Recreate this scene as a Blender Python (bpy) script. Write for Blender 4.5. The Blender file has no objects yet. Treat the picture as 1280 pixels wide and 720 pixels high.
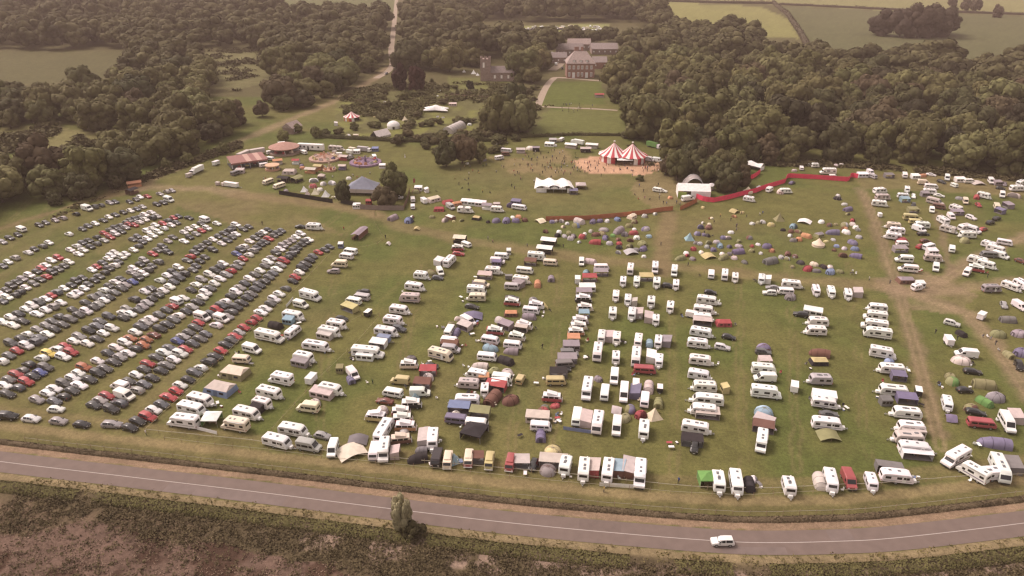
import bpy, bmesh, math, random
import numpy as np
R = math.radians
rnd = random.Random(7)
nr = np.random.default_rng(11)
SC = bpy.context.scene
COL = SC.collection

# ------------------------------------------------------------------ camera
CAM_H, F, PITCH = 106.0, 900.0, math.atan2(440.0, 900.0)
cp, sp = math.cos(PITCH), math.sin(PITCH)

def at(px, py, z=0.0):
    """ground point (or point at height z) that the photograph shows at a pixel of 1280x720"""
    u, v = px - 640.0, py - 360.0
    d = (u, -v * sp + F * cp, -v * cp - F * sp)
    t = (z - CAM_H) / d[2]
    return (d[0] * t, d[1] * t, z)

def scale_at(py):
    return cp * (py + 80.0) / CAM_H

def heading(px, py, ang):
    a = R(ang)
    p = at(px, py); q = at(px + 3 * math.cos(a), py - 3 * math.sin(a))
    return math.atan2(q[1] - p[1], q[0] - p[0])

cam = bpy.data.cameras.new('camera'); co = bpy.data.objects.new('camera', cam); COL.objects.link(co)
co.location = (0, 0, CAM_H); co.rotation_euler = (math.pi / 2 - PITCH, 0, 0)
cam.sensor_width = 36; cam.lens = 36 * F / 1280; cam.clip_start = 1; cam.clip_end = 12000
SC.camera = co

# ------------------------------------------------------------------ materials
M = {}
def mat(name, col=None, rough=.6, objcol=False, noise=0, nscale=3.0, spec=.4, coat=0, island=0, metal=0, trans=0, bump=0):
    m = bpy.data.materials.new(name); m.use_nodes = True
    nt = m.node_tree; b = nt.nodes['Principled BSDF']
    b.inputs['Roughness'].default_value = rough
    b.inputs['Specular IOR Level'].default_value = spec
    b.inputs['Coat Weight'].default_value = coat
    b.inputs['Coat Roughness'].default_value = .12
    b.inputs['Metallic'].default_value = metal
    if objcol:
        oi = nt.nodes.new('ShaderNodeObjectInfo'); src = oi.outputs['Color']
    else:
        rgb = nt.nodes.new('ShaderNodeRGB'); rgb.outputs[0].default_value = (*col, 1); src = rgb.outputs[0]
    if noise:
        tc = nt.nodes.new('ShaderNodeNewGeometry')
        n = nt.nodes.new('ShaderNodeTexNoise'); n.inputs['Scale'].default_value = nscale; n.inputs['Detail'].default_value = 4
        nt.links.new(tc.outputs['Position'], n.inputs['Vector'])
        mr = nt.nodes.new('ShaderNodeMapRange'); mr.inputs[1].default_value = .25; mr.inputs[2].default_value = .75
        mr.inputs[3].default_value = 1 - noise; mr.inputs[4].default_value = 1 + noise
        nt.links.new(n.outputs['Fac'], mr.inputs[0])
        mx = nt.nodes.new('ShaderNodeVectorMath'); mx.operation = 'SCALE'
        nt.links.new(src, mx.inputs[0]); nt.links.new(mr.outputs[0], mx.inputs['Scale']); src = mx.outputs[0]
        if bump:
            bp = nt.nodes.new('ShaderNodeBump'); bp.inputs['Strength'].default_value = bump; bp.inputs['Distance'].default_value = .1
            nt.links.new(n.outputs['Fac'], bp.inputs['Height']); nt.links.new(bp.outputs[0], b.inputs['Normal'])
    if island:
        g = nt.nodes.new('ShaderNodeNewGeometry')
        mr = nt.nodes.new('ShaderNodeMapRange'); mr.inputs[3].default_value = 1 - island; mr.inputs[4].default_value = 1 + island
        nt.links.new(g.outputs['Random Per Island'], mr.inputs[0])
        mx = nt.nodes.new('ShaderNodeVectorMath'); mx.operation = 'SCALE'
        nt.links.new(src, mx.inputs[0]); nt.links.new(mr.outputs[0], mx.inputs['Scale']); src = mx.outputs[0]
    nt.links.new(src, b.inputs['Base Color'])
    M[name] = m
    return m

mat('car_paint', rough=.32, objcol=True, coat=.6, noise=.06, nscale=.9)
mat('shell', rough=.42, objcol=True, noise=.07, nscale=.7)
mat('fabric', rough=.9, objcol=True, noise=.12, nscale=.8, spec=.15)
mat('cloth', rough=.9, objcol=True, spec=.1)
mat('foliage', rough=.8, objcol=True, island=.22, noise=.28, nscale=.3, spec=.12)
mat('glass', (.018, .018, .02), rough=.12, spec=.6)
mat('dark_window', (.03, .026, .026), rough=.18, spec=.5)
mat('tyre', (.018, .018, .018), rough=.8)
mat('rim', (.38, .38, .38), rough=.4, metal=.6)
mat('lamp', (.75, .73, .68), rough=.2)
mat('tail', (.35, .02, .02), rough=.25)
mat('steel', (.42, .41, .4), rough=.45, metal=.4)
mat('black', (.02, .018, .018), rough=.7)
mat('grille', (.04, .04, .04), rough=.6)
mat('white_paint', (.8, .79, .77), rough=.45, noise=.05)
mat('skylight', (.16, .16, .17), rough=.25)
mat('bark', (.09, .065, .045), rough=.95, noise=.3, nscale=2)
mat('sky_reflect_pane', (.36, .31, .3), rough=.2, spec=.6)  # mansion panes: the sky's reflection is put into the pale base colour
mat('decal', rough=.5, objcol=True)
mat('skin', (.5, .3, .22), rough=.7)
mat('hair', (.05, .03, .02), rough=.8)
mat('trousers', (.035, .035, .05), rough=.9)
mat('brick', (.34, .19, .155), rough=.9, noise=.22, nscale=1.2)
mat('slate', (.23, .185, .175), rough=.75, noise=.22, nscale=.8)
mat('tile_roof', (.34, .265, .24), rough=.8, noise=.2, nscale=.8)
mat('stone', (.29, .215, .19), rough=.95, noise=.25, nscale=1.0)
mat('timber', (.3, .2, .13), rough=.8, noise=.2)
mat('stripe_red', (.46, .07, .085), rough=.8, noise=.08)
mat('stripe_white', (.8, .76, .72), rough=.8, noise=.05)
mat('stripe_orange', (.75, .35, .12), rough=.8)
mat('poly_sheet', (.5, .45, .42), rough=.4, noise=.1)

# ------------------------------------------------------------------ meshes
class MB:
    def __init__(s): s.v = []; s.f = []; s.m = []; s.slots = []
    def slot(s, name):
        if name not in s.slots: s.slots.append(name)
        return s.slots.index(name)
    def add(s, vs, fs, m):
        k = s.slot(m); n = len(s.v)
        s.v += [tuple(p) for p in vs]; s.f += [tuple(i + n for i in f) for f in fs]; s.m += [k] * len(fs)
        return s
    def box(s, c, d, m, rz=0, taper=1.0):
        ca, sa = math.cos(rz), math.sin(rz); vs = []
        for z, t in ((-.5, 1), (.5, taper)):
            for x, y in ((-.5, -.5), (.5, -.5), (.5, .5), (-.5, .5)):
                X, Y = x * d[0] * t, y * d[1] * t
                vs.append((c[0] + X * ca - Y * sa, c[1] + X * sa + Y * ca, c[2] + z * d[2]))
        return s.add(vs, [(3, 2, 1, 0), (4, 5, 6, 7), (0, 1, 5, 4), (1, 2, 6, 5), (2, 3, 7, 6), (3, 0, 4, 7)], m)
    def prism(s, prof, w, m, ch=.08, inset=.06):
        """side profile (x, z), counter-clockwise seen from -y, extruded across y with chamfered sides"""
        cx = sum(p[0] for p in prof) / len(prof); cz = sum(p[1] for p in prof) / len(prof)
        rx = max(abs(p[0] - cx) for p in prof); rz = max(abs(p[1] - cz) for p in prof)
        n = len(prof); vs = []
        for y, k in ((-w / 2, 1), (-w / 2 + ch, 0), (w / 2 - ch, 0), (w / 2, 1)):
            for x, z in prof:
                if k: x, z = cx + (x - cx) * (1 - inset / rx), cz + (z - cz) * (1 - inset / rz)
                vs.append((x, y, z))
        fs = [tuple(range(n)), tuple(range(4 * n - 1, 3 * n - 1, -1))]
        for r in range(3):
            for i in range(n):
                j = (i + 1) % n
                fs.append((r * n + j, r * n + i, (r + 1) * n + i, (r + 1) * n + j))
        return s.add(vs, fs, m)
    def cyl(s, c, r, h, m, axis='z', n=12, r2=None, cap=True):
        r2 = r if r2 is None else r2; vs = []
        for k, (q, rr) in enumerate(((-.5, r), (.5, r2))):
            for i in range(n):
                a = 2 * math.pi * i / n; A, B = rr * math.cos(a), rr * math.sin(a)
                p = {'z': (A, B, q * h), 'y': (A, q * h, -B), 'x': (q * h, A, B)}[axis]
                vs.append((c[0] + p[0], c[1] + p[1], c[2] + p[2]))
        fs = [(i, (i + 1) % n, n + (i + 1) % n, n + i) for i in range(n)]
        if cap: fs += [tuple(range(n - 1, -1, -1)), tuple(range(n, 2 * n))]
        return s.add(vs, fs, m)
    def tube(s, a, b, r, m, n=6, r2=None):
        import mathutils
        A, B = mathutils.Vector(a), mathutils.Vector(b); d = (B - A).normalized()
        u = d.orthogonal().normalized(); w = d.cross(u); r2 = r if r2 is None else r2; vs = []
        for P, rr in ((A, r), (B, r2)):
            for i in range(n):
                t = 2 * math.pi * i / n
                vs.append(P + u * rr * math.cos(t) + w * rr * math.sin(t))
        fs = [(i, (i + 1) % n, n + (i + 1) % n, n + i) for i in range(n)] + [tuple(range(n - 1, -1, -1)), tuple(range(n, 2 * n))]
        return s.add(vs, fs, m)
    def rings(s, rs, m, cap0=False, cap1=False, close=True, ms=None):
        """rs: list of rings with the same number of points"""
        n = len(rs[0]); vs = [p for r in rs for p in r]
        for k in range(len(rs) - 1):
            for i in range(n if close else n - 1):
                j = (i + 1) % n
                f = (k * n + i, k * n + j, (k + 1) * n + j, (k + 1) * n + i)
                if ms is None: pass
                s.add([vs[q] for q in f], [(0, 1, 2, 3)], ms(k, i) if ms else m)
        if cap0: s.add(rs[0], [tuple(range(n - 1, -1, -1))], m)
        if cap1: s.add(rs[-1], [tuple(range(n))], m)
        return s
    def mesh(s, name, smooth=False, weld=True, angle=40):
        me = bpy.data.meshes.new(name); me.from_pydata(s.v, [], s.f)
        for k in s.slots: me.materials.append(M[k])
        me.polygons.foreach_set('material_index', s.m)
        if weld or smooth:
            bm = bmesh.new(); bm.from_mesh(me)
            if weld: bmesh.ops.remove_doubles(bm, verts=bm.verts, dist=.001)
            if smooth:
                for f in bm.faces: f.smooth = True
                for e in bm.edges:
                    if len(e.link_faces) == 2 and e.calc_face_angle(0) > R(angle): e.smooth = False
            bm.to_mesh(me); bm.free()
        me.update()
        return me

def np_mesh(name, V, Q, mats, smooth=False):
    """mesh from numpy quads"""
    me = bpy.data.meshes.new(name)
    V = np.asarray(V, np.float32); Q = np.asarray(Q, np.int32)
    me.vertices.add(len(V)); me.vertices.foreach_set('co', V.ravel())
    me.loops.add(Q.size); me.loops.foreach_set('vertex_index', Q.ravel())
    me.polygons.add(len(Q)); me.polygons.foreach_set('loop_start', np.arange(0, Q.size, 4, dtype=np.int32))
    me.polygons.foreach_set('loop_total', np.full(len(Q), 4, np.int32))
    if smooth: me.polygons.foreach_set('use_smooth', np.ones(len(Q), bool))
    for k in mats: me.materials.append(M[k])
    me.update(calc_edges=True)
    return me

# ------------------------------------------------------------------ objects
def obj(name, mesh, parent=None, loc=(0, 0, 0), rz=0, color=None, scale=None):
    o = bpy.data.objects.new(name, mesh); COL.objects.link(o)
    o.location = loc; o.rotation_euler = (0, 0, rz)
    if scale: o.scale = scale
    if parent: o.parent = parent
    if color: o.color = (*color, 1)
    return o

def tag(o, label=None, cat=None, group=None, kind=None):
    if label: o['label'] = label
    if cat: o['category'] = cat
    if group: o['group'] = group
    if kind: o['kind'] = kind
    return o

def part(name, mesh, loc=(0, 0, 0), rz=0, col=None, kids=(), label=None):
    return dict(name=name, mesh=mesh, loc=loc, rz=rz, col=col, kids=kids, label=label)

def make(name, parts, loc, rz=0, cols=None, scale=None):
    """one thing: an Empty at its base that parents its parts (meshes are shared between repeats)"""
    cols = cols or {}
    r = obj(name, None, None, loc, rz, scale=scale); r.empty_display_size = .5
    for p in parts:
        o = obj(p['name'], p['mesh'], r, p['loc'], p['rz'], cols.get(p['col']))
        for k in p['kids']: obj(k['name'], k['mesh'], o, k['loc'], k['rz'], cols.get(k['col']))
    return r

# items that get a label by what stands next to them: [object, description, category, px, py, group, place]
ITEMS = []
def item(o, desc, cat, px, py, group=None, place=None):
    ITEMS.append([o, desc, cat, px, py, group, place]); return o

PAL = {'w': (.80, .78, .76), 'c': (.70, .61, .48), 's': (.44, .42, .42), 'g': (.19, .175, .175), 'k': (.04, .034, .036),
       'r': (.36, .085, .09), 'b': (.2, .24, .37), 'l': (.27, .38, .44), 'p': (.19, .165, .25), 'n': (.17, .09, .07),
       'o': (.54, .27, .16), 'y': (.50, .42, .22), 'e': (.15, .28, .09), 'v': (.26, .24, .13), 'i': (.53, .455, .43), 'm': (.29, .25, .27)}
CNAME = {'w': 'white', 'c': 'cream', 's': 'silver', 'g': 'grey', 'k': 'black', 'r': 'red', 'b': 'blue', 'l': 'light blue', 'p': 'purple',
         'n': 'brown', 'o': 'orange', 'y': 'yellow', 'e': 'green', 'v': 'olive', 'i': 'pale pink', 'm': 'mauve grey'}
def shorter(t):
    for a, b in ((' by the big blue dome tent', ''), (' in the middle of the camp', ''), (' of the upper right camp', ', upper right'), (' from the car park', ''), (' behind the tape fence', '')): t = t.replace(a, b)
    return t
def jit(c, a=.12):
    k = 1 + rnd.uniform(-a, a)
    return tuple(min(.85, max(.01, x * k * (1 + rnd.uniform(-.04, .04)))) for x in c)
# ------------------------------------------------------------------ ground
def vnoise(X, Y, s, seed):
    g = np.random.default_rng(seed).random((257, 257))
    x = X / s; y = Y / s; xi = np.floor(x).astype(int); yi = np.floor(y).astype(int)
    fx = x - xi; fy = y - yi; fx = fx * fx * (3 - 2 * fx); fy = fy * fy * (3 - 2 * fy)
    a = g[xi % 256, yi % 256]; b = g[(xi + 1) % 256, yi % 256]; c = g[xi % 256, (yi + 1) % 256]; d = g[(xi + 1) % 256, (yi + 1) % 256]
    return (a * (1 - fx) + b * fx) * (1 - fy) + (c * (1 - fx) + d * fx) * fy
def fbm(X, Y, s, seed):
    return .55 * vnoise(X, Y, s, seed) + .3 * vnoise(X, Y, s / 2.1, seed + 1) + .15 * vnoise(X, Y, s / 4.3, seed + 2)

pxs = np.concatenate([np.arange(-700, -40, 14), np.arange(-40, 1320, 3.2), np.arange(1320, 1990, 14)])
pys = np.concatenate([[-58, -50, -42, -34, -28], np.arange(-24, 760, 2.4), np.arange(762, 1300, 22)])
GX, GY = np.meshgrid(pxs, pys)
u, v = GX - 640, GY - 360
dy, dz = -v * sp + F * cp, -v * cp - F * sp
t = -CAM_H / dz
WX, WY = u * t, dy * t
nx, ny = len(pxs), len(pys)

def inpoly(X, Y, poly):
    r = np.zeros(X.shape, bool); n = len(poly)
    for i in range(n):
        x0, y0 = poly[i]; x1, y1 = poly[(i + 1) % n]
        if y0 == y1: continue
        c = ((y0 > Y) != (y1 > Y)) & (X < (x1 - x0) * (Y - y0) / (y1 - y0) + x0)
        r ^= c
    return r.astype(float)
def W2(pts): return [at(*p)[:2] for p in pts]
def linedist(X, Y, pts):
    d = np.full(X.shape, 1e9)
    for (x0, y0), (x1, y1) in zip(pts[:-1], pts[1:]):
        L = (x1 - x0) ** 2 + (y1 - y0) ** 2 + 1e-9
        k = np.clip(((X - x0) * (x1 - x0) + (Y - y0) * (y1 - y0)) / L, 0, 1)
        d = np.minimum(d, np.hypot(X - x0 - k * (x1 - x0), Y - y0 - k * (y1 - y0)))
    return d
def sm(a, b, x):
    q = np.clip((x - a) / (b - a), 0, 1); return q * q * (3 - 2 * q)

n1 = fbm(WX, WY, 26, 1); n2 = fbm(WX, WY, 9, 5); n3 = fbm(WX, WY, 3.2, 9); n4 = fbm(WX, WY, 70, 21)
# warped coordinates so that borders wander
AX = WX + (n2 - .5) * 3.2; AY = WY + (fbm(WX, WY, 8, 33) - .5) * 5.0
C = np.zeros(GX.shape + (3,))
def c3(*c): return np.array(c)
C[:] = c3(.124, .119, .040)
def lay(mask, col):
    global C
    m = mask[..., None]; C = C * (1 - m) + np.asarray(col) * m
def polymask(pts, warp=True):
    return inpoly(AX if warp else WX, AY if warp else WY, W2(pts))
GRASS = c3(.124, .119, .040); LUSH = c3(.088, .107, .029); WORN = c3(.19, .143, .075); DIRT = c3(.255, .187, .118)
lay(.8 * sm(.4, .7, n1), LUSH); lay(.4 * sm(.5, .8, n4), WORN * .85)
# distant country
far = (GY < 120).astype(float)
lay(far, c3(.10, .088, .04))
def field(pts, col, w=True): lay(polymask(pts, w), col)
field([(-700, -30), (340, -20), (345, 14), (180, 12), (-700, 16)], c3(.19, .165, .07))
field([(330, -20), (500, -20), (497, 12), (330, 16)], c3(.12, .125, .055))
field([(-600, 62), (165, 64), (158, 90), (120, 100), (60, 104), (-600, 112)], c3(.095, .088, .038))
field([(250, 66), (330, 62), (340, 100), (300, 112), (262, 104)], c3(.14, .13, .058))
field([(-400, 158), (60, 158), (165, 168), (160, 178), (40, 186), (-400, 196)], c3(.165, .15, .062))
field([(810, 2), (950, 8), (985, 24), (1000, 48), (900, 46), (818, 32)], c3(.21, .20, .075))
field([(975, 8), (1280, 20), (1900, 30), (1900, 92), (1280, 80), (1020, 66), (1002, 46)], c3(.105, .105, .05))
field([(500, -20), (1990, -30), (1990, 20), (1280, 17), (1090, 12), (970, 5), (800, 2), (560, 8)], c3(.2, .19, .085))
field([(1225, 78), (1900, 82), (1900, 96), (1240, 92)], c3(.26, .24, .11))
field([(600, 34), (760, 30), (764, 42), (600, 44)], c3(.22, .22, .09))
# estate
field([(666, 137), (790, 140), (800, 166), (660, 170)], c3(.125, .13, .042))
field([(560, 96), (640, 98), (640, 118), (560, 116)], c3(.13, .13, .045))
field([(420, 118), (560, 108), (690, 132), (660, 170), (420, 172)], c3(.118, .112, .045))
lay(polymask([(420, 118), (560, 108), (690, 132), (660, 170), (420, 172)]) * sm(.5, .7, n2), c3(.16, .16, .05))
lay(polymask([(688, 102), (752, 102), (757, 130), (672, 131), (680, 114)], False), c3(.098, .112, .03))
# worn and trodden ground
TR = [([(150, 236), (200, 235), (260, 236), (300, 242)], 4.5, DIRT), ([(165, 240), (205, 216), (300, 176), (420, 126), (470, 97), (486, 84)], 3.8, DIRT * 1.05),
      ([(-60, 306), (30, 276), (110, 252), (165, 240)], 2.0, WORN), ([(180, 228), (150, 236), (130, 246)], 3.5, WORN),
      ([(1076, 236), (1100, 300), (1118, 350), (1132, 400), (1150, 460), (1172, 540)], 2.2, DIRT * .8), ([(1290, 292), (1230, 318), (1180, 350), (1140, 366), (1100, 360)], 3.2, DIRT),
      ([(1100, 352), (1150, 372), (1210, 392), (1250, 440), (1290, 500)], 3.0, DIRT), ([(1290, 350), (1220, 358), (1160, 368)], 3.0, DIRT),
      ([(470, 268), (500, 284), (600, 304), (760, 326), (880, 336), (1000, 350), (1090, 356)], 4.0, WORN * 1.05), ([(836, 268), (828, 300), (826, 340)], 3.5, WORN),
      ([(1160, 240), (1182, 300), (1190, 344)], 1.6, DIRT * .8), ([(320, 560), (420, 440), (520, 330)], .6, GRASS * 1.15), ([(300, 244), (420, 256), (470, 268)], 5.0, WORN),
      ([(834, 352), (842, 470), (846, 600)], 1.0, GRASS * 1.12), ([(744, 340), (716, 470), (700, 560)], 1.0, GRASS * 1.12), ([(920, 380), (926, 470), (930, 600)], 1.0, GRASS * 1.1)]
for pts, w, c in TR:
    d = linedist(AX, AY, W2(pts)); lay((.85 if c is WORN else .62) * (1 - sm(w * .4, w * 1.5, d + (n3 - .5) * 2.5 + (n2 - .5) * 2)), c)
rut = linedist(WX, WY, W2([(1080, 240), (1104, 300), (1126, 370), (1148, 450), (1176, 560)]))
lay(.5 * (1 - sm(.2, .7, np.abs(rut - 1.0))), DIRT * 1.1); rut2 = linedist(WX, WY, W2([(1290, 292), (1230, 318), (1180, 350), (1140, 366), (1100, 360)])); lay(.5 * (1 - sm(.2, .7, np.abs(rut2 - 1.0))), DIRT * 1.1); rut3 = linedist(WX, WY, W2([(1100, 352), (1150, 372), (1210, 392), (1250, 440), (1290, 500)])); lay(.5 * (1 - sm(.2, .7, np.abs(rut3 - 1.0))), DIRT * 1.1)
# faint wheel lanes that the parked rows left in the grass
for k in range(15):
    pp = [(480 - 31 * k - 6, 250), (300 - 31 * k, 420), (180 - 33 * k, 540)]
    dd_ = linedist(AX, AY, W2(pp)); lay(.3 * (1 - sm(.2, .6, np.abs(dd_ - .8))) * sm(.35, .6, n1), WORN)
for px0, px1 in ((420, 395), (530, 480), (655, 640), (700, 690), (836, 846), (924, 930), (986, 1000), (1060, 1086)):
    dd_ = linedist(AX, AY, W2([(px0, 330), ((px0 + px1) / 2, 450), (px1, 590)])); lay(.35 * (1 - sm(.2, .6, np.abs(dd_ - .85))) * sm(.3, .55, n2), WORN)
lay(.6 * polymask([(1095, 350), (1160, 340), (1220, 366), (1200, 392), (1120, 384)]) * sm(.2, .6, n2), DIRT * .95)
lay(.75 * polymask([(610, 196), (700, 186), (750, 196), (760, 214), (700, 222), (640, 216)]) * sm(.3, .7, n2), WORN * 1.1)
lay(.7 * polymask([(800, 216), (880, 214), (880, 250), (820, 262), (790, 240)]), WORN * 1.05)
lay(.55 * polymask([(1060, 216), (1290, 224), (1290, 246), (1080, 236)]), WORN)
lay(.6 * polymask([(200, 238), (330, 246), (430, 292), (330, 290), (230, 262)]) * sm(.25, .6, n1), WORN)
SAND = c3(.46, .285, .185)
lay(polymask([(716, 200), (750, 195), (826, 204), (830, 212), (800, 219), (728, 215)]) * sm(.2, .5, n2 + .12), SAND)
# car park alleys are paler than the field
lay(.3 * polymask([(-60, 300), (170, 245), (420, 300), (180, 536), (-60, 520)]) * sm(.3, .7, n2), WORN * .9)
# roadside
road_px = [(-420, 520), (-200, 550), (0, 577), (160, 596), (320, 615), (480, 635), (640, 654), (800, 669), (900, 676.5), (960, 678.5), (1040, 677), (1120, 672.5), (1280, 654), (1420, 634), (1700, 590)]
def spline(pts, n=12):
    out = []
    for i in range(len(pts) - 1):
        p0, p1, p2, p3 = pts[max(i - 1, 0)], pts[i], pts[i + 1], pts[min(i + 2, len(pts) - 1)]
        for k in range(n):
            s = k / n
            out.append(tuple(.5 * (2 * b + (c - a) * s + (2 * a - 5 * b + 4 * c - d) * s * s + (-a + 3 * b - 3 * c + d) * s ** 3) for a, b, c, d in zip(p0, p1, p2, p3)))
    return out + [pts[-1]]
road_w = spline(W2(road_px))
def offset(pts, o):
    out = []
    for i, p in enumerate(pts):
        a, b = pts[max(i - 1, 0)], pts[min(i + 1, len(pts) - 1)]
        dx, dy_ = b[0] - a[0], b[1] - a[1]; L = math.hypot(dx, dy_)
        out.append((p[0] - dy_ / L * o, p[1] + dx / L * o))
    return out
rd = linedist(WX, WY, road_w)
side = np.zeros(GX.shape)
rp = np.array(road_w)
idx = np.array([np.argmin((rp[:, 0] - x) ** 2) for x in np.linspace(-400, 400, 1601)])
ry = np.interp(WX, rp[:, 0], rp[:, 1]); side = np.where(WY > ry, 1.0, -1.0)
near = (GY > 430)
up = near & (side > 0)
q = rd + (n3 - .5) * 1.2
lay(up * sm(3, 3.4, q) * (1 - sm(5.4, 5.9, q)), c3(.23, .16, .105))
lay(up * sm(6.5, 7.5, q) * (1 - sm(9.6, 11.0, q)), c3(.12, .105, .042))
lay(up * .85 * sm(9.6, 10.6, q) * (1 - sm(12.4, 14.0, q)), c3(.215, .165, .085))
lay(up * .7 * sm(13.2, 14.4, q) * (1 - sm(15.6, 17.2, q)), c3(.135, .115, .047))
lay(up * .6 * sm(15.6, 17, q) * (1 - sm(18, 19.4, q)), c3(.185, .145, .07))
dn = near & (side < 0)
lay(dn * sm(3, 3.4, q), c3(.22, .17, .095))
lay(dn * sm(4.6, 6.0, q), c3(.095, .073, .042))
lay(dn * sm(9, 13, q) * sm(.42, .62, n1 + .1 * (n3 - .5)) * .8, c3(.15, .105, .07))
mudp = inpoly(AX, AY, W2([(-200, 682), (40, 668), (110, 652), (170, 668), (330, 690), (420, 712), (560, 760), (560, 1000), (-300, 1000)]))
mudn = sm(.42, .56, fbm(WX, WY, 7, 71))
lay(dn * mudp * .95, c3(.066, .038, .027)); lay(dn * mudp * mudn, c3(.14, .092, .07))
lay(dn * sm(6.5, 8, q) * (1 - sm(12, 15, q)) * (1 - mudp) * sm(.5, .62, fbm(WX, WY, 5, 88)) * .85 * sm(-60, -30, WX), c3(.27, .195, .15)); lay(dn * sm(14, 18, q) * (1 - mudp) * sm(.55, .7, fbm(WX, WY, 6, 89)) * .5, c3(.15, .105, .07))
# speckle in the tone of the sward
C *= (1 + .22 * (n3 - .5) + .25 * (n2 - .5) + .2 * (n4 - .5))[..., None]

gm = bpy.data.materials.new('ground_cover'); gm.use_nodes = True; M['ground_cover'] = gm
nt = gm.node_tree; b = nt.nodes['Principled BSDF']; b.inputs['Roughness'].default_value = .95; b.inputs['Specular IOR Level'].default_value = .1
ca = nt.nodes.new('ShaderNodeVertexColor'); ca.layer_name = 'cover'
geo = nt.nodes.new('ShaderNodeNewGeometry'); src = ca.outputs['Color']; nlast = None
for s, a in ((.25, .14), (1.3, .2), (4.5, .22)):
    n = nt.nodes.new('ShaderNodeTexNoise'); n.inputs['Scale'].default_value = s; n.inputs['Detail'].default_value = 3
    nt.links.new(geo.outputs['Position'], n.inputs['Vector'])
    mr = nt.nodes.new('ShaderNodeMapRange'); mr.inputs[1].default_value = .3; mr.inputs[2].default_value = .7; mr.inputs[3].default_value = 1 - a; mr.inputs[4].default_value = 1 + a
    nt.links.new(n.outputs['Fac'], mr.inputs[0])
    mx = nt.nodes.new('ShaderNodeVectorMath'); mx.operation = 'SCALE'; nt.links.new(src, mx.inputs[0]); nt.links.new(mr.outputs[0], mx.inputs['Scale']); src = mx.outputs[0]; nlast = n
nt.links.new(src, b.inputs['Base Color'])
bp = nt.nodes.new('ShaderNodeBump'); bp.inputs['Strength'].default_value = .5; bp.inputs['Distance'].default_value = .15
nt.links.new(nlast.outputs['Fac'], bp.inputs['Height']); nt.links.new(bp.outputs[0], b.inputs['Normal'])

ii = np.arange(nx * ny).reshape(ny, nx)
Q = np.stack([ii[1:, :-1], ii[1:, 1:], ii[:-1, 1:], ii[:-1, :-1]], -1).reshape(-1, 4)
WZ = np.zeros(WX.shape)
V = np.stack([WX, WY, WZ], -1).reshape(-1, 3)
me = np_mesh('ground', V, Q, ['ground_cover'], smooth=True)
at_ = me.color_attributes.new('cover', 'FLOAT_COLOR', 'POINT')
at_.data.foreach_set('color', np.concatenate([np.clip(C, .01, .9).reshape(-1, 3), np.ones((nx * ny, 1))], 1).astype(np.float32).ravel())
tag(obj('ground', me), kind='structure')

def strip(name, pts, o0, o1, z, m, parent=None):
    a, b_ = offset(pts, o0), offset(pts, o1)
    mb = MB(); n = len(pts)
    mb.add([(x, y, z) for x, y in a] + [(x, y, z) for x, y in b_], [(i, i + 1, n + i + 1, n + i) for i in range(n - 1)], m)
    me = mb.mesh(name, weld=False)
    if me.polygons[0].normal.z < 0: me.flip_normals()
    return obj(name, me, parent)
mat('asphalt', (.158, .118, .101), rough=.9, noise=.1, nscale=.5)
mat('road_white', (.42, .37, .34), rough=.8, noise=.1)
mat('gravel_drive', (.32, .25, .19), rough=.95, noise=.15, nscale=.5)
mat('farm_track', (.27, .2, .15), rough=.95, noise=.2, nscale=.4)
tag(strip('road', road_w, -3.15, 3.15, .05, 'asphalt'), kind='structure')
mat('asphalt_worn', (.165, .127, .113), rough=.9, noise=.16, nscale=.35)
mat('asphalt_patch', (.143, .107, .092), rough=.9, noise=.12, nscale=.6)
for o_, w_ in ((-2.35, .5), (-.85, .5), (.85, .5), (2.35, .5)): pass
for k_, (i0, i1, o0, o1) in enumerate(((40, 52, -3.0, -.3), (78, 83, .3, 3.0), (96, 112, -2.9, -1.2), (60, 63, -3.0, 3.0), (120, 126, .2, 2.9))):
    tag(strip('road_repair', road_w[i0:i1], o0, o1, .0522 + .0003 * k_, 'asphalt_patch' if k_ % 2 else 'asphalt_worn'), kind='structure')
tag(strip('road_marking', road_w, -.075, .075, .054, 'road_white'), kind='structure')
mat('verge_soil', (.17, .125, .085), rough=.95, noise=.3, nscale=.8)
lane = spline(W2([(497, -20), (495, 6), (492, 36), (489, 62), (491, 78), (486, 88), (470, 98)]))
tag(strip('lane', lane, -3.0, 3.0, .03, 'gravel_drive'), kind='structure')
drive = spline(W2([(672, 133), (681, 112), (690, 100), (700, 97), (745, 100.5), (762, 101)]))
tag(strip('driveway', drive, -2.6, 2.6, .03, 'gravel_drive'), kind='structure')
tag(strip('footpath', spline(W2([(672, 133), (700, 134.5), (740, 136), (772, 138)])), -1.6, 1.6, .036, 'gravel_drive'), kind='structure')
tag(strip('forecourt', spline(W2([(690, 88), (700, 80), (706, 70), (712, 62)])), -4, 4, .034, 'gravel_drive'), kind='structure')
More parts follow.
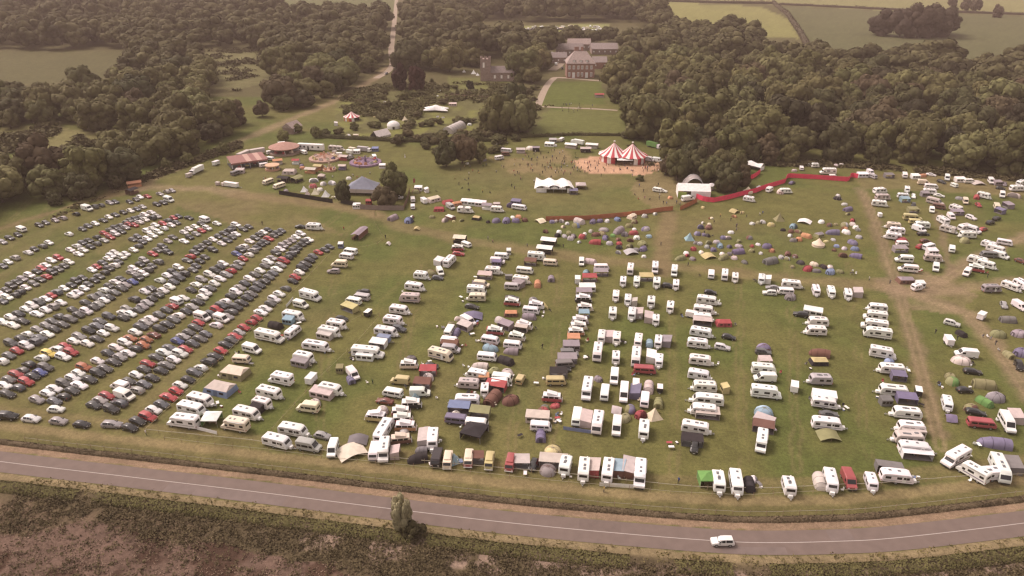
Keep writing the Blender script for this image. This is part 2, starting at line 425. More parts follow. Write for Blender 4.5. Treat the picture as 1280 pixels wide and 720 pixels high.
# ------------------------------------------------------------------ vegetation
def quads(cent, nrm, size, rng, stretch=1.0):
    n = len(cent); r = rng.normal(size=(n, 3)); N = nrm / (np.linalg.norm(nrm, axis=1, keepdims=True) + 1e-9)
    T = np.cross(N, r); T /= np.linalg.norm(T, axis=1, keepdims=True) + 1e-9; B = np.cross(N, T)
    s = size * rng.uniform(.6, 1.3, (n, 1)) * .5; s2 = s * stretch
    V = np.stack([cent - T * s - B * s2 * .7, cent + T * s * .8 - B * s2, cent + T * s + B * s2 * .7, cent - T * s * .8 + B * s2], 1).reshape(-1, 3)
    return V, np.arange(4 * n).reshape(n, 4)
def sphere_quads(c, r, nu=8, nv=5):
    th = np.linspace(0, math.pi, nv + 1); ph = np.linspace(0, 2 * math.pi, nu, endpoint=False)
    P = np.array([[math.sin(t_) * math.cos(p), math.sin(t_) * math.sin(p), math.cos(t_)] for t_ in th for p in ph]) * r + c
    F = [(i * nu + j, (i + 1) * nu + j, (i + 1) * nu + (j + 1) % nu, i * nu + (j + 1) % nu) for i in range(nv) for j in range(nu)]
    return P, np.array(F)
def crown_np(seed, nl, per, size, flat=1.0, core=True):
    rng = np.random.default_rng(seed); Vs = []; Fs = []; n0 = 0
    def put(V, Fq):
        nonlocal n0
        Vs.append(V); Fs.append(Fq + n0); n0 += len(V)
    lob = [(np.array([0, 0, 0.05]), .62)]
    tries = 0
    while len(lob) < nl and tries < 4000:
        tries += 1
        d = rng.normal(size=3); d /= np.linalg.norm(d)
        if d[2] < -.85: continue
        c = d * rng.uniform(.5, .8) * np.array([1, 1, .85 * flat]); r = rng.uniform(.2, .4)
        if all(np.linalg.norm(c - q) > .26 for q, _ in lob[1:]): lob.append((c, r))
    for c, r in lob:
        if core: put(*sphere_quads(c, r * .93, 9, 6))
        k = int(per * (r / .32) ** 2 * (.5 if r > .5 else 1))
        d = rng.normal(size=(k, 3)); d /= np.linalg.norm(d, axis=1, keepdims=True)
        d = d[d[:, 2] > -.6]
        P = c + d * r * rng.uniform(.92, 1.1, (len(d), 1))
        put(*quads(P, d + rng.normal(size=d.shape) * .24, size, rng))
    return np.concatenate(Vs), np.concatenate(Fs)
CROWN = [np_mesh('crown', *crown_np(100 + k, 22 + 3 * k, 85, .105, (1.0, 1.15, .9, 1.25, 1.05, .95)[k]), ['foliage']) for k in range(6)]
LOW = [crown_np(200 + k, 15 + 2 * k, 38, .16, (1.0, 1.15, .9, 1.1)[k]) for k in range(4)]
def trunk_mesh(seed):
    r_ = random.Random(seed); mb = MB()
    mb.tube((0, 0, -.05), (0.02, 0, .34), .03, 'bark', 8, .021)
    for k in range(4):
        a = k * 1.57 + r_.uniform(-.4, .4)
        mb.tube((.02, 0, .3), (.2 * math.cos(a), .2 * math.sin(a), .55 + r_.uniform(-.05, .1)), .014, 'bark', 5, .006)
    return mb.mesh('trunk')
TRUNK = [trunk_mesh(k) for k in range(3)]
LEAF = [((.094, .086, .036), 'olive green'), ((.066, .062, .029), 'dark green'), ((.135, .124, .054), 'light green'), ((.084, .063, .036), 'brownish green'), ((.114, .102, .043), 'yellowish green'), ((.05, .044, .024), 'very dark green')]
TREES = []
def tree(x, y, h, w, ci=None, name='broadleaf_tree', kv=None, col=None):
    r = obj(name, None, None, (x, y, 0), rnd.uniform(0, 6.28)); r.empty_display_size = 1
    k = rnd.randrange(6) if kv is None else kv
    ci = rnd.choices(range(6), (4, 3, 3, 2, 3, 1))[0] if ci is None else ci
    c = jit(col or LEAF[ci][0], .15)
    rz = h * .55
    obj('trunk', TRUNK[k % 3], r, scale=(h, h, h))
    obj('crown', CROWN[k], r, (0, 0, h - rz * 1.0), color=c, scale=(w / 2, w / 2, rz))
    return r, LEAF[ci][1]

def poisson(poly_px, spacing, grow=True, seed=0):
    """tree bases spread over a patch of ground that is given by the pixels of its corners"""
    W = W2(poly_px); rg = random.Random(seed); A = np.array(W)
    x0, y0 = A.min(0); x1, y1 = A.max(0); out = []
    cell = spacing; grid = {}
    N = int((x1 - x0) * (y1 - y0) / spacing ** 2 * 5)
    P = np.column_stack([nrx := np.random.default_rng(seed).uniform(x0, x1, N), np.random.default_rng(seed + 1).uniform(y0, y1, N)])
    ok = inpoly(P[:, 0], P[:, 1], W) > .5
    for x, y in P[ok]:
        k = 1 + max(0, (y - 380) / 700) * .5 if grow else 1
        s = spacing * k * 1.12; g = (int(x // cell), int(y // cell)); bad = False
        for i in range(-2, 3):
            for j in range(-2, 3):
                for q in grid.get((g[0] + i, g[1] + j), ()):
                    if (q[0] - x) ** 2 + (q[1] - y) ** 2 < s * s: bad = True; break
                if bad: break
            if bad: break
        if not bad: out.append((x, y, k)); grid.setdefault(g, []).append((x, y))
    return out
WOODS = [
 ('the left-hand wood', [(-60, 300), (-60, 240), (60, 226), (150, 190), (240, 162), (330, 140), (350, 112), (338, 72), (345, 34), (490, 28), (485, 58), (468, 88), (414, 121), (300, 171), (205, 203), (150, 231), (60, 262)], 12),
 ('the far left wood', [(-60, 20), (-60, 62), (150, 62), (180, 70), (190, 58), (330, 62), (345, 34), (345, 18), (230, 14), (-60, 14)], 15),
 ('the left field copse', [(-60, 130), (-60, 164), (60, 160), (165, 168), (240, 160), (262, 118), (258, 76), (190, 66), (160, 104), (90, 122)], 12.5),
 ('the right-hand wood', [(768, 100), (766, 126), (786, 150), (806, 164), (808, 190), (870, 206), (930, 200), (1000, 204), (1060, 202), (1160, 212), (1330, 224), (1330, 112), (1250, 92), (1100, 84), (1000, 80), (955, 66), (900, 52), (830, 46), (780, 62)], 13),
 ('the church wood', [(502, 22), (500, 84), (540, 92), (585, 90), (600, 76), (640, 66), (640, 58), (600, 54), (585, 30)], 14),
 ('the mansion tree belt', [(560, 14), (560, 27), (700, 27), (790, 27), (835, 44), (820, 22), (790, 14)], 14),
 ('the hedge wood', [(600, 56), (690, 56), (690, 63), (640, 64), (600, 61)], 12), ('the yard wood', [(704, 51), (764, 51), (764, 57), (704, 57)], 12),
 ('the mansion copse', [(640, 70), (688, 66), (678, 96), (664, 106), (645, 100)], 11)]
cand = []
TW = np.array(spline(W2([(60, 268), (165, 240), (205, 216), (300, 176), (420, 126), (470, 97), (486, 84)]), 30))
lpx = np.array([(-40, 497), (-20, 497), (6, 495), (36, 492), (62, 489), (78, 491), (88, 488)], float)
def pixel(x, y):
    dep = y * cp + CAM_H * sp; return 640 + F * x / dep, 360 - F * (y * sp - CAM_H * cp) / dep
def on_lane(x, y):
    a, b = pixel(x, y); return b < 92 and abs(a - np.interp(b, lpx[:, 0], lpx[:, 1])) < (17 if b > 20 else 12)
for wi, (nm, poly, spc) in enumerate(WOODS):
    for x, y, k in poisson(poly, spc, seed=40 + wi):
      if not on_lane(x, y) and np.min(np.hypot(TW[:, 0] - x, TW[:, 1] - y)) > 11: cand.append((math.hypot(x, y) / k, x, y, k, wi))
cand.sort()
NTREE = 270
ranked = {}
for d, x, y, k, wi in cand[:NTREE]:
    q_ = rnd.random(); h = (11 + 12 * q_) * k * (1.1 if wi == 3 else 1); w = (12 + 16 * q_ + rnd.uniform(-2, 2)) * k
    if wi in (6, 7): h *= .7; w *= .8
    a_, b2 = pixel(x, y); light = (wi == 3 and a_ < 905) or (wi == 0 and a_ > 335 and b2 < 130) or wi in (4, 8)
    o, cn = tree(x, y, h, w, rnd.choice([2, 4, 0, 4]) if light and rnd.random() < .75 else None)
    ranked.setdefault(wi, []).append((x, y, o, cn, h))
    tag(o, cat='tree', group='trees of ' + WOODS[wi][0])
ORD = ['', 'first', 'second', 'third', 'fourth', 'fifth', 'sixth', 'seventh', 'eighth', 'ninth', 'tenth', 'eleventh', 'twelfth', 'thirteenth', 'fourteenth', 'fifteenth', 'sixteenth', 'seventeenth', 'eighteenth', 'nineteenth', 'twentieth']
def ordn(n):
    if n <= 20: return ORD[n]
    s = 'th' if 10 <= n % 100 <= 20 else {1: 'st', 2: 'nd', 3: 'rd'}.get(n % 10, 'th')
    return f'{n}{s}'
for wi, L in ranked.items():
    L.sort(key=lambda q: math.hypot(q[0], q[1]))
    nb = max(1, round(len(L) / 14)); per = math.ceil(len(L) / nb)
    for b_ in range(nb):
        row = sorted(L[b_ * per:(b_ + 1) * per], key=lambda q: q[0] / q[1])
        for i, (x, y, o, cn, h) in enumerate(row):
            rank = 'front rank' if b_ == 0 else f'{ordn(b_ + 1)} rank'
            o['label'] = f'{cn} tree, {ordn(i + 1)} from left in {rank} of {WOODS[wi][0]}'
# the rest of the woods reads as one mass of crowns
Vs, Fs, n0 = [], [], 0
for d, x, y, k, wi in cand[NTREE:]:
    V, Fq = LOW[rnd.randrange(4)]; q_ = rnd.random(); h = (12 + 12 * q_) * k; w = (13 + 16 * q_ + rnd.uniform(-2, 2)) * k; f_ = .72 if wi in (6, 7) else 1; h *= f_; w *= f_; a = rnd.uniform(0, 6.28); rz = h * .5
    X = (V[:, 0] * math.cos(a) - V[:, 1] * math.sin(a)) * w / 2 + x; Y = (V[:, 0] * math.sin(a) + V[:, 1] * math.cos(a)) * w / 2 + y
    Vs.append(np.column_stack([X, Y, V[:, 2] * rz + h - rz * .95])); Fs.append(Fq + n0); n0 += len(V)
mat('far_foliage', (.085, .075, .035), rough=.8, island=.25, noise=.55, nscale=.05, spec=.12)
tag(obj('woodland', np_mesh('woodland', np.concatenate(Vs), np.concatenate(Fs), ['far_foliage'])), label='dense mass of broadleaf crowns filling the woods round the festival field', cat='woodland', kind='stuff')
print('trees', len(cand), 'mass', len(cand) - NTREE)

def lone(px, py, h, w, label, ci=0, name='broadleaf_tree', col=None, kv=None, group=None):
    p = at(px, py); o, _ = tree(p[0], p[1], h, w, ci, name, kv, col); return tag(o, label, 'tree', group)
lone(622, 166, 26, 24, 'broad olive tree left of a pair by the lawn, over the stalls', 0, kv=0)
lone(650, 166, 25, 23, 'broad light green tree right of a pair beside the lower lawn', 2, kv=2)
lone(640, 158, 29, 22, 'tallest dark green tree standing behind the pair by the lower lawn', 1, kv=4)
lone(494, 246, 15, 14, 'light olive tree right of the blue marquee, taller of two', 0, kv=1)
lone(480, 258, 10, 12, 'low brownish tree in front of the olive tree by the blue marquee', 3, kv=0)
lone(430, 252, 9.5, 7, 'small dark tree between the white tents and the blue marquee', 1, kv=3)
lone(558, 208, 15, 13, 'dark tree left of two in the middle of the festival field', 1, kv=0)
lone(578, 204, 17, 15, 'brownish tree right of two in the middle of the festival field', 3, kv=2)
lone(600, 200, 10, 9, 'small light green tree right of the two field trees', 2, kv=1)
lone(500, 112, 20, 14, 'dark copper-leaved round tree left of two by the lane', 3, 'copper_beech', (.045, .021, .018), 1)
lone(521, 114, 19, 13.5, 'dark copper-leaved round tree right of two by the lane', 3, 'copper_beech', (.045, .021, .018), 3)
lone(588, 113, 8, 6.5, 'small round dark evergreen on the grass before the church', 5, 'yew_tree', (.022, .022, .012), 4)
for q, (x, y, h, w) in enumerate([(846, 226, 17, 14), (868, 222, 15, 14), (836, 218, 11, 10), (888, 228, 14, 13), (908, 240, 15, 13), (922, 232, 12, 12), (900, 222, 14, 14), (862, 212, 16, 14), (884, 212, 17, 14), (918, 214, 13, 12), (940, 202, 12, 11), (960, 204, 11, 11), (985, 203, 10, 10)]):
    lone(x, y, h, w, f'{["light", "dark", "olive"][q % 3]} tree of the clump by the white stage tent, {ordn(sorted([846,868,836,888,908,922,900,862,884,918,940,960,985]).index(x) + 1)} from the big top', [0, 1, 3][q % 3], group='trees by the white stage tent')
for q, (x, y, h, w) in enumerate([(1100, 44, 29, 30), (1124, 46, 34, 34), (1146, 47, 36, 34), (1168, 46, 35, 34), (1178, 43, 27, 30)]):
    lone(x, y, h * 1.02, w * 1.22, f'dark tree of the lone clump in the far field, {ordn(q + 1)} from the left', 3, group='clump in the far field', col=(.062, .046, .034))
for q, (x, y, h, w) in enumerate([(1206, 13, 20, 16), (1219, 15, 22, 18), (1246, 22, 18, 16), (1190, 8, 15, 16)]):
    lone(x, y, h, w, ['pale round hedgerow tree left of two at the far hedge', 'pale tree on a clear trunk right of two at the far hedge', 'single round tree standing alone beyond the far clump', 'low hedgerow tree just behind the far clump'][q], 4, col=(.085, .066, .045))
for q, (x, y, h, w) in enumerate([(164, 220, 8, 8), (146, 236, 7, 7.5), (235, 205, 7, 7), (280, 192, 7, 7), (210, 212, 6, 6), (96, 250, 6.5, 7), (70, 256, 6, 7), (354, 176, 7, 7), (395, 172, 7.5, 7), (372, 166, 6, 7)]):
    lone(x, y, h, w, f'small round {["pale", "dark"][q in (1, 5, 6)]} tree on the edge of the farm track, {ordn(sorted([164,146,235,280,210,96,70,354,395,372]).index(x) + 1)} from the left', 2 if q not in (1, 5, 6) else 1, 'small_tree', group='small trees along the farm track')
# bushes of the garden
BUSH = [np_mesh('bush', *crown_np(300 + k, 11, 90, .17, .9), ['foliage']) for k in range(3)]
def bush(px, py, w, h, ci=1, name='bush', z=0):
    p = at(px, py); o = obj(name, BUSH[rnd.randrange(3)], None, (p[0], p[1], h * .34), rnd.uniform(0, 6), jit(tuple(.5 * q + .5 * r_ for q, r_ in zip(LEAF[ci][0], (.11, .1, .045))), .2), (w / 2 * rnd.uniform(.9, 1.3), w / 2, h * .52))
    return o
gb = [(424, 168, 6, 5), (408, 170, 7, 5), (443, 160, 5, 5), (450, 133, 6, 5), (470, 137, 7, 6), (486, 134, 7, 6), (462, 122, 6, 5), (480, 118, 8, 6), (505, 124, 9, 8), (506, 136, 8, 6), (478, 152, 8, 6), (472, 160, 6, 5), (522, 146, 7, 5), (528, 158, 6, 4), (547, 112, 7, 5), (558, 110, 7, 5), (568, 111, 6, 4), (540, 104, 5, 5), (497, 178, 8, 6), (510, 172, 9, 6), (522, 176, 8, 5), (537, 176, 10, 6), (552, 172, 9, 6), (580, 172, 9, 6), (594, 174, 10, 7), (605, 172, 8, 6), (645, 176, 6, 5), (532, 186, 7, 5), (546, 192, 7, 5), (614, 192, 4, 4), (600, 205, 2.5, 2.5), (587, 118, 5, 3), (562, 118, 8, 3), (668, 112, 8, 5), (668, 126, 5, 4), (660, 118, 8, 6), (800, 226, 4, 4), (790, 186, 5, 4), (798, 168, 8, 7), (784, 172, 9, 6), (812, 176, 9, 8)]
rb = random.Random(5)
gb += [(rb.uniform(430, 660), rb.uniform(112, 168), rb.uniform(4, 9), rb.uniform(2.5, 6)) for _ in range(60)] + [(rb.uniform(495, 625), rb.uniform(172, 190), rb.uniform(6, 10), rb.uniform(4, 7)) for _ in range(12)]
gb = [g for g in gb if not any(abs(g[0] - a) < c and abs(g[1] - b) < 6 for a, b, c in ((545, 139, 20), (492, 160, 11), (476, 170, 14), (440, 149, 12), (568, 162, 18), (506, 149, 6)))]
for x, y, w, h in gb:
    cn = rnd.choice([0, 1, 3, 0]); item(bush(x, y, w, h, cn), LEAF[cn][1] + ' garden bush', 'bush', x, y, 'bushes of the estate garden', 'in the garden below the church')
# hedges: leafy strips, one thing per hedge
def hedge(name, pts, w, h, size, dens, col, label, cat='hedge', kind=None, gaps=0, seed=1, world=False, core=True):
    # gaps: share of the run that has died back
    P = np.array(pts if world else [at(*p)[:2] for p in pts]); rng = np.random.default_rng(seed)
    seg = np.diff(P, axis=0); L = np.hypot(seg[:, 0], seg[:, 1]); cum = np.concatenate([[0], np.cumsum(L)]); tot = cum[-1]
    n = int(tot * dens); s = rng.uniform(0, tot, n); s = s[vnoise(s, s * 0, 9, seed + 50) > gaps]; n = len(s); k = np.clip(np.searchsorted(cum, s) - 1, 0, len(L) - 1); f = (s - cum[k]) / L[k]
    base = P[k] + seg[k] * f[:, None]; nrm = np.column_stack([-seg[k][:, 1], seg[k][:, 0]]) / L[k][:, None]
    hv = h * (.65 + .6 * vnoise(s, s * 0, 2.2, seed) * .9)
    a = rng.uniform(0, math.pi, n); off = np.cos(a) * w / 2; z = np.sin(a) * hv
    cen = np.column_stack([base + nrm * off[:, None], z]); nor = np.column_stack([nrm * np.cos(a)[:, None], np.sin(a) + .2]) + rng.normal(size=(n, 3)) * .4
    V, Fq = quads(cen, nor, size, rng)
    if core:
        sm_ = np.linspace(0, tot, max(2, int(tot / 1.5))); kk = np.clip(np.searchsorted(cum, sm_) - 1, 0, len(L) - 1); ff = (sm_ - cum[kk]) / L[kk]
        bb = P[kk] + seg[kk] * ff[:, None]; nn = np.column_stack([-seg[kk][:, 1], seg[kk][:, 0]]) / L[kk][:, None]
        ring = np.stack([np.column_stack([bb + nn * w * c_ * .42, np.full(len(bb), h * z_)]) for c_, z_ in ((1, 0), (.8, .55), (0, .78), (-.8, .55), (-1, 0))], 1)
        m_, r_ = ring.shape[:2]; I = np.arange(m_ * r_).reshape(m_, r_)
        Fc = np.stack([I[:-1, :-1], I[1:, :-1], I[1:, 1:], I[:-1, 1:]], -1).reshape(-1, 4)
        Fq = np.concatenate([Fq, Fc + len(V)]); V = np.concatenate([V, ring.reshape(-1, 3)])
    o = obj(name, np_mesh(name, V, Fq, ['foliage']), color=col)
    return tag(o, label, cat, None, kind)
hedge('hedge', offset(road_w, 6.1)[20:-20], 1.7, .6, .26, 60, (.13, .098, .06), 'low brown rough hedge bank running along the far side of the road', world=True, seed=3)
hedge('hedge', [(400, 172), (440, 174), (500, 177), (560, 178), (620, 176)], 3, 2.6, .6, 9, (.06, .056, .024), 'dark hedge below the garden, behind the fairground rides', seed=4)
hedge('hedge', [(648, 172), (720, 169), (800, 170)], 2.5, 2.0, .6, 9, (.075, .066, .028), 'low hedge along the bottom of the lower lawn', seed=5)
hedge('hedge', [(974, 6), (1060, 10), (1120, 13), (1200, 16), (1290, 19), (1400, 22)], 5, 4, 1.2, 3, (.07, .054, .04), 'long thin hedge crossing the far field behind the tree clump', seed=6)
hedge('hedge', [(966, 4), (985, 20), (1000, 42), (1010, 60)], 6, 6, 1.2, 4, (.075, .06, .038), 'tall ragged hedge between the pale field and the dark field', seed=7)
hedge('hedge', [(800, 1), (900, 4), (970, 5)], 6, 5, 1.2, 4, (.075, .06, .042), 'straight far hedge along the top of the pale field', seed=8)
hedge('hedge', [(1225, 77), (1280, 80), (1400, 84)], 7, 6, 1.2, 4, (.075, .055, .038), 'reddish far hedge above the wood at the field corner', seed=9)
hedge('hedge', [(-60, 13), (100, 12), (200, 11), (340, 14)], 8, 8, 1.4, 4, (.075, .058, .045), 'dark far hedge below the pale top field', seed=10)
hedge('hedge', [(560, 119), (590, 121), (640, 123)], 2, 1.6, .6, 9, (.09, .06, .04), 'low brown hedge below the churchyard grass', seed=12)
# rough ground below the road: rank green edge, scrub and dead reed
hedge('undergrowth', offset(road_w, -7.2)[14:-14], 3.4, 1.0, .28, 90, (.115, .102, .04), 'rank green growth along the near edge of the road', 'undergrowth', 'stuff', .26, seed=13, world=True, core=False)
def scatter_cover(name, n, cond, size, col, hmax, label, seed):
    rng = np.random.default_rng(seed); X = rng.uniform(-105, 105, n); Y = rng.uniform(74, 135, n)
    ry_ = np.interp(X, rp[:, 0], rp[:, 1]); dd = ry_ - Y; k = cond(X, Y, dd, rng); X, Y = X[k], Y[k]
    m = 8; cen = np.column_stack([np.repeat(X, m), np.repeat(Y, m), np.zeros(len(X) * m)])
    cl = .5 + vnoise(X, Y, 4.0, seed) ; hh = np.repeat(hmax * cl, m)
    cen[:, :2] += rng.normal(size=(len(cen), 2)) * .38; cen[:, 2] = rng.uniform(.02, 1, len(cen)) * hh
    V, Fq = quads(cen, rng.normal(size=cen.shape) * .6 + np.array([0, 0, .8]), size, rng, 1.5)
    return tag(obj(name, np_mesh(name, V, Fq, ['foliage']), color=col), label, 'scrub', None, 'stuff')
def rough(name, polys, n, size, hmax, col, label, seed, keep=.45):
    '''tussocks and low scrub over patches of rough ground'''
    rng = np.random.default_rng(seed); Xs, Ys = [], []
    for poly in polys:
        W = np.array(W2(poly)); X = rng.uniform(W[:, 0].min(), W[:, 0].max(), n); Y = rng.uniform(W[:, 1].min(), W[:, 1].max(), n)
        k = (inpoly(X, Y, [tuple(q) for q in W]) > .5) & (fbm(X, Y, 22, seed) > keep); Xs.append(X[k]); Ys.append(Y[k])
    X, Y = np.concatenate(Xs), np.concatenate(Ys); m = 7
    cen = np.column_stack([np.repeat(X, m), np.repeat(Y, m), np.zeros(len(X) * m)]); cl = .3 + 1.2 * vnoise(X, Y, 9.0, seed)
    cen[:, :2] += rng.normal(size=(len(cen), 2)) * size * 1.1; cen[:, 2] = rng.uniform(.05, 1, len(cen)) * np.repeat(hmax * cl, m)
    V, Fq = quads(cen, rng.normal(size=cen.shape) * .5 + np.array([0, 0, .8]), size, rng, 1.2)
    return tag(obj(name, np_mesh(name, V, Fq, ['foliage']), color=col), label, 'undergrowth', None, 'stuff')
rough('undergrowth', [[(425, 120), (470, 106), (560, 104), (640, 106), (690, 132), (672, 150), (600, 148), (540, 128), (520, 150), (470, 150), (430, 140)], [(590, 150), (660, 150), (655, 172), (596, 172)]], 5200, 1.1, 1.7, (.105, .094, .04), 'rough shrubby planting over the upper garden', 81, .42)
rough('undergrowth', [[(-60, 158), (60, 158), (165, 168), (160, 180), (40, 190), (-60, 200)], [(246, 62), (336, 60), (342, 104), (300, 116), (258, 108)]], 3600, 1.5, 2.4, (.088, .076, .034), 'scrub creeping over the clearings in the left-hand wood', 82, .5)
rough('undergrowth', [[(60, 276), (150, 238), (210, 208), (300, 178), (300, 186), (212, 216), (160, 234), (70, 270)], [(800, 206), (870, 214), (960, 208), (1060, 210), (1160, 218), (1290, 228), (1290, 220), (1160, 210), (1000, 200), (870, 206)]], 5000, .9, 1.4, (.085, .07, .034), 'low scrub along the edges of the woods', 83, .35)
def inmud(X, Y): return inpoly(X + (fbm(X, Y, 8, 3) - .5) * 6, Y + (fbm(X, Y, 8, 4) - .5) * 6, W2([(-200, 682), (40, 668), (110, 652), (170, 668), (330, 692), (420, 712), (560, 760), (560, 1000), (-300, 1000)])) > .5
scatter_cover('scrub', 34000, lambda X, Y, d, r: (d > 7.5) & (~inmud(X, Y) | (r.random(len(X)) < .22)) & (fbm(X, Y, 5, 61) > .24 + .2 * np.clip((11 - d) / 5, 0, 1) * (X > -45)), .24, (.102, .079, .042), .6, 'brownish green scrub on the rough ground below the road', 61)
scatter_cover('reeds', 14000, lambda X, Y, d, r: (d > 6.5) & (((fbm(X, Y, 5, 62) > .56) & (r.random(len(X)) < .5)) | (inmud(X, Y) & (fbm(X, Y, 4, 64) > .52))), .17, (.22, .155, .11), .3, 'pale dead reed and broken stalks among the scrub', 62)
scatter_cover('grass', 9000, lambda X, Y, d, r: (d > 3.6) & (d < 6.5), .22, (.16, .13, .055), .28, 'pale grass verge between the road and the rank green growth', 63)
p = at(512, 668)
o = bush(516, 668, 5.2, 4.4, 5, 'dark_bush'); tag(o, 'dense dark round bush standing on the near roadside edge', 'bush')
lone(504, 661, 8.2, 4.6, 'pale thin sapling rising behind the dark bush by the road', 4, 'sapling', (.25, .22, .13), 3)
# ------------------------------------------------------------------ vehicles
import mathutils
Vec = mathutils.Vector
def pane(corners, m, off=.015, shrink=.1, name='window'):
    P = [Vec(c) for c in corners]; c = sum(P, Vec()) / 4
    n = (P[2] - P[0]).cross(P[3] - P[1]).normalized()
    P = [c + (p - c) * (1 - shrink) + n * off for p in P]
    return MB().add(P, [(0, 1, 2, 3)], m).mesh(name, weld=False)
def ring(x, w, z0, zb, zr, wr):
    h = [(-w * .9, z0), (-w, z0 + (zb - z0) * .55), (-w * .96, zb), (-wr, zr - .06 * (zr - zb + .2)), (-wr * .6, zr)]
    return [(x, y, z) for y, z in h] + [(x, -y, z) for y, z in reversed(h)]
def wheel_mesh(r, w, nm='wheel'):
    mb = MB(); mb.cyl((0, 0, 0), r, w, 'tyre', 'y', 14)
    mb.cyl((0, 0, 0), r * .62, w + .02, 'rim', 'y', 10); return mb.mesh(nm, weld=False)
WH = {r: wheel_mesh(r, .2) for r in (.31, .34, .36, .3)}
WHB = wheel_mesh(.38, .26)
def lampbox(m, d, nm): return MB().box((0, 0, 0), d, m).mesh(nm)
HEAD = lampbox('lamp', (.06, .34, .16), 'headlight'); TAIL = lampbox('tail', (.06, .22, .26), 'tail_light')
PLATE = lampbox('lamp', (.03, .5, .11), 'number_plate'); MIRROR = lampbox('black', (.12, .18, .14), 'mirror')

def car_proto(L, W, st, ws, rw, sides, wr, wb, zl):
    """st: stations front to back; ws, rw: station index pairs of the screens; sides: station spans of the side glass"""
    rs = [ring(*s) for s in st]
    mb = MB(); mb.rings(rs, 'car_paint', True, True)
    body = mb.mesh('body', True, angle=50); bm = bmesh.new(); bm.from_mesh(body); bmesh.ops.recalc_face_normals(bm, faces=bm.faces); bm.to_mesh(body); bm.free()
    P = [part('body', body, col='body')]
    def q(i, j, a, b): return [rs[i][a], rs[i][b], rs[j][b], rs[j][a]]
    def outward(c, ref):
        n = (Vec(c[2]) - Vec(c[0])).cross(Vec(c[3]) - Vec(c[1]))
        return c if n.dot(Vec(ref)) > 0 else [c[0], c[3], c[2], c[1]]
    P.append(part('windscreen', pane(outward(q(ws[0], ws[1], 3, 6), (1, 0, 1)), 'glass', shrink=.07)))
    P.append(part('rear_window', pane(outward(q(rw[0], rw[1], 3, 6), (-1, 0, 1)), 'glass', shrink=.1)))
    for s_ in (0, 1):
        a, b = ((2, 3), (7, 6))[s_]
        mbw = MB()
        for i, j in sides:
            c = outward(q(i, j, a, b), (0, (-1, 1)[s_], .3)); V = [Vec(k) for k in c]; m_ = sum(V, Vec()) / 4; n = (V[2] - V[0]).cross(V[3] - V[1]).normalized()
            mbw.add([m_ + (k - m_) * .88 + n * .02 for k in V], [(0, 1, 2, 3)], 'glass')
        P.append(part('side_window', mbw.mesh('side_window', weld=False)))
    for x in wb:
        for y in (-W / 2 + .1, W / 2 - .1): P.append(part('wheel', WH[wr], (x, y, wr)))
    hi = [part('headlight', HEAD, (L / 2 - .1, y, zl)) for y in (-W / 2 + .32, W / 2 - .32)]
    hi += [part('tail_light', TAIL, (-L / 2 + .06, y, zl + .12)) for y in (-W / 2 + .22, W / 2 - .22)]
    hi.append(part('number_plate', PLATE, (L / 2 + .005, 0, .42)))
    hi += [part('mirror', MIRROR, (L / 2 - 1.35 * L / 4.1, y, .98)) for y in (-W / 2 - .06, W / 2 + .06)]
    return P, hi
w = .87
CARP = {
 'hatchback': car_proto(4.0, 1.74, [(2.0, w * .8, .3, .58, .62, .6), (1.88, w * .95, .2, .74, .79, .7), (1.0, w, .2, .9, .97, .72), (.25, w, .2, .95, 1.42, .58), (-.4, w, .2, .96, 1.49, .59), (-1.3, w, .2, .97, 1.44, .57), (-1.82, w * .97, .22, .97, 1.08, .66), (-1.98, w * .9, .28, .8, .86, .66)], (3, 2), (5, 6), [(2, 3), (3, 4), (4, 5)], .31, (1.25, -1.25), .68),
 'saloon': car_proto(4.6, 1.8, [(2.3, w * .8, .3, .55, .6, .6), (2.15, w * .96, .2, .72, .77, .72), (1.05, w * 1.02, .2, .88, .95, .74), (.25, w * 1.03, .2, .93, 1.38, .58), (-.45, w * 1.03, .2, .94, 1.43, .59), (-1.1, w * 1.03, .2, .95, 1.36, .56), (-1.65, w * 1.02, .2, .96, 1.02, .68), (-2.2, w * .95, .24, .92, .98, .7), (-2.3, w * .88, .3, .75, .8, .68)], (3, 2), (5, 6), [(2, 3), (3, 4), (4, 5)], .31, (1.4, -1.35), .66),
 'estate car': car_proto(4.6, 1.8, [(2.3, w * .8, .3, .55, .6, .6), (2.15, w * .96, .2, .74, .79, .72), (1.05, w * 1.02, .2, .9, .97, .74), (.3, w * 1.03, .2, .95, 1.42, .58), (-.45, w * 1.03, .2, .96, 1.48, .6), (-1.75, w * 1.03, .2, .97, 1.46, .59), (-2.15, w, .22, .97, 1.1, .68), (-2.3, w * .9, .3, .8, .86, .68)], (3, 2), (5, 6), [(2, 3), (3, 4), (4, 5)], .31, (1.4, -1.35), .68),
 'off-road car': car_proto(4.5, 1.88, [(2.25, w * .85, .42, .72, .8, .66), (2.12, w * 1.0, .3, .92, .99, .74), (1.0, w * 1.07, .3, 1.05, 1.12, .78), (.4, w * 1.08, .3, 1.08, 1.66, .64), (-.4, w * 1.08, .3, 1.09, 1.74, .66), (-1.85, w * 1.08, .3, 1.1, 1.7, .65), (-2.12, w * 1.05, .3, 1.1, 1.26, .74), (-2.25, w * .95, .4, .9, .98, .72)], (3, 2), (5, 6), [(2, 3), (3, 4), (4, 5)], .36, (1.35, -1.35), .84)}

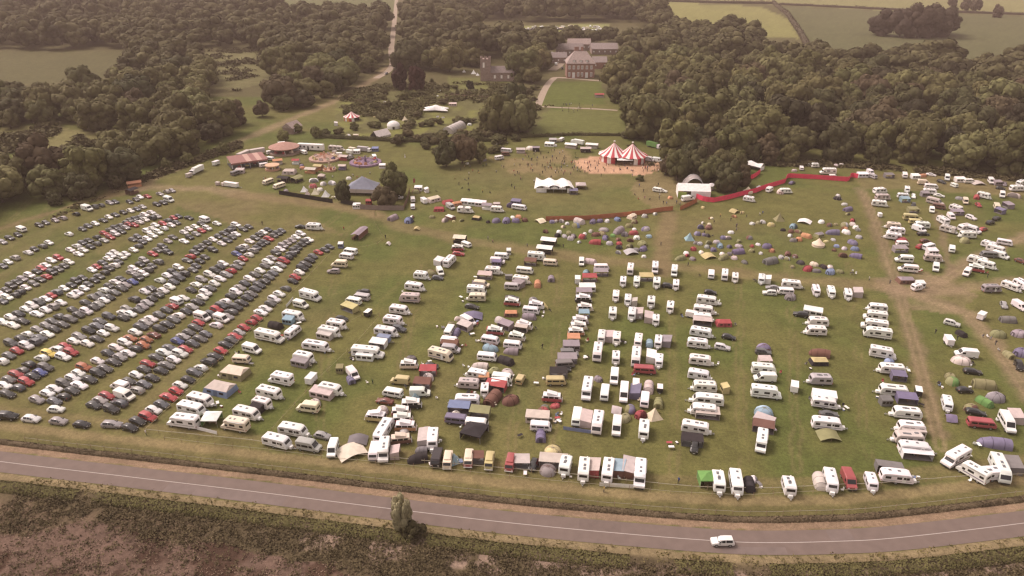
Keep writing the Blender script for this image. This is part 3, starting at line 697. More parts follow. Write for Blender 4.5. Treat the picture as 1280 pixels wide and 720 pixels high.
def side_box(x0, x1, z0, z1, y, m, nm):
    return MB().box(((x0 + x1) / 2, y, (z0 + z1) / 2), (x1 - x0, .05, z1 - z0), m).mesh(nm)
def prism_mesh(prof, W, m, nm, ch=.12, inset=.1):
    me = MB().prism(prof, W, m, ch, inset).mesh(nm, True, angle=32)
    bm = bmesh.new(); bm.from_mesh(me); bmesh.ops.recalc_face_normals(bm, faces=bm.faces); bm.to_mesh(me); bm.free(); return me
def on_slope(x0, z0, x1, z1, W, m, nm, k=.02):
    """a pane on a face that runs from (x0, z0) up to (x1, z1)"""
    dx, dz = x1 - x0, z1 - z0; L = math.hypot(dx, dz); nx_, nz_ = dz / L, -dx / L
    if nx_ < 0 and x0 > 0: nx_, nz_ = -nx_, -nz_
    if nx_ > 0 and x0 < 0: nx_, nz_ = -nx_, -nz_
    vs = [(x0 + nx_ * k, -W / 2, z0 + nz_ * k), (x0 + nx_ * k, W / 2, z0 + nz_ * k), (x1 + nx_ * k, W / 2, z1 + nz_ * k), (x1 + nx_ * k, -W / 2, z1 + nz_ * k)]
    if x0 < 0: vs = vs[::-1]
    return MB().add(vs, [(0, 1, 2, 3)], m).mesh(nm, weld=False)
SKY = [MB().box((0, 0, .04), (.5, .5, .09), 'skylight', taper=.85).mesh('skylight'), MB().box((0, 0, .04), (.75, .55, .09), 'skylight', taper=.85).mesh('skylight')]
GASBOX = MB().box((0, 0, .2), (.55, 1.0, .5), 'white_paint', taper=.85).mesh('gas_locker')
def caravan_proto(L, seed):
    r_ = random.Random(seed); W = 2.2; H = 2.55; a = L / 2; rnd_front = seed % 2
    prof = [(-a, .45), (a - .1, .45), (a, .95), (a - .22, 1.55), (a - .62, 2.3), (a - 1.1, H - .02), (-a + .9, H), (-a + .25, H - .12), (-a + .04, H - .5)] if not rnd_front else \
           [(-a + .1, .45), (a - .12, .45), (a, .8), (a - .05, 1.6), (a - .22, 2.25), (a - .6, H - .03), (-a + .6, H - .03), (-a + .22, 2.25), (-a + .03, 1.5)]
    P = [part('body', prism_mesh(prof, W, 'shell', 'body'), col='body')]
    for y in (-1.1, 1.1):
        xs = [(-a + .5, -a + 1.35), (-.25, .5), (a - 1.75, a - .85)]
        for x0, x1 in xs[:3 if L > 4.6 else 2]: P.append(part('window', side_box(x0, x1, 1.35, 1.9, y, 'dark_window', 'window')))
    P.append(part('door', side_box(.62, 1.2, .6, 2.2, -1.1, 'white_paint', 'door'), kids=[part('window', side_box(.74, 1.08, 1.5, 1.95, -1.135, 'dark_window', 'window'))]))
    fw = (a - .22, 1.55, a - .5, 2.08) if not rnd_front else (a - .05, 1.5, a - .16, 2.05)
    P.append(part('front_window', on_slope(*fw, 1.6, 'dark_window', 'front_window')))
    P.append(part('rear_window', on_slope(-a + .035, 1.45, -a + .045, 2.0, 1.5, 'dark_window', 'rear_window', .03)))
    for x in (-a + 1.3, .2, a - 1.6)[:2 + seed % 2]: P.append(part('skylight', SKY[seed % 2], (x, r_.uniform(-.3, .3), H - .03)))
    P += [part('trim_stripe', side_box(-a + .35, a - .45, z0_, z0_ + .13, y, 'decal', 'trim_stripe'), col='trim') for y in (-1.09, 1.09) for z0_ in ((1.05,) if seed % 2 else (.9, 1.98))]
    P.append(part('roof_vent', MB().box((-a + .55, .5, H - .02), (.3, .3, .2), 'white_paint', taper=.7).mesh('roof_vent')))
    tb = MB()
    for y in (-.55, .55): tb.tube((a - .2, y, .45), (a + 1.15, 0, .45), .045, 'steel', 6)
    tb.tube((a + 1.0, 0, .02), (a + 1.0, 0, .7), .04, 'steel', 6); tb.cyl((a + 1.0, 0, .1), .1, .07, 'tyre', 'y', 8)
    P.append(part('drawbar', tb.mesh('drawbar', weld=False)))
    P.append(part('gas_locker', GASBOX, (a + .25, 0, .45)))
    for y in (-1.0, 1.0): P.append(part('wheel', WH[.34], (-.25, y, .34)))
    P += [part('tail_light', TAIL, (-a - .0, y, .75)) for y in (-.9, .9)]
    return P
def motorhome_proto(L, seed):
    W = 2.25; a = L / 2; H = 3.0
    prof = [(-a, .45), (a - .05, .45), (a, .75), (a - .12, 1.1), (a - .85, 1.32), (a - 1.42, 2.02), (a - .95, 2.2), (a - 1.0, 2.6), (a - 1.5, 2.95), (-a + .3, H), (-a + .02, H - .2)] if seed % 3 != 2 else \
           [(-a, .45), (a - .05, .45), (a, .8), (a - .06, 1.3), (a - .5, 2.35), (a - 1.1, 2.82), (-a + .3, 2.9), (-a + .02, 2.7)]
    P = [part('body', prism_mesh(prof, W, 'shell', 'body'), col='body')]
    if seed % 3 != 2: P.append(part('windscreen', on_slope(a - .87, 1.35, a - 1.38, 1.98, 1.85, 'glass', 'windscreen')))
    else: P.append(part('windscreen', on_slope(a - .1, 1.4, a - .47, 2.25, 1.9, 'glass', 'windscreen')))
    for y in (-1.125, 1.125):
        P.append(part('cab_window', side_box(a - 1.95, a - 1.35, 1.35, 1.9, y, 'glass', 'cab_window')))
        for x0, x1 in ((-a + .5, -a + 1.4), (-.6, .35), (a - 3.0, a - 2.5))[:2 + (L > 6)]: P.append(part('window', side_box(x0, x1, 1.6, 2.15, y, 'dark_window', 'window')))
    P.append(part('door', side_box(.55, 1.15, .6, 2.4, -1.13, 'white_paint', 'door')))
    P += [part('trim_stripe', side_box(-a + .3, a - 1.6, .98, 1.2, y, 'decal', 'trim_stripe'), col='trim') for y in (-1.115, 1.115)]
    P.append(part('awning_case', MB().tube((-a + .6, 1.18, 2.72), (a - 2.2, 1.18, 2.72), .09, 'steel', 8).mesh('awning_case')))
    P.append(part('rear_window', on_slope(-a + .01, 1.75, -a + .02, 2.3, 1.4, 'dark_window', 'rear_window', .03)))
    for x in (-a + .9, -.2, a - 2.3): P.append(part('skylight', SKY[(seed + 1) % 2], (x, .1, H - .06 if seed % 3 != 2 else 2.84)))
    for x in (a - 1.0, -a + 1.5):
        for y in (-1.02, 1.02): P.append(part('wheel', WH[.34], (x, y, .34)))
    P += [part('headlight', HEAD, (a - .03, y, .85)) for y in (-.8, .8)] + [part('tail_light', TAIL, (-a, y, .9)) for y in (-.9, .9)]
    P.append(part('bumper', MB().box((a + .02, 0, .52), (.12, 1.9, .2), 'grille').mesh('bumper')))
    return P
def van_proto(L, H, glazed, cab):
    W = 1.95; a = L / 2
    if cab: prof = [(-a, .38), (a - .05, .38), (a, .7), (a - .08, 1.0), (a - .75, 1.2), (a - 1.45, H - .22), (a - 1.9, H), (-a + .2, H), (-a + .02, H - .15)]
    else: prof = [(-a, .38), (a - .05, .38), (a, .7), (a - .04, 1.15), (a - .4, H - .25), (a - .7, H - .02), (-a + .25, H), (-a + .05, H - .2)]
    P = [part('body', prism_mesh(prof, W, 'shell', 'body'), col='body')]
    if cab: P.append(part('windscreen', on_slope(a - .8, 1.28, a - 1.4, H - .3, 1.65, 'glass', 'windscreen')))
    else: P.append(part('windscreen', on_slope(a - .07, 1.22, a - .37, H - .32, 1.6, 'glass', 'windscreen')))
    for y in (-.975, .975):
        xs = [(a - 2.1, a - 1.35)] if cab else [(a - 1.35, a - .55)]
        if glazed: xs += [(-a + .35, -a + 1.25), (-a + 1.45, a - (2.3 if cab else 1.55))]
        for x0, x1 in xs: P.append(part('side_window', side_box(x0, x1, 1.22, min(1.75, H - .35), y, 'glass', 'side_window')))
    P.append(part('rear_window', on_slope(-a + .01, 1.25, -a + .015, min(1.7, H - .4), 1.4, 'glass', 'rear_window', .03)))
    for x in (a - .95, -a + 1.0):
        for y in (-.88, .88): P.append(part('wheel', WH[.34], (x, y, .34)))
    P += [part('headlight', HEAD, (a - .03, y, .78)) for y in (-.72, .72)] + [part('tail_light', TAIL, (-a, y, .9)) for y in (-.82, .82)]
    P.append(part('bumper', MB().box((a + .02, 0, .48), (.12, 1.75, .18), 'grille').mesh('bumper')))
    return P
def camper_proto():
    L, W, a = 4.4, 1.75, 2.2
    lo = [(-a, .35), (a - .05, .35), (a, .7), (a - .04, 1.1), (-a + .04, 1.12)]
    up = [(-a + .05, 1.122), (a - .05, 1.102), (a - .38, 1.8), (-a + .3, 1.85)]
    pt = [(-1.1, 1.86), (1.15, 1.82), (1.1, 2.02), (-1.1, 2.55)]
    P = [part('body', prism_mesh(lo, W, 'shell', 'body', .1, .06), col='body'), part('cabin', prism_mesh(up, W - .06, 'shell', 'cabin', .1, .08), col='top'),
         part('pop_top', prism_mesh(pt, 1.3, 'shell', 'pop_top', .06, .04), col='top')]
    P.append(part('windscreen', on_slope(a - .09, 1.18, a - .35, 1.7, 1.5, 'glass', 'windscreen')))
    for y in (-.85, .85):
        for x0, x1 in ((-1.75, -.75), (-.6, .45), (.6, 1.45)): P.append(part('side_window', side_box(x0, x1, 1.2, 1.65, y, 'glass', 'side_window')))
    P.append(part('rear_window', on_slope(-a + .06, 1.2, -a + .25, 1.65, 1.3, 'glass', 'rear_window', .03)))
    for x in (1.35, -1.25):
        for y in (-.76, .76): P.append(part('wheel', WH[.31], (x, y, .31)))
    P += [part('headlight', HEAD, (a - .02, y, .8)) for y in (-.62, .62)]
    P.append(part('bumper', MB().box((a + .04, 0, .48), (.12, 1.7, .16), 'white_paint').mesh('bumper')))
    return P
CVP = [caravan_proto(L, s) for L, s in ((5.0, 0), (5.0, 1), (5.8, 2), (4.2, 3), (5.6, 5))]
MHP = [motorhome_proto(6.4, 0), motorhome_proto(6.4, 1), motorhome_proto(6.4, 2)]
VNP = [van_proto(5.2, 2.25, False, True), van_proto(5.2, 2.45, True, True), van_proto(4.5, 1.98, True, False)]
CMP = camper_proto()
def trailer_proto():
    P = [part('box', MB().box((0, 0, 1.15), (3.0, 1.7, 1.5), 'shell', taper=.97).mesh('box'), col='body'), part('lid', MB().box((0, 0, 1.95), (3.1, 1.8, .1), 'shell').mesh('lid'), col='top')]
    tb = MB()
    for y in (-.4, .4): tb.tube((1.4, y, .45), (2.5, 0, .45), .04, 'steel', 6)
    P.append(part('drawbar', tb.mesh('drawbar', weld=False)))
    return P + [part('wheel', WH[.3], (-.1, y, .3)) for y in (-.9, .9)]
TRP = trailer_proto()
def lorry_proto():
    P = [part('cab', prism_mesh([(3.2, .6), (5.2, .6), (5.25, 1.6), (5.05, 2.7), (3.2, 2.8)], 2.4, 'shell', 'cab'), col='top'), part('box', MB().box((-1.0, 0, 2.15), (8.0, 2.5, 2.6), 'shell').mesh('box'), col='body'),
         part('windscreen', on_slope(5.24, 1.75, 5.08, 2.5, 2.1, 'glass', 'windscreen')), part('chassis', MB().box((0, 0, .72), (9.8, 1.2, .24), 'black').mesh('chassis'))]
    return P + [part('wheel', WHB, (x, y, .42)) for x in (4.2, -2.6, -3.8) for y in (-1.05, 1.05)]
LRP = lorry_proto()

# ------------------------------------------------------------------ tents and awnings
def arc(x, w, h, n=10, k=1.0, y0=0, lift=0):
    out = []
    for i in range(n + 1):
        a = math.pi * i / n; c, s_ = math.cos(a), math.sin(a)
        out.append((x, y0 - w / 2 * math.copysign(abs(c) ** k, c), lift + h * abs(s_) ** k))
    return out
def shade(me):
    bm = bmesh.new(); bm.from_mesh(me); bmesh.ops.remove_doubles(bm, verts=bm.verts, dist=.002); bmesh.ops.recalc_face_normals(bm, faces=bm.faces); bm.to_mesh(me); bm.free(); return me
def dome_proto(seed):
    k = [1.0, .8, 1.2][seed]; mb = MB(); n = 16
    rs = []
    for j, (rr, z) in enumerate(((1, 0), (.97, .3), (.86, .62), (.62, .87), (.3, .98))):
        rs.append([(1.35 * rr * k * math.cos(2 * math.pi * i / n) * (1 + .05 * math.cos(4 * math.pi * i / n)), 1.15 * rr * math.sin(2 * math.pi * i / n) * (1 - .06 * math.cos(4 * 2 * math.pi * i / n)), 1.35 * z) for i in range(n)])
    mb.rings(rs, 'fabric', cap1=True)
    sp2 = MB(); i0 = (2, 6, 9)[seed]; sp2.rings([[(x * 1.012, y * 1.012, z * 1.012) for x, y, z in r[i0:i0 + 6]] for r in rs], 'fabric', close=False)
    P = [part('flysheet', shade(mb.mesh('flysheet', True, angle=60)), col='body'), part('side_panel', shade(sp2.mesh('side_panel', True)), col='panel')]
    d = MB(); d.add([(1.33 * k, -.45, .06), (1.33 * k, .45, .06), (1.16 * k, .28, .95), (1.16 * k, -.28, .95)], [(0, 1, 2, 3)], 'fabric'); P.append(part('door', d.mesh('door'), (.06, 0, 0), col='door'))
    pm = MB()
    for a in (.7, -.7, math.pi / 2):
        pts = [(1.4 * k * math.cos(t_) * math.cos(a), 1.19 * math.cos(t_) * math.sin(a), 1.38 * math.sin(t_) ** .8 if t_ > 0 else 0) for t_ in [math.pi * i / 8 for i in range(9)]]
        for p, q in zip(pts[:-1], pts[1:]): pm.tube(p, q, .025, 'fabric', 4)
    P.append(part('poles', pm.mesh('poles', weld=False), col='door'))
    return P
def tunnel_proto(seed):
    st = [[(-2.4, 1.3, .35), (-1.9, 2.0, 1.15), (-.6, 2.5, 1.65), (1.0, 2.6, 1.8), (2.2, 2.5, 1.7)], [(-2.2, 2.2, 1.3), (-2.0, 2.5, 1.6), (0, 2.7, 1.85), (1.9, 2.6, 1.75), (2.4, 2.0, .9), (2.6, 1.5, .25)]][seed]
    mb = MB(); n = 10; names = ['fabric']
    rs = [arc(x, w_, h_, n, .85) for x, w_, h_ in st]
    mb.rings(rs, 'fabric', close=False)
    mb.add(rs[0], [tuple(range(n + 1))], 'fabric'); mb.add(rs[-1], [tuple(range(n + 1))], 'fabric')
    P = [part('flysheet', shade(mb.mesh('flysheet', True, angle=40)), col='body')]
    x = 2.225 if seed == 0 else -2.225; hw = .5
    P.append(part('door', MB().box((x, 0, .62), (.03, .9, 1.2), 'fabric').mesh('door'), col='door'))
    pm = MB()
    for x_, w_, h_ in st[1:-1]:
        A = arc(x_, w_ + .04, h_ + .02, n, .85)
        for p, q in zip(A[:-1], A[1:]): pm.tube(p, q, .03, 'fabric', 4)
    P.append(part('poles', pm.mesh('poles', weld=False), col='door'))
    return P
def frame_proto():
    a, b_ = 2.6, 1.7; rf = MB(); wl = MB()
    rf.add([(-a, -b_, 1.55), (a, -b_, 1.55), (a, b_, 1.55), (-a, b_, 1.55), (-a + .9, 0, 2.3), (a - .3, 0, 2.3)], [(0, 1, 5, 4), (2, 3, 4, 5), (3, 0, 4), (1, 2, 5)], 'fabric')
    wl.add([(-a - .5, -b_ - .3, 0), (a + .1, -b_ - .3, 0), (a + .1, b_ + .3, 0), (-a - .5, b_ + .3, 0), (-a, -b_ + .01, 1.545), (a - .01, -b_ + .01, 1.545), (a - .01, b_ - .01, 1.545), (-a, b_ - .01, 1.545)], [(0, 1, 5, 4), (1, 2, 6, 5), (2, 3, 7, 6), (3, 0, 4, 7)], 'fabric')
    P = [part('roof', shade(rf.mesh('roof')), col='body'), part('wall', shade(wl.mesh('wall')), col='wall')]
    P += [part('window', MB().add([(x0, -b_ - .20, .7), (x1, -b_ - .20, .7), (x1, -b_ - .10, 1.2), (x0, -b_ - .10, 1.2)], [(0, 1, 2, 3)], 'dark_window').mesh('window')) for x0, x1 in ((-1.9, -1.0), (.9, 1.9))]
    P.append(part('door', MB().add([(-.4, -b_ - .32, .05), (.5, -b_ - .32, .05), (.5, -b_ - .08, 1.4), (-.4, -b_ - .08, 1.4)], [(0, 1, 2, 3)], 'fabric').mesh('door'), col='door'))
    return P
def cone_proto(n, wallh, top, bell):
    mb = MB(); R0 = 2.2
    if bell:
        rs = [[(R0 * math.cos(2 * math.pi * i / n), R0 * math.sin(2 * math.pi * i / n), z) for i in range(n)] for z in (0, wallh)]
        w_ = MB().rings(rs, 'fabric'); P = [part('wall', shade(w_.mesh('wall', True)), col='body')]
    else: P = []
    rs = [[(r * math.cos(2 * math.pi * i / n + .3), r * math.sin(2 * math.pi * i / n + .3), z) for i in range(n)] for r, z in ((R0 * (1.04 if bell else 1), wallh), (R0 * .5, wallh + (top - wallh) * .42), (.05, top))]
    mb.rings(rs, 'fabric', cap1=True); P.append(part('roof' if bell else 'canopy', shade(mb.mesh('roof', n > 8, angle=50)), col='body'))
    P.append(part('door', MB().add([(R0 * .97, -.4, .03), (R0 * .97, .4, .03), (R0 * .62, .1, wallh * .5 + top * .38), (R0 * .62, -.1, wallh * .5 + top * .38)], [(0, 1, 2, 3)], 'fabric').mesh('door'), (.12, 0, 0), col='door'))
    P.append(part('pole', MB().cyl((0, 0, top / 2 + .1), .04, top + .2, 'timber', n=6).mesh('pole')))
    return P
def gazebo_proto(side_dark):
    mb = MB(); a = 1.5
    mb.add([(-a, -a, 2.0), (a, -a, 2.0), (a, a, 2.0), (-a, a, 2.0), (0, 0, 2.85)], [(0, 1, 4), (1, 2, 4), (2, 3, 4), (3, 0, 4)], 'fabric')
    for p, q in (((-a, -a), (a, -a)), ((a, -a), (a, a)), ((a, a), (-a, a)), ((-a, a), (-a, -a))):
        mb.add([(p[0], p[1], 1.8), (q[0], q[1], 1.8), (q[0], q[1], 2.0), (p[0], p[1], 2.0)], [(0, 1, 2, 3)], 'fabric')
    P = [part('canopy', shade(mb.mesh('canopy')), col='body')]
    P += [part('pole', MB().cyl((x, y, .95), .035, 1.9, 'steel', n=6).mesh('pole')) for x in (-a + .04, a - .04) for y in (-a + .04, a - .04)]
    sw = MB(); sw.box((0, a - .05, .95), (2 * a - .2, .02, 1.7), 'fabric'); sw.box((-a + .05, 0, .95), (.02, 2 * a - .2, 1.7), 'fabric')
    P.append(part('side_wall', sw.mesh('side_wall', weld=False), col='wall'))
    P.append(part('table', MB().box((.2, -.3, .7), (1.4, .7, .05), 'timber').box((-.35, -.3, .35), (.08, .5, .68), 'timber').box((.75, -.3, .35), (.08, .5, .68), 'timber').mesh('table', weld=False)))
    return P
def awning_proto(openf):
    """lean-to along x, high edge at y=+1.2, open front at y=-1.2"""
    a, b_ = 1.7, 1.2; rf = MB(); rf.add([(-a, b_, 2.3), (a, b_, 2.3), (a + .05, -b_, 1.85), (-a - .05, -b_, 1.85), (-a, b_, 2.26), (a, b_, 2.26), (a + .05, -b_, 1.81), (-a - .05, -b_, 1.81)], [(3, 2, 1, 0), (4, 5, 6, 7), (0, 1, 5, 4), (1, 2, 6, 5), (2, 3, 7, 6), (3, 0, 4, 7)], 'fabric')
    P = [part('roof', shade(rf.mesh('roof')), col='body')]
    for x in (-a, a): P.append(part('side_wall', MB().add([(x, b_, 0), (x, -b_, 0), (x, -b_, 1.8), (x, b_, 2.25)], [(0, 1, 2, 3)], 'fabric').mesh('side_wall'), col='wall'))
    if openf:
        P += [part('pole', MB().cyl((x, -b_ + .03, .9), .03, 1.8, 'steel', n=6).mesh('pole')) for x in (-a + .05, a - .05)]
        P.append(part('groundsheet', MB().box((0, 0, .03), (2 * a - .1, 2 * b_ - .1, .03), 'fabric').mesh('groundsheet'), col='door'))
        P.append(part('table', MB().box((.3, .2, .65), (1.0, .6, .05), 'timber').box((.3, .2, .32), (.1, .4, .62), 'timber').mesh('table', weld=False)))
    else:
        P.append(part('front_wall', MB().box((0, -b_, .9), (2 * a, .03, 1.78), 'fabric').mesh('front_wall'), col='wall'))
        P += [part('window', MB().box((x, -b_ - .03, 1.15), (.8, .03, .7), 'dark_window').mesh('window')) for x in (-1.05, .05, 1.1)]
    return P
def windbreak_proto():
    P = [part('cloth', MB().box((0, 0, .6), (4, .02, 1.0), 'fabric').mesh('cloth'), col='body')]
    return P + [part('pole', MB().cyl((x, .03, .62), .025, 1.25, 'timber', n=6).mesh('pole')) for x in (-2, -.67, .67, 2)]
def tarp_proto():
    mb = MB(); n = 8; V = []
    for i in range(n + 1):
        for j in range(n + 1):
            x, y = i / n * 2 - 1, j / n * 2 - 1
            V.append((x * 2.4, y * 2.0, .35 + 1.6 * (1 - abs(x) ** 1.6) * (1 - .35 * abs(y)) + .35 * max(0, y)))
    mb.add(V, [(i * (n + 1) + j, (i + 1) * (n + 1) + j, (i + 1) * (n + 1) + j + 1, i * (n + 1) + j + 1) for i in range(n) for j in range(n)], 'fabric')
    P = [part('sheet', mb.mesh('sheet', True), col='body')]
    return P + [part('pole', MB().cyl((x, y, h / 2), .03, h, 'timber', n=6).mesh('pole')) for x, y, h in ((0, -1.95, 1.55), (0, 1.95, 1.85), (-2.35, 0, .36), (2.35, 0, .36))]
def stall_proto():
    """market stall: dark counter box, posts, pitched awning roof"""
    P = [part('counter', MB().box((0, -1.0, .5), (3.8, .6, 1.0), 'fabric').mesh('counter'), col='wall'), part('back_wall', MB().box((0, 1.2, 1.2), (3.9, .06, 2.2), 'fabric').mesh('back_wall'), col='wall')]
    rf = MB(); rf.add([(-2.1, -1.6, 2.1), (2.1, -1.6, 2.1), (2.1, .1, 2.75), (-2.1, .1, 2.75), (2.1, 1.4, 2.3), (-2.1, 1.4, 2.3)], [(0, 1, 2, 3), (3, 2, 4, 5)], 'fabric')
    P.append(part('roof', rf.mesh('roof'), col='body'))
    return P + [part('post', MB().cyl((x, y, 1.1), .05, 2.2, 'timber', n=6).mesh('post')) for x in (-1.95, 1.95) for y in (-1.45, 1.25)]
DMP = [dome_proto(k) for k in range(3)]; TNP = [tunnel_proto(k) for k in range(2)]; FRP = frame_proto()
BLP = cone_proto(14, .9, 3.0, True); PYP = cone_proto(4, 0.02, 2.3, False); GZP = gazebo_proto(True)
AWP = [awning_proto(True), awning_proto(False)]; WBP = windbreak_proto(); TPP = tarp_proto(); STP = stall_proto()

# ------------------------------------------------------------------ people
def person_mesh(pose):
    J = {'pelvis': (0, 0, .95), 'chest': (0, 0, 1.3), 'neck': (0, 0, 1.47), 'chin': (.02, 0, 1.53), 'head': (.01, 0, 1.65), 'top': (0, 0, 1.73)}
    E = [('pelvis', 'chest'), ('chest', 'neck'), ('neck', 'chin'), ('chin', 'head'), ('head', 'top')]
    st, ar = {'stand': ((.02, -.02), (.03, .05)), 'walk': ((.3, -.28), (-.22, .26)), 'sit': (None, (.2, .2))}[pose]
    Rr = {'pelvis': (.15, .12), 'chest': (.18, .12), 'neck': (.07, .06), 'chin': (.075, .07), 'head': (.105, .085), 'top': (.06, .05)}
    dz = -.62 if pose == 'sit' else 0
    for k in list(J): J[k] = (J[k][0], J[k][1], J[k][2] + dz)
    for i, s_ in enumerate((-1, 1)):
        n = 'lr'[i]
        J['sh' + n] = (0, .19 * s_, 1.42 + dz); J['el' + n] = (ar[i] * .4, .25 * s_, 1.14 + dz); J['wr' + n] = (ar[i], .26 * s_, .9 + dz + abs(ar[i]) * .3); J['ha' + n] = (ar[i] * 1.15 + .02, .26 * s_, .8 + dz + abs(ar[i]) * .35)
        J['hip' + n] = (0, .1 * s_, .88 + dz)
        if st: J['kn' + n] = (st[i] * .55 + .04, .11 * s_, .5); J['an' + n] = (st[i], .11 * s_, .1); J['to' + n] = (st[i] + .17, .12 * s_, .045)
        else: J['kn' + n] = (.42, .16 * s_, .42); J['an' + n] = (.62, .14 * s_, .09); J['to' + n] = (.78, .15 * s_, .06)
        E += [('chest', 'sh' + n), ('sh' + n, 'el' + n), ('el' + n, 'wr' + n), ('wr' + n, 'ha' + n), ('pelvis', 'hip' + n), ('hip' + n, 'kn' + n), ('kn' + n, 'an' + n), ('an' + n, 'to' + n)]
        for k, r in (('sh', .075), ('el', .052), ('wr', .036), ('ha', .04), ('hip', .1), ('kn', .07), ('an', .048), ('to', .045)): Rr[k + n] = (r, r)
    ks = list(J); me = bpy.data.meshes.new('person'); me.from_pydata([J[k] for k in ks], [(ks.index(a), ks.index(b)) for a, b in E], [])
    o = bpy.data.objects.new('person', me); COL.objects.link(o)
    o.modifiers.new('s', 'SKIN'); o.modifiers.new('d', 'SUBSURF').levels = 1
    sv = me.skin_vertices[0].data
    for i, k in enumerate(ks): sv[i].radius = Rr[k]; sv[i].use_root = (k == 'pelvis')
    dg = bpy.context.evaluated_depsgraph_get(); m2 = bpy.data.meshes.new_from_object(o.evaluated_get(dg))
    bpy.data.objects.remove(o); m2.name = 'person'
    m2.materials.clear()
    for k in ('cloth', 'skin', 'trousers', 'hair'): m2.materials.append(M[k])
    for p in m2.polygons:
        c = p.center; z = c.z - dz; hand = abs(c.y) > .2 and z < 1.0 and (pose != 'sit' or abs(c.y) > .22)
        p.material_index = 1 if (z > 1.5 or hand) else 0
        if z > 1.66 or (z > 1.56 and c.x < -.03): p.material_index = 3
        if z < .93 and not hand: p.material_index = 2
        if pose == 'sit' and c.z < .36 and not (abs(c.y) > .2 and c.x < .3): p.material_index = 2
        p.use_smooth = True
    return m2
PEOPLE = {k: person_mesh(k) for k in ('stand', 'walk', 'sit')}
CLO = [((.03, .03, .035), 'dark'), ((.6, .57, .55), 'white'), ((.35, .05, .05), 'red'), ((.07, .1, .25), 'blue'), ((.22, .2, .19), 'grey'), ((.45, .32, .12), 'mustard'), ((.05, .05, .06), 'black'), ((.4, .2, .22), 'pink'), ((.1, .16, .06), 'green')]
NPERS = [0]
def person(px, py, pose=None, group=None, label=None, ci=None):
    p = at(px, py); pose = pose or rnd.choice(['stand', 'walk', 'stand', 'sit']); c, cn = CLO[rnd.choices(range(9), (5, 3, 1.5, 2, 2, 1, 4, 1, 1))[0] if ci is None else ci]
    k = rnd.uniform(.94, 1.06)
    o = obj('person', PEOPLE[pose], None, p, rnd.uniform(0, 6.28), jit(c, .2), (k, k, k))
    verb = {'stand': 'standing', 'walk': 'walking', 'sit': 'sitting'}[pose]
    o['label'] = label or f'{cn}-topped person {verb} {group}'
    tag(o, cat='person', group=(f'people {group}' if group else None)); NPERS[0] += 1
    return o
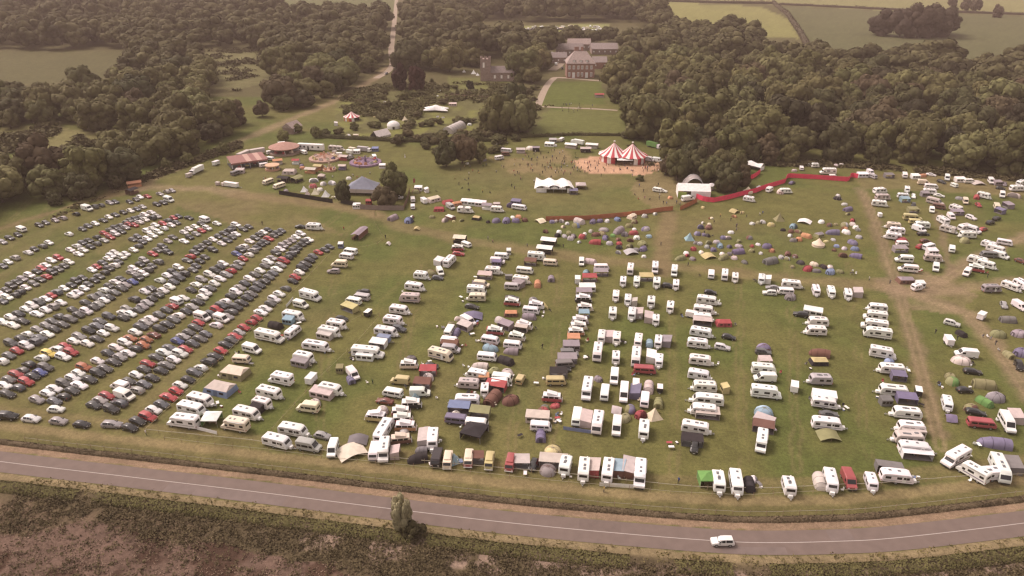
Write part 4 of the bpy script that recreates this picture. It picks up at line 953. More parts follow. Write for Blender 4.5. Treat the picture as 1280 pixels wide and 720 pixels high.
# ------------------------------------------------------------------ the car park: one string per line of cars, "x y colour" from the road upwards
CARLINES = [
"162 534 k,172 526 g,185 521 r,192 512 w,202 505 g,211 496 r,220 488 r,225 481 w,235 474 k,243 465 g,251 459 w,261 452 g,269 445 k,276 438 r,282 430 g,289 425 g,294 420 r,299 415 s,305 409 r,314 402 r,321 397 r,326 390 w,332 385 w,338 379 g,343 374 w,349 367 w,357 360 g,366 351 k,369 346 r,374 340 w,378 335 k,382 330 g,387 325 k,391 320 g,398 315 r,406 312 g,412 308 g",
"139 511 g,149 503 g,156 495 V,170 487 s,180 480 g,190 472 g,201 463 g,208 456 g,217 449 w,225 442 w,232 436 r,241 429 g,250 423 g,257 417 g,270 406 w,277 399 V,284 395 s,289 389 g,295 384 g,302 378 g,309 372 g,314 367 g,319 361 g,324 356 g,330 351 g,336 346 g,341 341 g,346 336 w,351 331 s,355 326 r,360 321 g,364 317 g,368 313 g,372 309 g,377 305 g,382 302 g,386 299 w",
"117 506 g,125 500 s,134 494 r,150 483 V,161 476 g,170 468 w,180 461 g,185 454 r,195 446 g,205 440 w,212 434 g,222 426 b,229 420 s,236 415 g,244 409 g,248 403 r,253 397 V,264 393 g,271 387 r,277 382 g,282 376 w,289 370 g,295 365 w,300 359 s,306 354 g,312 348 w,319 343 g,325 338 w,331 332 g,335 327 w,340 322 s,345 316 g,350 311 w,354 307 s,359 303 s,365 300 s,370 296 w,376 292 w",
"68 501 g,79 495 g,90 488 g,99 481 w,112 474 g,122 466 g,131 460 g,142 452 g,150 446 s,160 441 w,169 435 g,179 431 o,183 424 o,192 418 n,200 411 g,209 405 g,217 399 g,223 394 w,233 389 g,240 383 s,247 377 g,253 371 w,257 366 w,262 360 g,268 354 w,275 348 w,283 343 s,289 338 r,295 333 g,299 328 s,304 323 r,311 318 w,316 313 s,321 309 g,326 305 g,331 302 g,336 298 r,342 294 g,347 291 g,352 288 g",
"46 499 s,59 491 w,68 485 w,80 479 g,91 472 w,98 466 w,105 459 o,122 451 w,135 441 g,145 434 w,156 428 w,163 422 o,169 415 w,176 408 g,182 403 s,189 398 w,199 393 g,208 387 g,215 382 r,221 377 V,229 372 w,239 362 g,245 355 w,252 349 s,262 343 w,269 338 g,275 333 g,279 329 w,296 317 b,301 312 g,305 308 w,312 301 w,319 297 g,324 293 g,329 290 w,335 287 g",
"9 492 g,22 484 g,33 477 r,41 470 g,50 465 b,57 459 g,79 446 w,89 440 r,109 429 w,121 423 g,129 416 w,140 410 w,154 397 g,163 392 w,173 387 g,178 383 s,184 378 s,190 373 g,197 368 g,204 363 w,212 358 w,217 352 g,224 347 g,230 342 g,241 337 g,245 332 g,250 326 g,256 321 g,266 312 g,277 304 w,284 300 g,290 296 g,295 292 w,304 286 g,311 283 g",
"5 481 w,11 474 g,20 467 r,28 462 g,36 455 g,52 447 w,61 442 y,71 437 w,81 432 r,92 426 w,99 420 s,111 413 g,121 407 g,125 401 g,136 395 g,155 391 w,158 385 s,168 374 g,181 364 w,188 360 g,200 350 w,209 344 w,216 340 g,223 334 w,234 325 g,238 320 r,243 315 g,248 311 g,253 307 g,259 303 g,266 299 w,273 295 g,280 291 g,286 288 g,290 285 g,295 281 w",
"2 451 w,11 444 g,21 438 r,33 432 w,43 427 g,49 422 g,59 417 w,68 411 g,78 405 g,88 399 g,98 393 g,108 389 w,117 384 g,123 380 s,130 375 w,136 371 g,143 365 g,152 360 g,157 356 s,166 352 b,173 347 g,179 342 w,185 337 g,190 332 g,198 327 g,210 315 g,230 301 w,237 296 g,245 292 s,252 288 r,259 285 w",
"14 429 g,26 423 g,34 417 w,46 411 s,57 406 s,65 401 g,74 395 g,91 387 g,107 378 g,117 371 g,125 368 g,130 362 w,136 357 g,144 352 w,151 348 g,164 340 s,167 335 w,175 330 g,180 325 s,191 317 r,197 312 g,203 308 g,210 301 s,216 296 g,230 290 w,236 286 w,244 283 w,251 279 g,256 275 V,271 279 w",
"16 406 w,28 401 g,46 392 w,57 387 w,66 383 s,76 378 w,91 369 w,97 365 w,105 360 w,110 355 g,118 350 g,124 345 g,131 340 g,136 335 g,143 331 w,148 327 g,152 321 w,157 317 w,167 312 w,173 307 g,178 302 g,184 298 w,191 294 w,198 290 w,205 285 w,214 281 w,221 278 g",
"3 402 w,13 396 w,23 392 g,32 386 w,40 382 w,49 378 g,57 373 w,64 369 r,71 365 g,80 360 w,89 356 g,95 351 g,103 347 g,115 337 w,121 333 r,128 328 g,135 323 w,139 319 w,143 315 w,166 299 g,172 295 g,184 289 w,189 285 w,194 281 w,204 279 r,210 275 g,217 272 r,223 270 g,236 272 k",
"2 376 g,9 371 w,19 368 g,25 364 g,32 359 w,42 354 g,50 349 g,58 345 r,65 340 g,73 336 g,80 332 g,86 327 w,98 317 w,104 312 w,113 308 g,121 304 g,130 300 s,138 296 r,144 292 w,152 289 g,157 284 s,161 280 r,168 281 r,174 277 w,182 274 w,190 272 g,197 270 s",
"1 367 w,8 362 g,14 357 g,21 352 g,28 348 s,37 344 w,46 339 g,52 335 r,57 331 w,64 325 w,73 322 r,88 312 w,96 307 w,103 303 g,111 300 g,121 296 g,130 291 r,138 287 g,144 284 k,150 281 g,158 278 g,162 275 g,168 273 g,175 271 g,181 268 w,189 265 w",
"3 332 g,10 327 w,19 322 s,35 315 w,43 311 g,53 307 g,61 303 w,86 292 w,103 286 g,110 282 g,119 279 w,129 275 g,136 271 w,144 268 g,154 265 g,163 263 w,171 261 g,178 258 s",
"3 302 s,12 297 g,22 293 g,27 287 V,49 281 g,57 278 g,69 275 s,78 272 s,95 267 k,109 261 V,118 258 g,126 256 g,137 253 s,144 252 g,162 252 g,170 249 g,175 246 w,184 245 r,200 242 s,208 239 s,215 238 s,196 255 k,204 253 k,211 250 V",
"10 520 k,39 523 w,70 511 w,73 526 s,102 530 k,140 530 s"]

# ------------------------------------------------------------------ the camp: "kind x y angle length colour [second colour]"
# kinds: C caravan, M motorhome, V van, H high van, P two-tone camper, K car, X trailer, L lorry, D dome, T tunnel, R frame tent, B bell, Y pyramid, G gazebo, A open awning, Z closed awning, W windbreak, F sheet, S stall
CAMP = {
'first caravan row beside the car park': """
M 388 369 -14 6.6 w;W 362 377 50 6 w;H 376 380 -14 4.6 w;C 366 394 -10 6 w;T 344 406 -15 5 k;Z 361 401 -8 3 l;C 366 414 38 6 w;M 337 420 -12 8 w;H 315 436 -14 5 w;V 302 449 -4 4.4 c;R 294 466 -10 7 c v;R 276 486 -12 7.4 i b;C 250 499 -14 6.3 w;C 239 510 -13 6.5 w;M 229 526 172 6.9 w;G 265 525 0 4.2 w e;W 258 537 -14 6 w""",
'second row from the car park': """
V 438 314 172 4.8 w;V 433 320 172 4.8 w;H 424 330 176 5.2 c;K 417 339 178 4.4 s;S 450 293 220 9 m n;Z 426 307 0 1.8 w b;C 420 405 -10 5.4 w;K 427 398 -10 4.3 k;C 411 414 -12 6 w;Z 407 419 -12 4.4 i;C 394 432 -9 7.4 w;C 379 446 -12 5.4 w;Z 376 453 -12 4.4 m;M 351 473 168 6 w;C 336 490 -14 6.2 w;C 327 503 -14 4.6 w;A 322 510 -12 3 k;C 308 516 -13 6.2 w;M 294 530 170 6 c;X 389 474 46 4.4 w;Z 425 462 0 1.8 v;V 441 467 -50 5 w;T 438 473 -60 4 p;C 412 486 -12 6 w;Z 403 492 -12 5.6 i;H 385 509 172 5.2 c;D 393 503 0 4.2 i;C 366 537 -10 6.4 w;K 403 544 -12 4.6 s;C 346 551 -14 6.4 w;H 386 557 -10 5.2 s;H 416 560 -108 4.8 w;F 439 563 20 6.4 c;F 447 549 0 4.6 g""",
'third row from the car park': """
K 376 283 -2 4.4 k;C 392 283 -4 5.8 w;V 452 371 172 5 s;K 454 365 172 4.4 g;V 442 376 170 4.8 w;A 437 385 -20 5 y;X 460 391 40 3.6 k;S 575 300 -4 5 c k;V 583 305 -20 3.8 w;P 572 310 0 4.4 r w;K 573 317 -4 4.4 r;M 562 326 45 6.8 w;A 549 327 45 4 w;V 550 339 -60 4.6 w;D 539 340 0 3.6 v;K 547 347 -6 4.6 g;C 526 344 -6 4.6 w;C 518 358 -8 5.8 w;M 512 372 176 5.8 i;C 499 387 -8 5.6 w;C 491 400 -8 5.6 w;K 499 411 -14 4.4 g;C 482 414 -9 6.2 w;X 480 424 -8 5 b;A 473 430 -8 4.4 w;M 460 440 -5 8 w;Z 457 445 -5 4.6 w""",
'fourth row from the car park': """
F 591 394 0 6 p;V 585 401 -28 5 w;A 581 408 -20 4 i;V 562 413 60 5.2 w;T 570 415 60 4 p;D 564 404 0 3.4 v;D 572 397 0 2.8 i;V 562 426 -6 4.6 w;A 562 431 -6 4.6 n;V 564 436 -6 4.8 s;M 551 443 -14 6.2 c;D 514 447 0 3.4 g;P 511 456 0 4.6 c w;K 539 457 -6 4.8 g;A 535 464 0 4.2 r;D 535 471 0 4.2 i;V 500 475 174 4.6 y;A 528 480 -4 4.2 n;V 525 490 0 4.8 w;V 491 491 170 4.8 w;Y 519 496 0 3.4 l;K 481 501 170 4.5 n;P 514 505 2 4.8 k w;D 478 512 0 4 i;P 470 521 174 4.9 y w;P 501 514 4 4.4 r w;P 503 523 4 4.6 r w;M 480 537 60 8 w;P 507 533 0 4.8 o;D 505 538 0 3 i;P 501 549 6 4.6 n c;V 468 564 -104 5 w;M 480 562 -99 6.2 w;Z 494 566 -99 3 i;C 541 548 -96 6.4 w;Z 530 547 -96 5 i;T 527 561 0 3.2 g""",
'front row behind the tape fence': """
T 522 572 10 5 k;V 546 572 -106 4.8 k;P 560 575 -100 4.6 c c;Y 568 573 20 3.8 l;P 586 573 -98 4.6 r c;A 596 573 0 3 n;P 612 576 -100 4.6 y y;P 638 578 -104 4.6 r r;A 649 578 0 4.4 i;K 667 580 -114 4.4 k;D 691 563 40 5.4 y;A 692 577 -4 6 i r;D 685 586 0 5 g;C 707 581 -105 5.2 w;C 730 586 -96 6.6 w;A 742 585 -100 4.4 i r;C 760 587 -98 6.8 w;A 773 586 -104 4.2 l n;A 786 585 86 5.4 i n;M 800 592 -94 7 w;W 776 606 -4 9 w;C 898 601 -80 5.8 w;G 883 600 0 3.6 e e;C 920 602 -80 6.8 w;T 937 604 -80 4.4 k;D 942 597 0 2.4 w;C 986 607 -74 4.8 w;C 1038 600 -76 6.4 w;T 1025 600 -76 5 i;V 1061 599 -66 5.2 r;C 1089 601 -70 4.6 w;C 1121 595 -6 6.2 w;Z 1111 585 172 5 g;M 1195 571 208 6.6 w;M 1217 589 150 5.6 w;C 1236 592 -176 5.2 w;M 1250 585 -64 7.6 w;A 1266 582 -64 4.6 g""",
'fifth row from the car park': """
V 627 320 -4 4.8 w;Z 636 315 0 1.6 w;V 622 326 -4 4.8 w;Z 621 329 -4 3 p;C 616 338 -4 5.4 w;A 606 345 -4 4.6 i;V 602 355 -6 4.8 c;A 598 357 0 4 g;M 596 362 -4 5.6 w;C 596 371 178 5.4 c;K 590 383 -10 3.8 g;K 640 372 -4 4.2 g;P 640 378 -4 4.8 r w;R 639 391 0 4 o n;T 627 401 -30 5 i;A 632 407 -20 4 m;P 619 414 -4 4.8 r w;D 611 408 0 2 r;D 613 420 0 3.2 l;V 613 425 -10 4.8 w;D 613 434 0 4.4 l;V 609 446 -6 5 w;T 600 457 -6 5 i;C 596 467 170 5.2 w;A 605 473 0 2.6 o;C 586 479 176 5.2 i;D 617 464 0 4 v;C 606 486 -96 4.4 w;T 616 497 50 6.4 n;C 584 500 178 6.2 w;A 574 510 -4 5 b;D 570 516 0 3.2 i;V 571 524 -6 5.2 p;A 600 516 -6 4.6 v;V 596 529 -4 5 w;G 593 541 -14 5.6 k k""",
'sixth row from the car park': """
S 686 303 -6 6 w k;S 681 313 -6 6 w k;M 671 320 -4 5.8 w;V 688 328 -4 4.6 c;A 663 328 -4 4 n;V 656 338 -6 5.4 w;C 651 349 -8 5.2 w;X 636 346 0 3.4 g;V 640 358 -4 4.6 s;A 648 355 -20 3.6 m;T 672 354 -90 4.4 o;T 689 347 -90 4.6 m;D 667 375 0 4.2 g;P 670 382 -4 4.8 w w;V 664 388 -6 4.8 w;T 661 395 -6 4.6 m;P 655 407 -8 4.8 c w;A 652 410 -8 3.6 i;P 646 421 -8 4.6 i w;V 641 431 -6 4.8 w;T 639 438 -6 4.6 m;T 632 450 -20 5 k;D 634 466 0 4.6 i;V 628 472 -6 5 w;A 620 483 -10 5 r;V 625 478 0 4.4 w;D 638 499 20 5 n;V 651 473 60 3.8 y;W 682 381 -50 4 y""",
'seventh row from the car park': """
V 727 327 -92 4.4 w;T 738 326 0 4.6 i;V 752 334 0 4.8 w;A 751 341 0 4.6 m;D 733 339 0 3.4 l;A 737 348 0 4.6 r;X 722 350 -90 4.2 w;Z 734 360 0 5 w;A 730 366 0 4.8 m;P 729 374 0 5 k w;P 731 385 0 4.8 c w;A 730 393 0 3 l;P 725 401 0 4.8 m w;P 723 408 0 4.8 c w;P 720 415 0 4.6 o w;A 717 424 0 3.4 o;Z 714 433 0 4.4 m;V 712 441 0 4.6 g;A 709 449 0 5 m;V 706 455 4 4.6 g;K 703 461 0 4.6 g;A 698 467 0 4.4 k;V 695 476 0 4.8 y;P 690 497 -4 4.8 r w;D 694 505 0 2.4 r;D 681 508 0 3 g;D 679 514 0 4.2 r;Z 672 522 -4 5.4 i;V 676 533 -4 4.6 w;T 676 543 -90 4.8 p""",
'block of caravans in the middle of the camp': """
M 788 336 -98 5.6 w;C 779 351 -96 4.8 w;C 796 351 -95 5 w;M 819 334 -93 5.6 w;C 821 353 -95 5.2 w;M 843 338 -96 5.4 w;C 845 355 -94 5 w;C 770 369 -96 5.2 w;C 785 374 -95 5 w;Z 793 378 -95 2.6 i;C 814 377 -95 5 w;C 838 383 -98 5.2 w;C 766 391 -95 5 w;C 790 392 -97 5.6 w;A 798 392 -98 4.2 i;C 820 399 -93 4.4 w;A 811 397 88 4.6 i;K 836 357 -10 3.8 k;A 808 347 0 4.4 y;C 752 420 -98 5.6 w;A 761 421 -104 4 i;C 771 422 -97 5.2 w;M 747 440 -98 6.6 w;C 770 446 -93 5 w;C 798 425 -99 5.8 w;T 812 428 -90 3.6 l;C 823 426 -97 5.2 w;A 833 427 -104 4 m;M 795 446 -95 7 w;C 824 450 -95 5 w;A 814 446 86 4.6 w;V 806 462 -4 5.4 r;M 734 486 -100 7.4 w;D 748 472 0 2.8 m;V 756 491 -98 5.4 w;V 768 471 -96 5.6 w;H 780 491 -95 6.6 w;V 795 482 -92 4.4 w;A 794 490 -100 4.6 p;T 811 483 -95 5 i;X 825 485 -90 3 k;V 806 500 -97 5 w;T 823 502 -94 4.6 v;F 771 511 80 3.4 i;D 788 510 0 3.6 p;D 801 517 0 3.6 r;D 781 521 0 3.4 v;Y 818 518 10 4.8 c;V 721 521 -100 5.8 w;M 747 528 -100 6.4 w;A 733 524 80 5 i;W 725 537 -8 8 b;H 771 533 -96 5.6 w;C 805 536 -95 6 w""",
'long row of caravans right of the middle block': """
K 888 365 -6 5 k;C 884 375 -8 6 w;C 880 387 -7 6 w;V 867 393 -10 4.4 w;C 879 396 -6 5.2 w;A 878 402 -5 5.2 i;R 905 403 0 4.4 r r;C 876 415 -10 5.8 w;C 872 429 -7 5.6 w;K 911 421 -12 4.4 k;K 903 434 -10 4.8 w;C 875 450 -7 5.8 w;C 874 468 -10 5.4 w;C 881 483 176 5.6 w;Z 906 486 -60 2.4 y;C 885 499 174 7.2 w;C 879 512 174 5.8 w;A 884 517 -5 5.4 i;C 869 534 -10 6 w;A 865 551 -6 4.6 k;K 868 558 -94 4.6 g""",
'short row by the big blue dome tent': """
D 955 434 0 5.4 p;K 954 440 -8 4.4 g;A 956 452 0 3.2 i;M 955 461 -4 5.6 w;V 956 472 178 5.2 w;M 958 490 -6 6.6 w;D 955 515 -70 6.2 l;A 955 527 -20 4.4 i;A 954 534 -10 4.6 n;M 952 551 -97 6.2 w""",
'line of caravans along the cross track': """
V 889 343 -93 4.4 w;M 906 343 -92 5.2 w;C 919 346 -92 4.8 w;C 952 348 -96 5 w;Z 959 350 -96 3.4 w;K 966 359 176 4.6 s;K 962 366 176 5 w;C 989 355 -6 5.8 w;V 982 364 176 4.6 w;D 988 370 0 4.8 g;C 1020 362 -74 5.6 w;C 1039 364 -74 5.8 w;C 1060 367 -78 5.6 w;Z 1072 366 -78 4.2 i;Z 1016 390 -10 5.2 w;K 1001 393 170 4.2 k;C 1023 402 176 5.6 w;C 1020 413 177 5.4 w""",
'short row left of the parked motorhomes': """
T 1025 441 0 6 n;R 1024 451 0 4.4 y k;C 1026 474 178 5.4 s;X 993 484 -92 4.2 w;Z 1030 496 -8 5.4 w;C 1031 503 -8 5.8 w;K 1036 517 -4 4.8 g;C 1034 529 -6 6.4 w;F 1036 543 0 5 v""",
'row of motorhomes along the rutted track': """
C 1097 384 174 5.2 w;M 1094 395 172 5.8 w;M 1093 406 171 6.4 w;M 1097 416 172 6.6 w;M 1104 441 -10 6 w;D 1112 451 0 3.6 b;C 1115 461 175 6 w;A 1123 471 -6 3.4 p;C 1117 488 174 6.4 w;A 1133 499 -6 4.4 p;Z 1107 502 0 2.6 g;X 1148 489 -80 3.6 k;C 1134 516 174 6.2 w;C 1139 534 175 5.6 w;Z 1140 539 -4 5 i;C 1136 547 176 6 i;C 1144 560 -6 6.4 w;A 1145 567 -5 6 w""",
'scattered pitches right of the rutted track': """
V 1208 442 174 5.2 w;D 1202 450 0 4.6 i;X 1186 426 -55 4.6 w;K 1190 404 -14 4.4 w;T 1202 416 -30 3.4 k;X 1227 395 40 4.2 w;T 1260 399 -4 5 g;D 1248 417 0 4.6 v;D 1274 416 0 4.8 m;K 1274 457 -64 4.4 k;T 1261 442 -40 4.2 v;D 1277 440 0 5 p;K 1216 464 -6 4.8 k;D 1188 469 0 3.6 v;D 1191 476 0 4.4 e;K 1206 487 0 5.4 k;T 1230 480 -8 6 v;C 1184 503 -76 5.2 w;F 1189 521 -70 3.4 p;T 1231 501 -30 4.4 e;D 1245 496 0 5 m;D 1214 509 0 4 v;K 1220 515 -10 5 k;V 1227 529 -6 5.6 r;H 1259 528 -60 6.6 w;A 1269 521 -60 4.2 i;T 1244 553 -8 7.4 p;K 1255 381 -62 4.6 s;V 1275 382 -30 4.8 w;C 1239 360 0 5.2 m;C 1264 357 -20 5.2 w;C 1277 355 -30 5.4 w;V 1190 311 -88 4.2 w;C 1146 358 10 3.2 w;K 1276 326 -20 4.2 n""",
'left column of the upper right camp': """
C 1117 282 174 5.2 c;C 1121 288 174 5.4 w;C 1117 295 172 5.4 w;D 1127 301 0 5.6 r;V 1128 304 0 4 w;A 1125 312 0 4.6 m;H 1130 324 176 5.4 w;H 1135 336 174 5.8 w;R 1132 350 0 5 m n;Z 1150 356 0 2.6 w;C 1100 238 4 5.6 w;C 1103 246 0 5.6 i;C 1099 254 -6 5.6 w;X 1100 268 -50 3 w""",
'second column of the upper right camp': """
C 1153 281 176 5.4 w;V 1149 286 -20 5 w;K 1154 292 0 4.8 k;K 1157 301 0 5 n;K 1151 308 20 4 r;V 1161 308 16 5 w;Z 1165 315 0 3.4 w;C 1166 322 -6 5.4 i;V 1170 334 -92 4.8 w;H 1141 272 -4 6.6 y;V 1144 277 -4 4.4 y;A 1141 263 0 4 v;C 1134 236 -80 4.8 w;C 1129 244 -4 4.4 w;A 1131 250 0 3.6 l;K 1142 245 -80 4 w;K 1142 257 -84 4.4 g""",
'third column of the upper right camp': """
V 1155 228 -4 5 c;V 1164 233 -4 5.2 w;C 1162 239 -4 5.2 w;Z 1156 243 0 3.2 m;K 1174 244 -10 3.6 w;H 1169 252 -14 6.4 i;V 1174 258 -10 4.6 n;V 1165 262 -80 4.2 w;C 1179 275 -30 5.4 w;V 1189 270 -40 4.6 w;C 1185 286 -14 5.6 i;C 1195 260 -20 5 w;A 1196 266 0 4.4 m;H 1207 251 -70 4.6 c;D 1200 247 0 3.4 g;T 1221 246 90 4.4 r;K 1223 256 -40 4.4 r;C 1230 244 -14 5 w;K 1214 272 -20 3.8 w;C 1206 284 10 5.4 w;H 1216 287 -16 5.6 w;C 1210 293 178 5.4 w;D 1206 300 0 4.6 v;K 1229 286 20 4.4 r;K 1238 278 20 4.8 k;K 1246 273 20 4.6 k;V 1246 258 -66 5 c;A 1260 257 -30 4.4 m;A 1250 264 -20 3.4 p""",
'slanting line beside the right-hand track': """
C 1236 305 -16 4.6 w;C 1245 311 -16 5.6 w;V 1256 303 -10 4.8 w;V 1251 319 -16 5 w;V 1236 318 176 5 g;C 1222 325 -14 6.2 w;C 1233 330 -16 5.4 w;P 1220 336 -10 5 r w;V 1209 340 -130 4.8 w""",
'top row under the right-hand wood': """
Z 1078 219 0 4.6 w;V 1088 215 -30 4.6 w;V 1091 220 -20 4 s;A 1111 220 0 4 g;V 1131 219 -74 5 w;Z 1144 221 0 3.6 w;T 1153 219 0 4.2 o;K 1164 218 -10 4.4 w;K 1177 227 -20 4.4 k;H 1184 222 -80 5 w;Z 1200 225 0 4.4 w;V 1211 226 0 4.2 w;F 1223 228 0 6 i;H 1239 226 -50 5 w;Z 1247 229 0 3.2 m;K 1251 235 -10 4.2 g;H 1253 243 -80 4.8 w;C 1271 235 0 5.6 w;C 1276 228 20 5 w;D 1268 244 0 5 i;K 1256 230 -80 3.6 m;V 1193 231 -20 3 w""",
'group beside the red fence': """
M 1035 214 178 6.6 w;V 1002 210 -70 3.6 w;D 1052 205 0 3.6 i;C 1019 206 0 3.4 w;D 1012 205 0 2.8 w;D 993 212 0 3 i;C 936 248 -10 4.4 w;B 935 239 0 4.4 c;C 962 236 30 4 w;C 982 238 0 4.8 w;D 976 239 0 4.6 i;K 990 228 30 4.2 p;F 950 234 0 3 w;V 1041 220 0 3 w;D 1045 206 0 3 i"""}
# small tents: "kind x y size colour"
TENTS = {
'in the tent field before the red fence': """
Y 862 297 5 l;D 872 291 3.6 p;D 876 283 3.6 p;D 880 292 2.8 p;D 886 283 3.8 n;D 879 277 2 w;D 887 279 2.6 c;D 885 293 2.4 k;D 904 296 3.2 p;D 910 296 3 i;D 914 289 2.8 w;D 937 296 3.4 n;D 940 306 2.4 r;D 948 304 2 w;D 959 307 4 p;D 965 312 3 o;D 951 315 2.2 w;D 940 312 3 v;D 924 300 2.6 v;D 924 306 3 m;D 912 307 2.8 p;T 923 314 5 p;D 912 316 2.6 g;D 900 306 3.4 l;D 896 301 3 s;D 892 311 3.2 p;D 884 307 3 s;D 886 302 3.4 v;D 875 303 2.6 s;D 870 302 2.4 g;D 867 310 3.2 r;D 858 315 2.6 w;D 859 318 2.2 r;T 850 322 4.4 v;D 866 322 2.8 m;D 877 314 2.4 c;F 886 319 5 y;D 903 316 2.8 w;T 904 321 4.6 v;D 918 321 3.2 i;D 931 326 2.6 g;T 963 326 6 g;D 940 278 2.8 w;D 948 277 2.6 v;D 954 276 2.8 s;D 964 280 3.4 y;Y 974 273 5.4 v;F 1006 276 5.2 w;D 992 282 4 l;D 989 288 3 n;D 988 293 2.6 w;D 979 286 2.4 k;D 998 288 2.8 v;D 999 298 3.4 o;T 1008 294 4.4 o;D 992 299 3.2 g;R 1024 293 3.2 m v;B 1023 305 4.6 c;D 1033 300 2 y;D 1027 276 3.4 w;D 1037 280 3 n;D 1045 279 2.4 v;T 1041 290 5.4 p;D 1056 280 4 v;D 1056 285 3.8 o;D 1058 289 3.6 w;D 1066 274 2.6 r;D 1066 279 3 i;D 1070 283 3.2 w;D 1073 286 2.6 s;D 1042 298 2.2 s;D 1046 306 2.8 b;D 1056 309 2.8 s;D 1066 302 4 p;D 1074 295 3 s;D 1069 310 3.4 b;T 1070 319 4.6 p;D 1054 318 3.6 n;D 1043 311 2.4 n;D 1056 254 2.6 s;T 1060 261 4.6 p;D 1060 266 2.4 v;D 1047 247 4 k;D 1048 243 2.4 s;D 1001 327 3.2 k;D 1010 335 4.2 r;D 1018 329 3 c;D 1021 337 3 g;D 1038 333 3 i;D 1030 332 3 k;D 1038 339 4 b;D 1050 338 3 v;D 977 320 3 s;D 984 322 2.6 s;D 991 332 2.2 v;D 994 319 3 n;D 985 316 3 n;F 918 263 4.2 y;D 918 269 2.4 o;D 928 264 2.2 y;D 890 271 2 c;D 879 258 2.2 y""",
'in the tents below the brown fence': """
F 675 275 4.6 c;D 690 276 3.2 p;D 695 275 2.4 i;D 702 275 3 i;D 709 278 2.6 w;D 704 282 2.4 c;T 724 276 5.4 i;D 720 281 4 b;D 741 276 3.6 p;D 750 275 3 p;D 759 275 3 w;D 772 273 3.6 b;R 790 270 3.8 c c;D 793 276 3.6 v;D 786 281 3.4 v;D 806 269 3.4 s;D 819 266 2.4 w;D 682 288 3 n;D 699 289 3 w;D 697 293 3.4 k;D 711 290 2.8 v;D 706 294 2.6 s;D 713 297 3.4 s;D 717 294 3 m;D 728 295 4 r;D 731 291 2.2 w;D 724 301 2 w;D 745 292 3.4 n;D 755 286 3.8 m;D 753 291 3.2 v;D 757 296 3.6 p;T 744 302 5 r;D 766 293 2.8 e;T 773 288 6 m;D 781 292 3.8 m;D 792 290 3.8 r;D 796 296 3.6 w;D 793 285 2.4 w;D 807 285 3.8 p;D 811 294 3 l;D 762 303 3 s;D 773 298 2.6 n;D 774 303 3.2 r;D 774 308 3.4 k;D 773 314 2.6 s;D 787 307 3.6 v;F 789 314 5 s;D 795 311 3 g;D 803 304 4.6 v;D 804 310 3.6 p;D 805 319 2.4 w;D 788 299 3 n;D 739 288 2.8 v""",
'in the row of tents by the market stalls': """
T 491 272 5.4 m;D 511 275 5.2 b;D 515 270 2.4 w;D 540 270 2.8 v;R 563 271 4 w n;D 556 274 3.4 i;D 567 275 1.8 y;D 577 274 2.2 v;R 596 272 3.4 y k;D 610 276 2.4 k;D 620 275 4.2 p;D 633 275 4.4 p;D 645 275 4 p;D 641 270 2.4 w;D 648 270 3.6 o;D 656 274 3.4 n;F 521 285 2.6 y;F 485 304 2 w""",
'inside the black fence': """
Y 380 237 4.4 w;D 392 225 5 w;D 391 232 4.2 r;D 404 229 4 w;D 415 228 4.4 w;Y 394 240 5 c;D 400 236 3.4 w;Y 407 243 5 w;D 417 246 2.8 w;S 355 225 6 k k;S 371 225 6 v k;D 357 238 3.4 m;Y 384 241 3.2 i"""}
